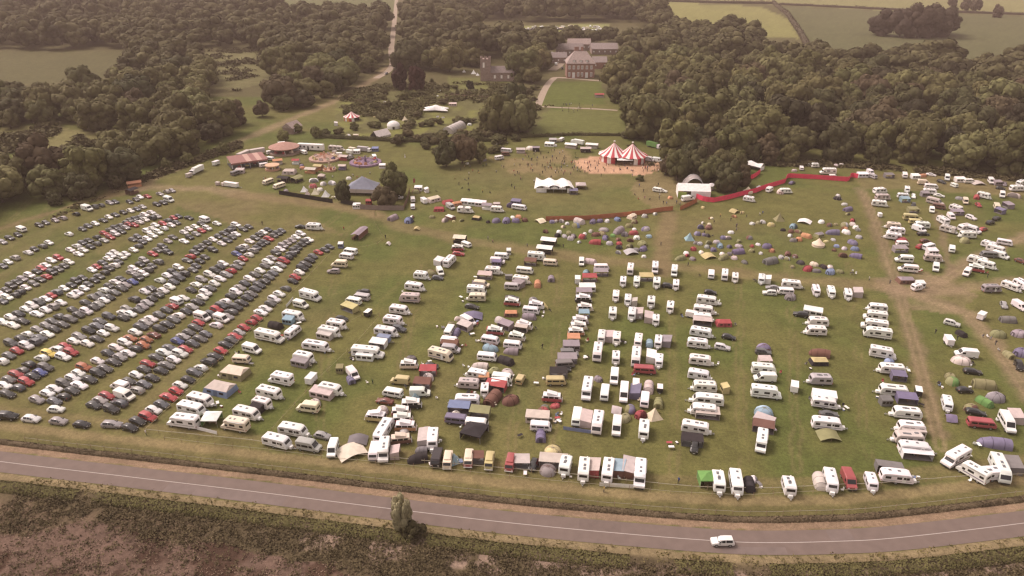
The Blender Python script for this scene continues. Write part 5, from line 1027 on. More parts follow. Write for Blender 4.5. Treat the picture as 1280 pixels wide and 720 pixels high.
STALLS = {
'in the row of market stalls': """
D 520 239 0 5 n;Z 523 236 0 3.4 w;V 516 249 -80 4 w;X 530 251 -35 5 w;V 516 258 -86 3.4 w;R 542 249 14 5.6 c i;Z 533 238 -40 2.4 w;R 549 261 0 4.4 r r;R 560 252 10 4.4 r r;R 571 254 10 4.2 o o;V 563 258 -30 4.8 s;Z 583 253 -4 4.4 w;Z 592 254 -4 4.4 w;Z 601 255 -4 4.4 w;C 581 262 -4 5.8 w;S 609 259 -4 4.4 m w;C 621 261 -4 4.8 w;V 649 259 -8 6 w;D 638 256 0 4.6 p;Z 645 253 -6 4 p;R 621 255 0 3.2 i n""",
'along the top edge of the arena': """
Z 687 181 -4 5 w;D 694 181 0 3 w;Z 691 176 0 4 s;D 664 185 0 5.4 i;S 651 189 0 5 i i;S 670 187 0 4 m k;S 714 183 -6 7 w i;L 722 177 170 8 w;S 740 183 -4 7 w i;S 732 188 0 6 i k;V 702 174 30 4 w;X 698 175 0 3 c;L 817 181 -14 9 e;V 633 188 -4 5.6 w;V 624 197 10 4.4 w;V 600 194 -14 5 w;D 605 199 0 3 i;Y 568 195 0 4.4 w;Y 506 195 0 1 w;D 584 203 0 2.4 c;D 620 179 0 2 w;V 822 200 -8 5 w;V 811 199 -8 6 w;V 632 192 0 4 n""",
'beside the fairground rides': """
V 335 227 200 5.4 c;V 349 232 198 5.6 c;X 437 190 170 5 w;X 440 187 170 5 c;Z 469 187 0 3.4 b;C 420 185 -4 8 i;L 246 212 205 9 w;X 236 219 200 4 i;X 270 204 200 5 w;S 168 231 8 6.4 o o;S 165 240 20 5 k n;X 289 231 -8 10 w;X 272 229 -8 2.6 i;X 279 230 -30 2.6 i;X 418 190 0 3 i""",
'in the upper garden': """
Y 506 149 0 5 c;Z 420 155 80 3 w;D 435 170 0 5 w;X 445 170 0 4 c;D 587 155 0 4 w;Z 566 131 0 5 i;Y 592 91 0 6 w;Y 597 93 0 4 w;Y 580 89 -30 4 w;D 550 113 0 3 w;D 547 119 0 2 w;D 481 127 0 2.4 w;D 468 145 0 2 y;D 547 145 0 2.4 s;D 544 152 0 2 y;D 554 146 0 2 s;S 749 120 0 7 r i;L 493 83 -100 6 w;K 483 92 -150 4.4 k""",
'at the mansion': """
V 697 77 -60 5 w;V 695 80 -60 5 w;K 690 66 -70 5 w;K 702 66 -60 5 g;V 697 51 -80 6 w;V 703 54 -80 5 s;K 698 58 -20 5 w;V 739 50 -80 5 w;V 741 46 -80 5 w;V 737 44 0 5 w;X 752 81 0 6 s;V 763 63 0 5 w;V 703 85 -80 4 k"""}
# ------------------------------------------------------------------ placing the vehicles and tents
CARCOL = {'w': (.78, .76, .74), 's': (.32, .30, .295), 'k': (.02, .02, .021), 'r': (.36, .045, .05), 'b': (.07, .085, .24), 'y': (.6, .46, .12), 'o': (.36, .12, .05), 'n': (.16, .05, .035), 'm': (.22, .18, .2), 'v': (.16, .17, .1), 'c': (.6, .54, .42), 'p': (.14, .11, .2), 'i': (.5, .36, .33)}
CARNAME = {'w': 'white', 's': 'silver', 'g': 'dark grey', 'k': 'black', 'r': 'red', 'b': 'blue', 'y': 'yellow', 'o': 'orange brown', 'n': 'maroon', 'm': 'grey', 'v': 'olive', 'c': 'cream', 'p': 'purple', 'i': 'pale pink'}
CARS = []
for li, line in enumerate(CARLINES):
    for k, s in enumerate(line.split(',')):
        x, y, c = s.split(); CARS.append((float(x), float(y), c, li, k))
order = sorted(range(len(CARS)), key=lambda i: math.hypot(*at(CARS[i][0], CARS[i][1])[:2]))
NCAMPCARS = sum(s.strip().startswith('K ') for d in (CAMP, STALLS) for t_ in d.values() for s in t_.split(';'))
NIND = 300 - NCAMPCARS - 1
rank_of = {i: r for r, i in enumerate(order)}
def car_paint_col(c):
    if c == 'g': b_ = rnd.choice([.03, .04, .055, .08, .1, .14]); return tuple(b_ * q for q in rnd.choice([(1, 1, 1), (1.06, 1, .95), (.92, .95, 1.06)]))
    return jit(CARCOL[c], .15)
LINE_NAMES = ['first', 'second', 'third', 'fourth', 'fifth', 'sixth', 'seventh', 'eighth', 'ninth', 'tenth', 'eleventh', 'twelfth', 'thirteenth', 'fourteenth', 'fifteenth']
mass = []
for i, (x, y, c, li, k) in enumerate(CARS):
    front = rnd.random() > .14
    ang = -17 + rnd.uniform(-2.5, 2.5) + (0 if li < 15 else 12)
    p = at(x, y, .75); h = heading(x, y, ang) + (0 if front else math.pi); p = (p[0], p[1], 0)
    near_ = rank_of[i] < NIND
    if c == 'V': kind = 'van'; P = list(VNP[rnd.choice([0, 1, 2])]); col = jit(PAL['w'], .05); cn = 'white'
    else:
        kind = rnd.choices(['hatchback', 'saloon', 'estate car', 'off-road car'], (5, 2.2, 1.4, 1.8))[0]; base, hi = CARP[kind]; col = car_paint_col(c); cn = CARNAME[c]
        P = base + (hi if rank_of[i] < 110 else hi[:2])
    if not near_ and c != 'V': mass.append((kind, p, h, col)); continue
    s = rnd.uniform(1.0, 1.1)
    o = make('parked_van' if c == 'V' else 'parked_car', P, p, h, {'body': col}, (s, s, s))
    n = sum(1 for q in CARS if q[3] == li and q[4] < k) + 1
    if li < 15:
        lab = f'{cn} {kind}, {ordn(n)} from road in {LINE_NAMES[li]} car line from the caravans'
    else: lab = f'{cn} {kind} parked apart near the road, {ordn(sorted([10,39,70,73,102,140]).index(int(x)) + 1)} from the left'
    tag(o, lab, 'van' if c == 'V' else 'car', 'cars parked in lines on the grass')
# cars beyond the 300 that show largest: one mass
Vs, Fs, Ms, Cs = [], [], [], []
mb = MB(); cols = []
for kind, p, h, col in mass:
    ca, sa = math.cos(h), math.sin(h)
    for pt in CARP[kind][0]:
        me = pt['mesh']; n0 = len(mb.v)
        if pt['name'] == 'wheel' : pass
        for vtx in me.vertices:
            X, Y, Z = vtx.co; X += pt['loc'][0]; Y += pt['loc'][1]; Z += pt['loc'][2]
            mb.v.append((p[0] + X * ca - Y * sa, p[1] + X * sa + Y * ca, Z))
        for f in me.polygons:
            mname = me.materials[f.material_index].name
            mb.f.append(tuple(q + n0 for q in f.vertices)); mb.m.append(mb.slot('mass_paint' if mname == 'car_paint' else mname)); cols.append(col)
m = mat('mass_paint', rough=.32, objcol=True, coat=.6); nt = m.node_tree
vc = nt.nodes.new('ShaderNodeVertexColor'); vc.layer_name = 'paint'; nt.links.new(vc.outputs[0], nt.nodes['Principled BSDF'].inputs['Base Color'])
if mass:
    me = mb.mesh('distant_parked_cars', weld=False); ca_ = me.color_attributes.new('paint', 'FLOAT_COLOR', 'CORNER')
    arr = []
    for f, cc in zip(me.polygons, cols): arr += [(*cc, 1)] * f.loop_total
    ca_.data.foreach_set('color', np.array(arr, np.float32).ravel())
    tag(obj('distant_parked_cars', me), 'far ends of the car lines packed together below the farm track', 'parked cars', 'cars parked in lines on the grass', 'stuff')
print('cars', len(CARS), 'mass', len(mass))

def put(code, x, y, ang, L, c, c2=None, place=None, group=None):
    col = jit(PAL[c], .07); h0 = {'C': 1.4, 'M': 1.5, 'V': 1.05, 'H': 1.15, 'P': 1.0, 'K': .7, 'X': 1.0, 'L': 1.6}.get(code, .8)
    p = at(x, y, h0); p = (p[0], p[1], 0); h = heading(x, y, ang); cn = CNAME[c]
    sideon = abs(math.sin(R(ang))) < .6
    L *= {'C': 1.2, 'M': 1.14, 'V': 1.1, 'H': 1.1, 'P': 1.06, 'A': 1.06, 'Z': 1.06, 'D': .9, 'T': .95}.get(code, 1) if sideon or code in 'DT' else (1.06 if code in 'CMVHP' else 1)
    if code == 'C':
        k = rnd.randrange(5); base = (5.0, 5.0, 5.8, 4.2, 5.6)[k] + .6; s = L / base
        o = make('caravan', CVP[k], p, h, {'body': col, 'trim': jit(PAL[rnd.choice('gmmsnip')])}, (s, max(.92, min(1.08, s)), max(.92, min(1.06, s)))); d = f'{cn} touring caravan'; cat = 'caravan'
    elif code == 'M':
        k = rnd.randrange(3); s = L / 6.4; o = make('motorhome', MHP[k], p, h, {'body': col, 'trim': jit(PAL[rnd.choice('gmmsnpb')])}, (s, max(.9, min(1.06, s)), max(.9, min(1.04, s)))); d = f'{cn} {["overcab motorhome", "overcab motorhome", "square fronted motorhome"][k]}'; cat = 'motorhome'
    elif code in 'VH':
        k = 1 if code == 'H' else rnd.choice([0, 2, 2]); s = L / (5.2, 5.2, 4.5)[k]; o = make('camper_van', VNP[k], p, h, {'body': col}, (s, max(.92, min(1.06, s)), max(.9, min(1.1, s)))); d = f'{cn} {["panel van", "high roofed camper van", "camper van"][k]}'; cat = 'van'
    elif code == 'P':
        s = L / 4.4; o = make('camper_van', CMP, p, h, {'body': col, 'top': jit(PAL[c2 or 'w'], .05)}, (s, s, s)); d = f'{cn} pop-top camper van'; cat = 'van'
    elif code == 'K':
        kind = rnd.choice(['hatchback', 'estate car', 'off-road car', 'saloon']); b_, hi = CARP[kind]; cc = car_paint_col(c if c in CARCOL or c == 'g' else 's')
        o = make('parked_car', b_ + hi, p, h, {'body': cc}); d = f'{CARNAME.get(c, cn)} {kind}'; cat = 'car'
    elif code == 'X':
        s = L / 4.0; o = make('trailer', TRP, p, h, {'body': col, 'top': jit(PAL['w'] if c in 'wk' else PAL[c], .05)}, (s, min(1.1, max(.8, s)), min(1.1, max(.8, s)))); d = f'{cn} box trailer'; cat = 'trailer'
    elif code == 'L':
        s = L / 10.2; o = make('lorry', LRP, p, h, {'body': col, 'top': jit(PAL['w'], .05)}, (s, max(.8, s), max(.8, s))); d = f'{cn} bodied lorry'; cat = 'lorry'
    elif code == 'D':
        k = rnd.randrange(3); s = L / 2.7; a = h if ang else rnd.uniform(0, 6.28); dk = tuple(q * .3 for q in col) if rnd.random() < .6 else jit(PAL[rnd.choice('gvsn')])
        o = make('dome_tent', DMP[k], p, a, {'body': col, 'door': dk, 'panel': dk if rnd.random() < .5 else tuple(min(.8, q * 1.35 + .03) for q in col)}, (s, s, (.35 * s + .62 * min(s, 1.4)) * rnd.uniform(.78, 1.0))); d = f'{cn} dome tent'; cat = 'tent'
    elif code == 'T':
        k = rnd.randrange(2); s = L / 4.8; o = make('tunnel_tent', TNP[k], p, h if ang else h + rnd.uniform(-.5, .5), {'body': col, 'door': tuple(q * .4 for q in col)}, (s, min(1.25, max(.8, s)), min(1.15, max(.75, s)))); d = f'{cn} tunnel tent'; cat = 'tent'
    elif code == 'R':
        s = L / 5.6; wc = jit(PAL[c2 or c], .06); o = make('frame_tent', FRP, p, h, {'body': col, 'wall': wc, 'door': tuple(q * .6 for q in wc)}, (s, min(1.2, max(.7, s)), min(1.1, max(.75, s)))); d = f'{cn} roofed frame tent'; cat = 'tent'
    elif code == 'B':
        s = L / 4.4; o = make('bell_tent', BLP, p, h, {'body': col, 'door': tuple(q * .7 for q in col)}, (s, s, s)); d = f'{cn} bell tent'; cat = 'tent'
    elif code == 'Y':
        s = L / 4.4; o = make('pyramid_tent', PYP, p, h + .5, {'body': col, 'door': tuple(q * .75 for q in col)}, (s, s, max(.8, s) * 1.1)); d = f'{cn} pyramid tent'; cat = 'tent'
    elif code == 'G':
        s = L / 3.2; wc = jit(PAL[c2 or c], .06); o = make('gazebo', GZP, p, h, {'body': col, 'wall': wc}, (s, s, 1)); d = f'{cn} topped gazebo'; cat = 'gazebo'
    elif code in 'AZ':
        s = L / 3.4; wc = jit(PAL[c2], .06) if c2 else tuple(min(.8, q * .92) for q in col); o = make('awning', AWP[code == 'Z'], p, h, {'body': col, 'wall': wc, 'door': jit(PAL['g'])}, (s, min(1.15, max(.7, s)), .95)); d = f'{cn} {["open fronted awning", "closed awning"][code == "Z"]}'; cat = 'awning'
    elif code == 'W':
        s = L / 4.0; o = make('windbreak', WBP, p, h, {'body': col}, (s, 1, 1.0)); d = f'{cn} cloth windbreak'; cat = 'windbreak'
    elif code == 'F':
        s = L / 4.8; o = make('shade_sheet', TPP, p, h, {'body': col}, (s, s * .85, .75)); d = f'{cn} stretched shade sheet'; cat = 'shade sheet'
    elif code == 'S':
        s = L / 4.2; o = make('market_stall', STP, p, h, {'body': col, 'wall': jit(PAL[c2 or c], .06)}, (s, min(1.2, max(.8, s)), 1.0)); d = f'{cn} roofed stall'; cat = 'stall'
    return item(o, d, cat, x, y, group, place)

for place, t_ in CAMP.items():
    for s in t_.split(';'):
        q = s.split()
        if q: put(q[0], float(q[1]), float(q[2]), float(q[3]), float(q[4]), q[5], q[6] if len(q) > 6 else None, 'in the ' + place if not place.startswith(('line', 'group')) else 'in the ' + place, 'campers in the ' + place)
for place, t_ in TENTS.items():
    for s in t_.split(';'):
        q = s.split()
        if q: put(q[0], float(q[1]), float(q[2]), rnd.uniform(-30, 30) if q[0] in 'TRSF' else 0, float(q[3]), q[4], q[5] if len(q) > 5 else None, place, 'tents ' + place)
for place, t_ in STALLS.items():
    for s in t_.split(';'):
        q = s.split()
        if q: put(q[0], float(q[1]), float(q[2]), float(q[3]), float(q[4]), q[5], q[6] if len(q) > 6 else None, place, 'stalls and vehicles ' + place)
# the distant camp between the tree belts
for k in range(84):
    x = 630 + k * 1.6 + rnd.uniform(-1.5, 1.5); y = 35 + rnd.uniform(-2.5, 4.5)
    put(rnd.choice('CVVKDM'), x, y, rnd.uniform(-180, 180), rnd.uniform(6, 7.5), rnd.choice('wwwscwg'), None, 'in the far camp behind the mansion', 'vehicles in the far camp')

# folding chairs, tables and cool boxes in front of the pitches
def chair_proto():
    seat = MB().box((0, 0, .44), (.5, .5, .05), 'fabric').mesh('seat'); back = MB().box((-.26, 0, .74), (.05, .5, .6), 'fabric').mesh('backrest')
    leg = MB().cyl((0, 0, .21), .025, .42, 'steel', n=6).mesh('leg')
    return [part('seat', seat, col='body'), part('backrest', back, col='body')] + [part('leg', leg, (x, y, 0)) for x in (-.22, .22) for y in (-.22, .22)]
CHP = chair_proto(); leg_t = MB().cyl((0, 0, .34), .03, .68, 'steel', n=6).mesh('leg')
TBP = [part('table_top', MB().box((0, 0, .7), (1.3, .75, .05), 'fabric').mesh('table_top'), col='body')] + [part('leg', leg_t, (x, y, 0)) for x in (-.55, .55) for y in (-.3, .3)]
BXP = [part('box', MB().box((0, 0, .2), (.65, .42, .4), 'shell').mesh('box'), col='body'), part('lid', MB().box((0, 0, .43), (.69, .46, .06), 'shell').mesh('lid'), col='top')]
hosts = [i for i in ITEMS if i[2] in ('caravan', 'motorhome', 'van', 'awning', 'tent') and i[4] > 330]
rc = random.Random(23)
for h_ in rc.sample(hosts, 110):
    s_ = scale_at(h_[4]); x, y = h_[3] + rc.choice([-1, 1]) * rc.uniform(3.2, 4.6) * s_, h_[4] + rc.uniform(1.2, 3) * s_ * .6
    for q_ in range(rc.choice([1, 1, 2, 3])):
        k_ = rc.choice(['chair', 'chair', 'table', 'box']); xx, yy = x + rc.uniform(-1.2, 1.2) * s_, y + rc.uniform(-.7, .7) * s_
        c_ = rc.choice('wwwkbgrc'); cc = jit(PAL[c_], .1); g_ = at(xx, yy); a_ = rc.uniform(0, 6.28)
        o = make({'chair': 'camp_chair', 'table': 'camp_table', 'box': 'cool_box'}[k_], {'chair': CHP, 'table': TBP, 'box': BXP}[k_], g_, a_, {'body': cc, 'top': PAL['w']})
        item(o, f'{CNAME[c_]} {"folding chair" if k_ == "chair" else "folding table" if k_ == "table" else "cool box"}', 'camp chair' if k_ == 'chair' else 'camp table' if k_ == 'table' else 'cool box', xx, yy, 'camp furniture', h_[6])

# the car on the road
base, hi = CARP['off-road car']
p = at(903, 676.5, .75); o = make('moving_car', base + hi, (p[0], p[1], .055), heading(903, 677, 180), {'body': (.72, .7, .68)}, (.98, .98, .95)); tag(o, 'white car driving along the road below the camp', 'car')

# ------------------------------------------------------------------ people
for k in range(62): x = rnd.uniform(722, 826); person(x, rnd.uniform(199 + abs(x - 770) * .05, 216), None, 'on the pale sand before the striped big top')
for k in range(100):
    x = rnd.gauss(690, 32); y = rnd.gauss(206, 9)
    if not (690 < x < 718 and 225 < y < 250): person(x, y, None, 'on the trodden grass behind the white marquee')
for k in range(24): person(rnd.uniform(790, 850), rnd.uniform(214, 258), None, 'on the grass left of the white stage tent')
for k in range(26): person(rnd.uniform(560, 660), rnd.uniform(205, 242), None, 'on the open grass above the market stalls')
for k in range(20): person(rnd.uniform(700, 752), rnd.uniform(131, 141), None, 'by the path below the mansion lawn')
for k in range(22): person(rnd.uniform(300, 470), rnd.uniform(198, 228), None, 'between the fairground rides')
for k in range(16): person(rnd.uniform(880, 960), rnd.uniform(262, 300), None, 'on the grass below the red fence')
for x, y in [(578, 236), (545, 240), (586, 224)]: person(x, y, 'sit', 'on the grass above the market stalls')
solo = [(755, 615, 'stand', 'person in a mustard top standing on the verge outside the tape fence', 5), (466, 480, 'stand', 'person in a green top standing alone on the grass below the long motorhome', 8), (678, 436, 'walk', 'person in a dark top walking on open grass beside the sixth camper row', 0),
        (860, 333, 'walk', 'person in a black top walking on the cross track above the caravan row', 6), (848, 604, 'stand', 'person in a blue top standing at the tape fence', 3), (1169, 417, 'stand', 'person in a dark top on the grass left of the dark trailer', 0),
        (1196, 425, 'walk', 'person in a black top walking beside the white lidded dark trailer', 6), (1244, 431, 'walk', 'person in a black top walking on the right-hand dirt track', 6), (1247, 438, 'sit', 'person in a white top crouching beside the right-hand dirt track', 1),
        (610, 300, 'stand', 'person in a grey top standing right of the cream roofed stall', 4), (616, 304, 'walk', 'person in a pink top walking right of the cream roofed stall', 7), (482, 298, 'stand', 'person in a dark top standing right of the long canopy stall', 0),
        (430, 288, 'stand', 'person in a red top standing left of the long canopy stall', 2), (328, 281, 'stand', 'person in a dark top standing past the end of the car lines', 0), (189, 437, 'stand', 'person in a grey top standing between parked cars in the car park', 4), (183, 544, 'stand', 'person in a white top standing at the corner of the tape fence', 1),
        (704, 310, 'stand', 'person in a black top standing right of the black stalls with white roofs', 6), (659, 309, 'walk', 'person in a grey top walking left of the black stalls', 4), (760, 302, 'stand', 'person in a green top among the small tents', 8), (826, 307, 'walk', 'person in a black top walking on the path right of the small tents', 6),
        (1086, 351, 'stand', 'person in a white top standing where the tracks meet', 1), (1112, 355, 'stand', 'person in a grey top standing where the tracks meet', 4), (938, 461, 'sit', 'person in a dark top sitting left of the short camper row', 0), (670, 478, 'sit', 'person in a mustard top sitting by the little yellow van', 5), (1234, 347, 'stand', 'person in a dark top standing by the right-hand track fork', 0)]
for x, y, ps, lb, ci in solo: tag(person(x, y, ps, None, lb, ci), group=None)
print('people', NPERS[0])
# ------------------------------------------------------------------ tents of the show ground
def root(name, px, py, ang, label, cat, group=None):
    r = obj(name, None, None, at(px, py), heading(px, py, ang)); r.empty_display_size = 1
    return tag(r, label, cat, group)
def P_(r, name, mb, col=None, smooth=False, loc=(0, 0, 0), rz=0, angle=40):
    return obj(name, shade(mb.mesh(name, smooth, angle=angle)), r, loc, rz, col)
def striped_cone(r0, h, n, wob=.0, zb=0.0, stretch=1.0):
    mb = MB(); sub = 4; N = n * sub; rs = []
    for f in (1.0, .72, .45, .22, .03):
        z = zb + h * (1 - f) ** 1.35 if f < 1 else zb
        rs.append([(r0 * f * math.cos(2 * math.pi * i / N) * stretch, r0 * f * math.sin(2 * math.pi * i / N), z + (.35 * wob * (abs(math.sin(math.pi * i / sub)) - .5) if f == 1 else 0)) for i in range(N)])
    mb.rings(rs, None, ms=lambda k, i: 'stripe_red' if (i // (sub // 2)) % 2 == 0 else 'stripe_white')
    return mb
bt = root('circus_tent', 778, 201, 0, 'red and white striped big top with two peaks before the pale sand', 'circus tent')
for x, y in ((-4.6, 1.2), (4.6, -1.2)):
    P_(bt, 'roof', striped_cone(8.0, 6.0, 12, 1, 3.5, 1.0), None, True, (x, y, 0), .2, 60)
    w_ = MB(); n = 40
    rs = [[(6.9 * math.cos(2 * math.pi * i / n), 6.9 * math.sin(2 * math.pi * i / n), z) for i in range(n)] for z in (0, 3.62)]
    # the wall is open towards the sand
    for i in range(n):
        a = 2 * math.pi * (i + .5) / n; wx, wy = 6.9 * math.cos(a), 6.9 * math.sin(a); inside = math.hypot(wx + x - (-x), wy + y - (-y)) < 6.8
        if inside or (wy < -3 and abs(wx + x) < 4.2): continue
        j = (i + 1) % n; w_.add([rs[0][i], rs[0][j], rs[1][j], rs[1][i]], [(0, 1, 2, 3)], 'stripe_red' if (i // 2) % 2 == 0 else 'stripe_white')
    P_(bt, 'wall', w_, None, False, (x, y, 0))
    P_(bt, 'king_pole', MB().cyl((0, 0, 5.2), .12, 10.4, 'timber', n=8).cyl((0, 0, 10.1), .5, .5, 'stripe_white', n=10), None, False, (x, y, 0))
pv = MB(); pv.add([(-4, -5.2, 3.4), (4, -7.0, 3.4), (4, -9.4, 2.7), (-4, -8.4, 2.7)], [(0, 1, 2, 3)], 'stripe_white'); P_(bt, 'porch', pv)
fl = MB(); fl.box((0, 0, .25), (11, 9, .5), 'timber'); P_(bt, 'stage', fl)
# white marquee with a saddle roof
def saddle(nx_, ny_, f, m='fabric', two=True):
    mb = MB(); V = []
    for i in range(nx_ + 1):
        for j in range(ny_ + 1): V.append(f(i / nx_, j / ny_))
    Fq = [(i * (ny_ + 1) + j, (i + 1) * (ny_ + 1) + j, (i + 1) * (ny_ + 1) + j + 1, i * (ny_ + 1) + j + 1) for i in range(nx_) for j in range(ny_)]
    return mb.add(V, Fq, m)
WHT = (.8, .78, .76)
mq = root('marquee', 692, 237, -1, 'large white marquee with a sagging roof alone on the arena grass', 'marquee')
P_(mq, 'roof', saddle(18, 8, lambda u_, v_: ((u_ - .5) * (17 - 1.5 * v_ + 2 * (1 - v_)) + 1.2 * (.5 - v_), (v_ - .5) * 9.5, 2.5 + 2.0 * v_ * (1.15 - .6 * v_) + 1.1 * abs(math.sin(u_ * math.pi * 3)) * (1 - v_) + .45 * math.cos(u_ * math.pi * 5) * (.4 + v_) - .9 * abs(2 * u_ - 1) ** 3 * (1 - v_))), WHT, True)
wl = MB(); wl.box((0, 4.55, 1.4), (16, .06, 2.8), 'fabric'); wl.box((-8.2, 0, 1.25), (.06, 8.5, 2.4), 'fabric', .1); wl.box((8.1, .5, 1.25), (.06, 8, 2.4), 'fabric', -.1); wl.box((-5.6, -4.5, 1.1), (4.6, .06, 2.2), 'fabric'); wl.box((7.0, -4.6, 1.1), (1.6, .06, 2.2), 'fabric')
P_(mq, 'wall', wl, WHT)
for x in (-3.2, .4, 4.0): P_(mq, 'entrance_peak', MB().add([(x - 1.8, -4.9, 1.8), (x + 1.8, -4.9, 1.8), (x, -4.9, 3.0), (x - 1.5, -3.6, 2.4), (x + 1.5, -3.6, 2.4), (x, -3.0, 3.3)], [(0, 2, 5, 3), (2, 1, 4, 5), (0, 1, 2)], 'fabric'), WHT)
for x in (-8, -4, 0, 4, 8): P_(mq, 'pole', MB().cyl((x, -4.7, 1.1), .06, 2.2, 'steel', n=6))
put('A', 717, 240, 0, 3.6, 'p', 'k', 'by the white marquee', 'stalls by the white marquee'); put('G', 726, 233, 0, 5, 'i', 'i', 'by the white marquee', 'stalls by the white marquee')
# stage
sg = root('stage_tent', 866, 244, -2, 'white gabled stage tent with a grey domed back by the red fence', 'stage tent')
rf = MB(); a, b_ = 7.2, 4.2; rf.add([(-a, -b_, 3.2), (a, -b_, 3.2), (a, 0, 5.6), (-a, 0, 5.6), (a, b_, 3.4), (-a, b_, 3.4)], [(0, 1, 2, 3), (3, 2, 4, 5)], 'fabric'); P_(sg, 'roof', rf, WHT)
wl = MB(); wl.add([(-a, -b_, 0), (-a, b_, 0), (-a, b_, 3.35), (-a, 0, 5.55), (-a, -b_, 3.15)], [(0, 1, 2, 3, 4)], 'fabric'); wl.add([(a, -b_, 0), (a, b_, 0), (a, b_, 3.35), (a, 0, 5.55), (a, -b_, 3.15)], [(4, 3, 2, 1, 0)], 'fabric'); wl.add([(-1.5, -b_, 0), (a, -b_, 0), (a, -b_, 3.15), (-1.5, -b_, 3.15)], [(0, 1, 2, 3)], 'fabric'); P_(sg, 'wall', wl, WHT)
dm = MB(); rs = [[(x, 9.6 + y, z) for x, y, z in [(4.6 * math.cos(math.pi * i / 12) + 1.0, yy, 6.4 * f * math.sin(math.pi * i / 12)) for i in range(13)]] for yy, f in ((-5.2, 1), (-2, 1.04), (1.5, 1.0), (4.5, .82), (6.0, .45))]; dm.rings(rs, 'fabric', close=False); P_(sg, 'domed_back', dm, (.30, .26, .25), True, angle=70)
for f in (-5.2, -2, 1.5): 
    tb = MB(); pts = [(4.7 * math.cos(math.pi * i / 12) + 1.0, 9.6 + f, 6.55 * math.sin(math.pi * i / 12)) for i in range(13)]
    for p, q in zip(pts[:-1], pts[1:]): tb.tube(p, q, .12, 'steel', 5)
    P_(sg, 'rib', tb)
P_(sg, 'platform', MB().box((-3.5, -3.0, .5), (6, 5, 1.0), 'black'))
bn = MB().box((-5.4, -5.6, 1.6), (3.6, .12, 3.0), 'fabric'); P_(sg, 'green_screen', bn, (.30, .36, .10))
put('V', 860, 248, 8, 5.6, 'w', None, 'by the stage tent', 'vehicles by the stage tent'); put('V', 822, 237, -10, 4, 'w', None, 'by the stage tent', 'vehicles by the stage tent'); put('K', 828, 238, -10, 3.6, 'w', None, 'by the stage tent', 'vehicles by the stage tent'); put('V', 889, 220, 10, 4.4, 'w', None, 'by the stage tent', 'vehicles by the stage tent'); put('S', 888, 235, 30, 4, 'w', 'w', 'by the stage tent', 'vehicles by the stage tent'); put('D', 838, 246, 0, 3, 'o', None, 'by the stage tent', 'vehicles by the stage tent')
# long white tent by the red fence
lt = root('marquee', 938, 210, -12, 'long narrow white tent at the upper end of the red fence', 'marquee')
P_(lt, 'roof', saddle(14, 6, lambda u_, v_: ((u_ - .5) * 13, (v_ - .5) * 5, 2.2 + 1.7 * (1 - abs(2 * v_ - 1) ** 1.3) * (.8 + .2 * math.cos(u_ * math.pi * 4)) - .3 * abs(2 * u_ - 1))), WHT, True)
wl = MB(); wl.box((0, 2.3, 1.0), (12, .06, 2.0), 'fabric'); wl.box((6.2, 0, 1.0), (.06, 4.6, 2.0), 'fabric'); wl.box((-6.2, 0, 1.0), (.06, 4.6, 2.0), 'fabric'); P_(lt, 'wall', wl, WHT)
# blue marquee
bm_ = root('marquee', 454, 240, -2, 'slate blue marquee with one high peak and a pale valance', 'marquee')
def bluef(u_, v_):
    x, y = (u_ - .5) * 13.5, (v_ - .5) * 10.5; d = max(abs(2 * u_ - 1), abs(2 * v_ - 1)); return (x, y + .0, 3.0 + 4.6 * max(0, 1 - d) ** 1.15)
P_(bm_, 'roof', saddle(14, 14, bluef), (.235, .245, .30), True)
wl = MB()
for sx, sy, dx, dy_ in ((0, -5.2, 13.4, .06), (0, 5.2, 13.4, .06), (-6.7, 0, .06, 10.3), (6.7, 0, .06, 10.3)): wl.box((sx, sy, 2.15), (dx, dy_, 1.75), 'fabric')
P_(bm_, 'valance', wl, (.55, .48, .45))
for x in (-6.4, -2, 2, 6.4): P_(bm_, 'pole', MB().cyl((x, -5.0, 1.2), .07, 2.4, 'timber', n=6))
put('Z', 446, 258, 0, 3, 'w', None, 'by the blue marquee', 'stalls by the blue marquee'); put('Z', 461, 253, 0, 2.4, 'r', None, 'by the blue marquee', 'stalls by the blue marquee'); put('V', 497, 246, 0, 4.6, 'w', None, 'by the blue marquee', 'stalls by the blue marquee')
# garden tents
st = root('stretch_tent', 545, 139, 0, 'white star shaped stretch tent in the upper garden', 'stretch tent')
def starf(u_, v_):
    x, y = (u_ * 2 - 1), (v_ * 2 - 1); k = 1 - .28 * math.cos(2 * math.atan2(y, x)) ** 2 * max(abs(x), abs(y)); return (x * 8.5 * k, y * 4.6 * k - .8 * x, 1.3 + 2.6 * (1 - max(abs(x), abs(y)) ** 1.5) + .7 * math.cos(x * 7) * (1 - abs(y)) * .6)
P_(st, 'canopy', saddle(14, 10, starf), (.82, .8, .79), True)
for x, y, h in ((0, 0, 3.9), (-4.5, 0, 3.2), (4.5, -.5, 3.2), (-7.5, 3, 1.4), (7.5, -3, 1.4)): P_(st, 'pole', MB().cyl((x, y, h / 2), .08, h, 'timber', n=6))
yu = root('yurt', 492, 160, 0, 'round white domed yurt at the foot of the garden', 'yurt')
n = 18; P_(yu, 'roof', MB().rings([[(r * math.cos(2 * math.pi * i / n), r * math.sin(2 * math.pi * i / n), z) for i in range(n)] for r, z in ((4.0, 1.7), (3.6, 2.8), (2.6, 3.7), (1.2, 4.3), (.1, 4.5))], 'fabric', cap1=True), WHT, True, angle=60)
P_(yu, 'wall', MB().cyl((0, 0, .9), 3.9, 1.8, 'fabric', n=18, cap=False), (.72, .7, .68)); P_(yu, 'door', MB().box((.6, -3.9, .85), (1.3, .15, 1.6), 'black'))
rt = root('ridge_tent', 476, 171, 14, 'plain white ridge tent below the domed yurt', 'tent')
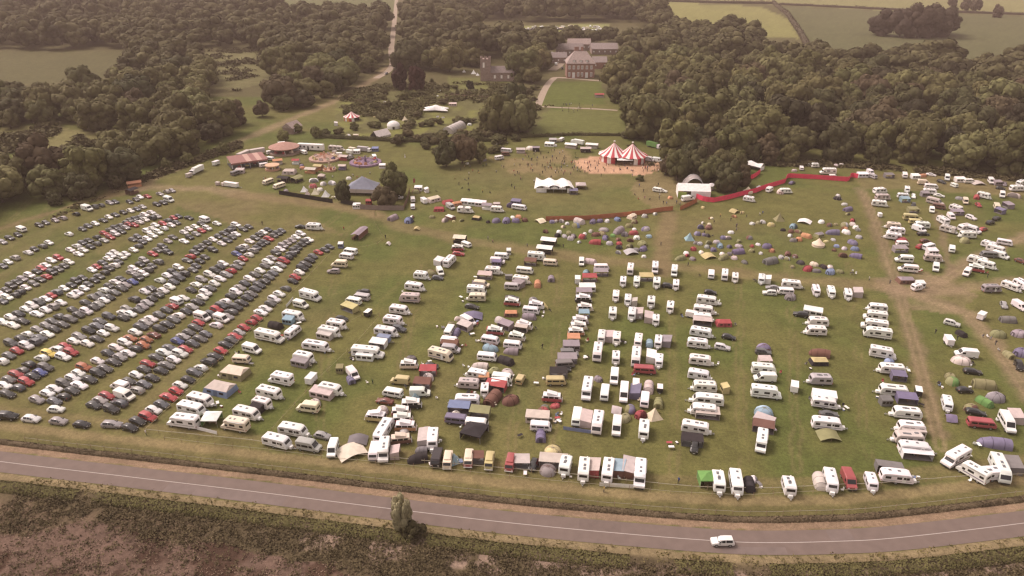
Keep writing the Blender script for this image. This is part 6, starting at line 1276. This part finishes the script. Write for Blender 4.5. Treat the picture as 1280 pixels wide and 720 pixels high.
rf = MB(); a, b_ = 5.2, 3.4; rf.add([(-a, -b_, 1.2), (a, -b_, 1.2), (a, 0, 4.2), (-a, 0, 4.2), (a, b_, 1.2), (-a, b_, 1.2)], [(0, 1, 2, 3), (3, 2, 4, 5)], 'fabric'); P_(rt, 'roof', rf, (.66, .6, .57))
wl = MB(); wl.box((0, -b_ + .05, .6), (2 * a - .1, .06, 1.2), 'fabric'); wl.box((0, b_ - .05, .6), (2 * a - .1, .06, 1.2), 'fabric'); wl.add([(-a + .1, -b_, 0), (-a + .1, b_, 0), (-a + .1, 0, 4.1)], [(0, 1, 2)], 'black'); P_(rt, 'wall', wl, (.6, .55, .52))
sp_ = root('striped_tent', 440, 150, 0, 'small red and white striped tent with coloured walls in the garden', 'tent')
P_(sp_, 'roof', striped_cone(5.2, 3.2, 9, .6, 2.3), None, True, angle=60)
wl = MB(); n = 18
for i in range(n):
    a0, a1 = 2 * math.pi * i / n, 2 * math.pi * (i + 1) / n
    if 4.9 < a0 < 6.0: continue
    wl.add([(4.8 * math.cos(a0), 4.8 * math.sin(a0), 0), (4.8 * math.cos(a1), 4.8 * math.sin(a1), 0), (4.8 * math.cos(a1), 4.8 * math.sin(a1), 2.35), (4.8 * math.cos(a0), 4.8 * math.sin(a0), 2.35)], [(0, 1, 2, 3)], ('stripe_orange', 'stripe_red', 'stripe_white')[i % 3])
P_(sp_, 'wall', wl)
pt = root('polytunnel', 568, 163, 26, 'pale grey polytunnel on the slope of the garden', 'polytunnel')
mb = MB(); rs = [[(x, 3.6 * math.cos(math.pi * i / 12), 3.9 * math.sin(math.pi * i / 12)) for i in range(13)] for x in np.linspace(-9, 9, 13)]; mb.rings(rs, 'poly_sheet', close=False); P_(pt, 'cover', mb, None, True, angle=60)
for k in range(7):
    tb = MB(); x = -9 + 3 * k; pts = [(x, 3.66 * math.cos(math.pi * i / 12), 3.97 * math.sin(math.pi * i / 12)) for i in range(13)]
    for p, q in zip(pts[:-1], pts[1:]): tb.tube(p, q, .09, 'steel', 5)
    P_(pt, 'hoop', tb)
for x in (-8.95, 8.95): P_(pt, 'end_wall', MB().add([(x, 3.5 * math.cos(math.pi * i / 12), 3.8 * math.sin(math.pi * i / 12)) for i in range(13)], [tuple(range(13))], 'poly_sheet'))

# ------------------------------------------------------------------ fairground
def ride(px, py, r, roof, label, col, col2, name='fairground_ride', cars=8, tall=3.4, cone=1.6):
    o = root(name, px, py, 0, label, 'fairground ride'); n = 20
    P_(o, 'platform', MB().cyl((0, 0, .45), r, .9, 'fabric', n=24), col2)
    if roof:
        P_(o, 'roof', MB().rings([[(rr * math.cos(2 * math.pi * i / n), rr * math.sin(2 * math.pi * i / n), z) for i in range(n)] for rr, z in ((r * .98, tall - .5), (r * 1.0, tall), (r * .5, tall + cone * .6), (.2, tall + cone))], 'fabric', cap1=True), col, True, angle=30)
        for i in range(0, n, 4): P_(o, 'post', MB().cyl((r * .9 * math.cos(2 * math.pi * i / n), r * .9 * math.sin(2 * math.pi * i / n), tall / 2), .12, tall, 'white_paint', n=6))
    else:
        P_(o, 'hub', MB().cyl((0, 0, 2), .7, 4, 'fabric', n=10, r2=.35), col)
        for i in range(cars // 2 * 2):
            a = 2 * math.pi * i / cars; P_(o, 'arm', MB().tube((0, 0, 2.8), (r * .7 * math.cos(a), r * .7 * math.sin(a), 2.0 + .7 * (i % 2)), .12, 'fabric', 6), col)
    for i in range(cars):
        a = 2 * math.pi * i / cars + .2; cx, cy = r * .68 * math.cos(a), r * .68 * math.sin(a)
        P_(o, 'ride_car', MB().box((cx, cy, 1.3), (r * .16 + .5, r * .14 + .5, .6), 'fabric', a, .8).box((cx + .35 * math.cos(a), cy + .35 * math.sin(a), 1.75), (.25, r * .12 + .4, .9), 'fabric', a), jit(PAL[rnd.choice('rpioscy')]))
    return o
dg = root('dodgem_hall', 310, 206, 8, 'low dodgem hall with a dark red striped roof', 'fairground ride')
rf = MB(); L_, Wd = 18, 12
for k in range(7):
    x0, x1 = -L_ / 2 + k * L_ / 7, -L_ / 2 + (k + 1) * L_ / 7
    rf.add([(x0, -Wd / 2, 3.3), (x1, -Wd / 2, 3.3), (x1, Wd / 2, 4.2), (x0, Wd / 2, 4.2)], [(0, 1, 2, 3)], 'stripe_dull' if k in (3, 5) else 'stripe_maroon') if 0 else None
mat('stripe_maroon', (.27, .125, .11), rough=.7, noise=.12); mat('stripe_dull', (.46, .29, .24), rough=.7, noise=.1)
for k in range(7):
    x0, x1 = -L_ / 2 + k * L_ / 7, -L_ / 2 + (k + 1) * L_ / 7
    rf.add([(x0, -Wd / 2, 3.3), (x1, -Wd / 2, 3.3), (x1, Wd / 2, 4.2), (x0, Wd / 2, 4.2)], [(0, 1, 2, 3)], 'stripe_dull' if k in (3, 5) else 'stripe_maroon')
P_(dg, 'roof', rf); P_(dg, 'fascia', MB().box((0, -Wd / 2 - .06, 3.0), (L_ + .3, .1, .8), 'stripe_maroon').box((L_ / 2 + .06, 0, 3.2), (.1, Wd, .8), 'stripe_maroon')); P_(dg, 'floor', MB().box((0, 0, .3), (L_, Wd, .6), 'black'))
for x in np.linspace(-L_ / 2 + .3, L_ / 2 - .3, 5):
    for y in (-Wd / 2 + .2, Wd / 2 - .2): P_(dg, 'post', MB().cyl((x, y, 1.8), .1, 3.4, 'white_paint', n=6))
for k in range(7): P_(dg, 'dodgem_car', MB().box((rnd.uniform(-6, 6), rnd.uniform(-4.4, -1), .95), (1.7, 1.1, .6), 'fabric', rnd.uniform(0, 3), .75), jit(PAL[rnd.choice('rbyo')]))
ride(356, 191, 8.2, True, 'covered waltzer with a broad pale pink roof', (.40, .24, .2), (.33, .24, .2), tall=3.6, cone=2.4)
ride(406, 199, 8.2, False, 'open round ride with pinkish platform and raised arms', (.5, .28, .2), (.40, .27, .22), cars=10)
ride(457, 204, 8.2, False, 'purple round ride with spidery arms beside the blue marquee', (.17, .12, .2), (.25, .17, .24), cars=12)
ride(341, 212, 3.6, True, 'small round kiddie ride with a flat cream roof', (.60, .40, .28), (.5, .3, .22), cars=6, tall=2.6, cone=.3)
ride(412, 213, 3.4, False, 'small open teacup ride before the larger rides', (.5, .4, .3), (.48, .30, .22), cars=5)
put('R', 362, 215, 0, 6.4, 'i', 'i', 'beside the fairground rides', 'stalls beside the fairground rides'); put('S', 389, 214, -4, 6, 'i', 'o', 'beside the fairground rides', 'stalls beside the fairground rides'); put('D', 378, 209, 0, 3, 'o', None, 'beside the fairground rides', 'stalls beside the fairground rides'); put('V', 338, 190, 10, 4, 'w', None, 'beside the fairground rides', 'stalls beside the fairground rides'); put('V', 380, 190, -20, 4, 'w', None, 'beside the fairground rides', 'stalls beside the fairground rides'); put('V', 338, 198, -8, 4, 'w', None, 'beside the fairground rides', 'stalls beside the fairground rides')
tr = root('living_trailer', 389, 188, -3, 'long white showman trailer behind the rides', 'trailer')
P_(tr, 'body', MB().prism([(-7.5, .6), (7.5, .6), (7.5, 3.4), (7.2, 3.7), (-7.2, 3.7), (-7.5, 3.4)], 2.6, 'shell'), PAL['w'])
for x in (-5.5, -3.2, 1.6, 5.0): P_(tr, 'window', MB().box((x, -1.32, 2.3), (1.0, .06, .9), 'dark_window'))
P_(tr, 'door', MB().box((-1.0, -1.32, 1.7), (.9, .06, 2.0), 'dark_window'))
for x in (-.9, .3): P_(tr, 'wheel', MB().cyl((x, -1.2, .42), .42, .25, 'tyre', 'y', 12))
for x0, y0, ang_, L_, lab in ((305, 197, 24, 9, 'flat pale trailer behind the dodgem hall, left of two'), (322, 193, 10, 8, 'flat pale trailer behind the dodgem hall, right of two')):
    t_ = root('goods_trailer', x0, y0, ang_, lab, 'trailer'); P_(t_, 'body', MB().prism([(-L_ / 2, .7), (L_ / 2, .7), (L_ / 2, 3.2), (-L_ / 2, 3.2)], 2.5, 'shell'), PAL['i'])
    for x in (-.6, .6): P_(t_, 'wheel', MB().cyl((x, -1.15, .42), .42, .25, 'tyre', 'y', 12))
for q_ in 'Z 300 214 0 4 i;S 347 203 6 5 o i;V 372 186 -10 4.6 w;X 424 193 0 4 w;S 430 198 -4 5 i r;V 438 196 20 4.4 s;D 377 206 0 3 p;S 398 210 -4 4.6 y o;V 330 206 10 4.2 w;S 428 210 0 4 i p;V 468 196 -60 4.4 w;Z 446 190 0 3.4 w;X 352 180 6 5 w;S 370 203 0 4 r w;G 402 222 0 3.4 i i;D 436 222 0 3 w;Z 478 208 0 3 w;V 294 216 20 4.4 g;L 455 186 -6 8 s'.split(';'):
    z_ = q_.split(); put(z_[0], float(z_[1]), float(z_[2]), float(z_[3]), float(z_[4]), z_[5], z_[6] if len(z_) > 6 else None, 'beside the fairground rides', 'stalls beside the fairground rides')
# flags and poles
for x, y, c, lb in ((517, 234, 'r', 'red feather flag on a pole at the end of the market stalls'), (579, 269, 'w', 'thin white flag pole below the market stalls'), (469, 276, 'y', 'tall leaning yellow banner pole by the grey fence')):
    f = root('flag', x, y, 0, lb, 'flag'); P_(f, 'pole', MB().cyl((0, 0, 2.2), .07, 4.4, 'timber', n=6)); P_(f, 'cloth', MB().box((.45, 0, 3.2), (.8, .04, 2.0), 'fabric'), PAL[c])

# ------------------------------------------------------------------ fences
def fence(name, pts, h, pan, label, col, step=3.0, post='timber', thick=.05, cat='fence', sag=0, tape=None, lean=0, world=False):
    W = pts if world else [at(*p)[:2] for p in pts]; r = obj(name, None, None, (*W[0], 0)); tag(r, label, cat); x0, y0 = W[0]
    L = [0]
    for a, b in zip(W[:-1], W[1:]): L.append(L[-1] + math.hypot(b[0] - a[0], b[1] - a[1]))
    n = max(2, int(L[-1] / step)); A = np.array(W); S = np.linspace(0, L[-1], n + 1)
    X = np.interp(S, L, A[:, 0]) - x0; Y = np.interp(S, L, A[:, 1]) - y0
    mb = MB()
    for i in range(n):
        dx, dy_ = X[i + 1] - X[i], Y[i + 1] - Y[i]; l = math.hypot(dx, dy_)
        if tape: mb.box(((X[i] + X[i + 1]) / 2, (Y[i] + Y[i + 1]) / 2, tape[0] + rnd.uniform(-.06, .06)), (l, .03, tape[1]), 'fabric', math.atan2(dy_, dx))
        else: mb.box(((X[i] + X[i + 1]) / 2, (Y[i] + Y[i + 1]) / 2, h / 2), (l - .02, thick, h * (1 - .06 * rnd.random())), 'fabric', math.atan2(dy_, dx))
    obj(pan, mb.mesh(pan, weld=False), r, color=col)
    if n <= 110:
        pm = MB().cyl((0, 0, (h + .15) / 2), .05, h + .15, post, n=6).mesh('post')
        for i in range(n + 1): obj('post', pm, r, (X[i], Y[i] + .07, 0))
    return r
TAPE = (.58, .53, .42)
fence('tape_fence', [(182, 540), (250, 547), (320, 554), (410, 567), (507, 577), (600, 586), (680, 592.5), (806, 606), (870, 612), (950, 614), (1010, 611), (1100, 607), (1160, 602), (1214, 598), (1290, 596)], 1.1, 'tape', 'pale tape fence along the front of the camp, the inner of two', TAPE, 3.4, tape=(.85, .13))
fence('tape_fence', [(206, 550), (267, 558), (340, 565), (395, 572), (480, 582), (547, 588), (680, 602.5), (840, 617.5), (930, 622), (1000, 618), (1090, 614)], 1.1, 'tape', 'pale tape fence along the mown verge, the outer of two', (.46, .41, .3), 4.2, tape=(.75, .07))
fence('tape_fence', [(182, 540), (226, 499), (262, 464), (300, 428), (340, 391), (376, 357), (420, 312)], 1.1, 'tape', 'thin tape fence between the car park and the first caravans', (.42, .37, .22), 4.5, tape=(.8, .1))
fence('tape_fence', [(372, 460), (410, 428), (446, 397), (474, 395)], 1.1, 'tape', 'thin tape line on the grass right of the second caravan row', (.36, .32, .19), 5, tape=(.8, .07))
fence('tape_fence', [(340, 540), (357, 520), (400, 474), (444, 432), (475, 397)], 1.1, 'tape', 'thin tape line beside the third camper row', (.36, .32, .19), 5, tape=(.8, .07))
fence('tape_fence', [(445, 312), (470, 308), (480, 300), (470, 282)], 1.1, 'tape', 'curved tape line right of the long canopy stall', (.4, .36, .2), 4, tape=(.8, .07))
RED = (.78, .075, .14)
fence('red_fence', [(868, 247), (880, 252), (892, 253), (912, 249), (930, 244), (944, 241), (957, 236), (981, 229), (984, 222), (1020, 224), (1061, 227), (1063, 221), (1072, 223)], 2.3, 'fabric_panel', 'bright red fabric fence zigzagging along the tent field', RED, 2.6)
fence('red_fence', [(932, 226), (942, 223), (950, 217)], 2.3, 'fabric_panel', 'short piece of red fabric fence below the long white tent', RED, 2.6)
fence('mesh_fence', [(682, 276), (732, 275), (767, 272), (796, 269), (830, 264), (841, 263)], 2.0, 'mesh_panel', 'rusty brown mesh fence between the arena and the tents', (.40, .155, .085), 3.2)
fence('mesh_fence', [(850, 263), (861, 258), (871, 253)], 2.0, 'mesh_panel', 'short rusty brown mesh fence at the stage gate', (.40, .155, .085), 3)
fence('board_fence', [(349, 243), (416, 254)], 2.0, 'boards', 'black board fence before the white pointed tents', (.035, .03, .028), 2.6)
fence('board_fence', [(426, 254), (445, 258)], 2.0, 'boards', 'short black board fence before the blue marquee', (.035, .03, .028), 2.6)
fence('board_fence', [(446, 261), (476, 263), (505, 263)], 2.2, 'boards', 'pinkish grey board fence right of the blue marquee', (.24, .19, .17), 2.6)
fence('board_fence', [(505, 262), (510, 250), (512, 240)], 2.2, 'boards', 'brown board fence at the end of the market stalls', (.17, .11, .08), 2.6)
fence('stone_wall', [(556, 120), (590, 122), (618, 123)], 1.4, 'wall', 'low reddish garden wall below the church', (.2, .125, .095), 6, 'bark', .5, 'wall')

fence('wire_fence', offset(road_w, 7.4)[24:-18], 1.15, 'wire', 'thin wire fence on posts along the roadside hedge bank', (.4, .36, .31), 3.4, tape=(1.0, .05), world=True)
# ------------------------------------------------------------------ the mansion
ms = root('mansion', 725.5, 97.5, 0, 'brick mansion with a hipped slate roof and two rows of white windows', 'mansion')
Wm, Dm, Hm = 23.0, 18.0, 11.6
P_(ms, 'wall', MB().box((0, Dm / 2, Hm / 2), (Wm, Dm, Hm), 'brick'))
rf = MB(); e = .7; z0 = Hm + .02; rf.add([(-Wm / 2 - e, -e, z0), (Wm / 2 + e, -e, z0), (Wm / 2 + e, Dm + e, z0), (-Wm / 2 - e, Dm + e, z0), (-Wm / 2 + 6.5, Dm / 2, z0 + 8.8), (Wm / 2 - 6.5, Dm / 2, z0 + 8.8)], [(0, 1, 5, 4), (1, 2, 5), (2, 3, 4, 5), (3, 0, 4), (3, 2, 1, 0)], 'tile_roof')
roof = P_(ms, 'roof', rf)
for x in (-3.2, 1.5): obj('chimney', shade(MB().box((x, Dm / 2 + 1.5, z0 + 9.2), (3.6 if x < 0 else 2.2, 1.5, 5.0), 'brick').box((x, Dm / 2 + 1.5, z0 + 11.9), (3.9 if x < 0 else 2.5, 1.8, .4), 'stone').mesh('chimney', weld=False)), roof)
for x in (-5.6, 0, 4.9):
    d = obj('dormer', shade(MB().box((x, 2.1, z0 + 1.8), (2.1, 3.0, 1.9), 'slate').mesh('dormer')), roof); obj('window', MB().box((x, .56, z0 + 1.75), (1.5, .08, 1.3), 'white_paint').mesh('window'), d)
P_(ms, 'cornice', MB().box((0, -.18, Hm - .35), (Wm + .5, .3, .6), 'stone').box((0, -.12, Hm * .5), (Wm + .2, .2, .35), 'stone'))
for zc, hh in ((2.9, 3.3), (8.5, 2.9)):
    for k, x in enumerate((-9.4, -5.8, -2.0, 1.2, 5.0, 8.8)):
        tall = zc < 4 and k in (1, 4)
        fr = P_(ms, 'window', MB().box((x, -.1, zc - (.55 if tall else 0)), (2.3 if tall else 1.85, .18, hh + (1.1 if tall else 0)), 'white_paint'))
        for px_ in (-.4, .4):
            if not (zc < 4 and tall): obj('pane', MB().box((x + px_, -.21, zc), (.55, .04, hh - .7), 'sky_reflect_pane').mesh('pane'), fr)
P_(ms, 'door', MB().box((0, -.25, 1.2), (1.4, .12, 2.4), 'timber'))
def wing(px, py, L_, D_, H_, rr, label, mwall='brick', mroof='slate', ang=0, name='wing_house'):
    o = root(name, px, py, ang, label, 'building')
    P_(o, 'wall', MB().box((0, D_ / 2, H_ / 2), (L_, D_, H_), mwall)); rf = MB(); z = H_ + .02; rf.add([(-L_ / 2 - .5, -.6, z), (L_ / 2 + .5, -.6, z), (L_ / 2 + .5, D_ + .6, z), (-L_ / 2 - .5, D_ + .6, z), (-L_ / 2 - .5, D_ / 2, z + rr), (L_ / 2 + .5, D_ / 2, z + rr)], [(0, 1, 5, 4), (1, 2, 5), (2, 3, 4, 5), (3, 0, 4), (3, 2, 1, 0)], mroof); P_(o, 'roof', rf)
    for x in np.linspace(-L_ / 2 + 2, L_ / 2 - 2, max(2, int(L_ / 4.5))): P_(o, 'window', MB().box((x, -.06, H_ * .55), (1.2, .1, 1.4), 'white_paint'))
    return o
wing(750, 86, 12, 16, 5.5, 4, 'lower brick wing joined to the right of the mansion')
wing(698, 79, 15, 12, 5.0, 4, 'low slate roofed outbuilding left of the mansion', 'stone')
wing(712, 70, 26, 14, 6, 5, 'stable range with a dark roof behind the mansion', 'stone')
wing(724, 63, 23, 12, 6, 5, 'long pale roofed barn behind the mansion', 'stone', 'tile_roof')
wing(756, 68, 26, 24, 5, 4.5, 'stable block with a broad roof right of the mansion', 'stone', 'slate')
# church
ch = root('church', 607, 101.5, 0, 'small stone church with a square battlemented tower', 'church')
P_(ch, 'tower', MB().box((0, 4, 8.6), (8.2, 8.2, 17.2), 'stone'))
bt_ = MB()
for sx in (-1, 1):
    for k in range(3): bt_.box((sx * 3.85, 0.3 + k * 3.6, 17.9), (.6, 1.7, 1.4), 'stone'); bt_.box((-3.0 + k * 3.0, 4 + sx * 3.85, 17.9), (1.6, .6, 1.4), 'stone')
P_(ch, 'battlements', bt_)
P_(ch, 'belfry_window', MB().box((-1.4, -.13, 12.6), (1.5, .12, 4.0), 'stripe_white')); P_(ch, 'belfry_window', MB().box((4.13, 4, 12.6), (.12, 1.5, 3.6), 'dark_window'))
P_(ch, 'nave', MB().box((13.6, 4, 3.4), (19, 9.4, 6.8), 'stone'))
rf = MB(); rf.add([(4.2, -1.2, 6.82), (23.6, -1.2, 6.82), (23.6, 9.2, 6.82), (4.2, 9.2, 6.82), (4.2, 4, 11.4), (23.6, 4, 11.4)], [(0, 1, 5, 4), (1, 2, 5), (2, 3, 4, 5), (3, 0, 4), (3, 2, 1, 0)], 'slate'); P_(ch, 'roof', rf)
P_(ch, 'chancel', MB().box((27, 4, 2.6), (8, 7, 5.2), 'stone'))
rf = MB(); rf.add([(23, 0, 5.22), (31.4, 0, 5.22), (31.4, 8, 5.22), (23, 8, 5.22), (23, 4, 8.4), (31.4, 4, 8.4)], [(0, 1, 5, 4), (1, 2, 5), (2, 3, 4, 5), (3, 0, 4), (3, 2, 1, 0)], 'slate'); P_(ch, 'chancel_roof', rf)
for x in (7.5, 13, 18.5): P_(ch, 'window', MB().box((x, -.76, 3.6), (1.5, .12, 2.6), 'stripe_white'))
# barn roof glimpsed in the garden and the small brick house by the lane
wing(372, 166, 9, 7, 3.5, 3, 'small pinkish cottage by the farm track', 'stone', 'tile_roof', 20, 'cottage')
# ------------------------------------------------------------------ labels: what a thing looks like and what it stands beside
def resolve_labels():
    n = len(ITEMS); pos = np.array([[i[3], i[4]] for i in ITEMS]); desc = [i[1] for i in ITEMS]
    short = [d.replace(' with overcab bed', '').replace(' touring', '').replace(' high roofed', '') for d in desc]
    short = [s.split(' with raised')[0] for s in short]
    REL = {'left of': (-1, 0), 'right of': (1, 0), 'behind': (0, -1), 'in front of': (0, 1)}
    nb = [dict() for _ in range(n)]
    for i in range(n):
        d = pos - pos[i]; s = scale_at(pos[i][1]); D = np.hypot(d[:, 0], d[:, 1] * 1.5)
        idx = np.argsort(D)[1:14]
        for j in idx:
            if D[j] > 16 * s + 8: break
            dx, dy_ = pos[i] - pos[j]
            r = ('left of' if dx < 0 else 'right of') if abs(dx) > abs(dy_) * 1.3 else ('behind' if dy_ < 0 else 'in front of')
            if r not in nb[i]: nb[i][r] = short[j]
    one = {}; two = {}; plc = {}
    for i in range(n):
        for r, s in nb[i].items():
            one[(desc[i], ITEMS[i][6], r, s)] = one.get((desc[i], ITEMS[i][6], r, s), 0) + 1
            for r2, s2 in nb[i].items():
                if r2 > r: k = (desc[i], ITEMS[i][6], r, s, r2, s2); two[k] = two.get(k, 0) + 1
        plc[(desc[i], ITEMS[i][6])] = plc.get((desc[i], ITEMS[i][6]), 0) + 1
    used = {}
    def place_phrase(i): return ITEMS[i][6] or ''
    for i in range(n):
        o, d, cat, px, py, grp, pl = ITEMS[i]; cands = []
        art = lambda s: ('an ' if s[0] in 'aeio' else 'a ') + s
        pp = place_phrase(i); lab = None
        if plc[(d, pl)] == 1: cands.append(f'{d} {pp}')
        for r, s in nb[i].items():
            if one[(d, pl, r, s)] == 1: cands.append(f'{d} {r} {art(s)} {pp}')
        for r, s in nb[i].items():
            for r2, s2 in nb[i].items():
                if r2 > r and two[(d, pl, r, s, r2, s2)] == 1: cands.append(f'{d} {r} {art(s)}, {r2} {art(s2)}')
        # place in its row as the last resort
        same = sorted([j for j in range(n) if desc[j] == d and ITEMS[j][6] == pl], key=lambda j: (pos[j][0], pos[j][1])); k = same.index(i) + 1
        cands.append(f'{d}, {ordn(k)} from the left of {len(same)} {pp}')
        cands.append(f'{d}, {ordn(k)} from the left {pp}')
        cands.append(f'{d}, {ordn(k)} from left {pp}')
        cands.append(f'{d}, {ordn(k)} from left {shorter(pp)}')
        for c in cands:
            if len(c.split()) <= 16 and c.lower() not in used: lab = c; break
        if lab is None: lab = cands[-1]
        used[lab.lower()] = i
        o['label'] = lab; o['category'] = cat
        if grp: o['group'] = grp
resolve_labels()

# ------------------------------------------------------------------ light and air
SUN_EL, SUN_AZ = R(52), R(-62)          # azimuth measured from the view direction, negative to the left
w = bpy.data.worlds.new('World'); SC.world = w; w.use_nodes = True; nt = w.node_tree
bg = nt.nodes['Background']; sky = nt.nodes.new('ShaderNodeTexSky'); sky.sky_type = 'NISHITA'; sky.sun_disc = False
sky.sun_elevation = SUN_EL; sky.sun_rotation = SUN_AZ; sky.air_density = 1.4; sky.dust_density = 3.0
hs = nt.nodes.new('ShaderNodeHueSaturation'); hs.inputs['Saturation'].default_value = .12
mx = nt.nodes.new('ShaderNodeMix'); mx.data_type = 'RGBA'; mx.blend_type = 'MULTIPLY'; mx.inputs['Factor'].default_value = 1; mx.inputs['B'].default_value = (1, .855, .80, 1)
nt.links.new(sky.outputs[0], hs.inputs['Color']); nt.links.new(hs.outputs[0], mx.inputs['A']); nt.links.new(mx.outputs['Result'], bg.inputs['Color']); bg.inputs['Strength'].default_value = .115
sl = bpy.data.lights.new('sun', 'SUN'); sl.energy = 1.3; sl.angle = R(22); sl.color = (1, .86, .785); so = bpy.data.objects.new('sun', sl); COL.objects.link(so)
d = mathutils.Vector((math.sin(SUN_AZ) * math.cos(SUN_EL), math.cos(SUN_AZ) * math.cos(SUN_EL), math.sin(SUN_EL)))
so.rotation_euler = d.to_track_quat('Z', 'Y').to_euler()
hm = bpy.data.materials.new('haze'); hm.use_nodes = True; M['haze'] = hm; nt = hm.node_tree; nt.nodes.remove(nt.nodes['Principled BSDF'])
pv = nt.nodes.new('ShaderNodeVolumePrincipled'); pv.inputs['Color'].default_value = (.90, .70, .61, 1); pv.inputs['Density'].default_value = .00017
nt.links.new(pv.outputs[0], nt.nodes['Material Output'].inputs['Volume'])
tag(obj('haze', MB().box((0, 2300, 56), (11000, 5200, 114), 'haze').mesh('haze')), 'thin warm haze over the whole valley', 'haze', kind='stuff')

SC.render.engine = 'CYCLES'
cy = SC.cycles; cy.use_denoising = True; cy.max_bounces = 5; cy.diffuse_bounces = 2; cy.glossy_bounces = 2; cy.transmission_bounces = 2; cy.volume_bounces = 0; cy.transparent_max_bounces = 4; cy.caustics_reflective = False; cy.caustics_refractive = False
cy.pixel_filter_type = 'BLACKMAN_HARRIS'; cy.filter_width = 1.35
vs = SC.view_settings; vs.view_transform = 'Standard'; vs.look = 'None'; vs.exposure = 0.87; vs.gamma = 1.0; vs.use_curve_mapping = False
print('objects', len(bpy.data.objects))
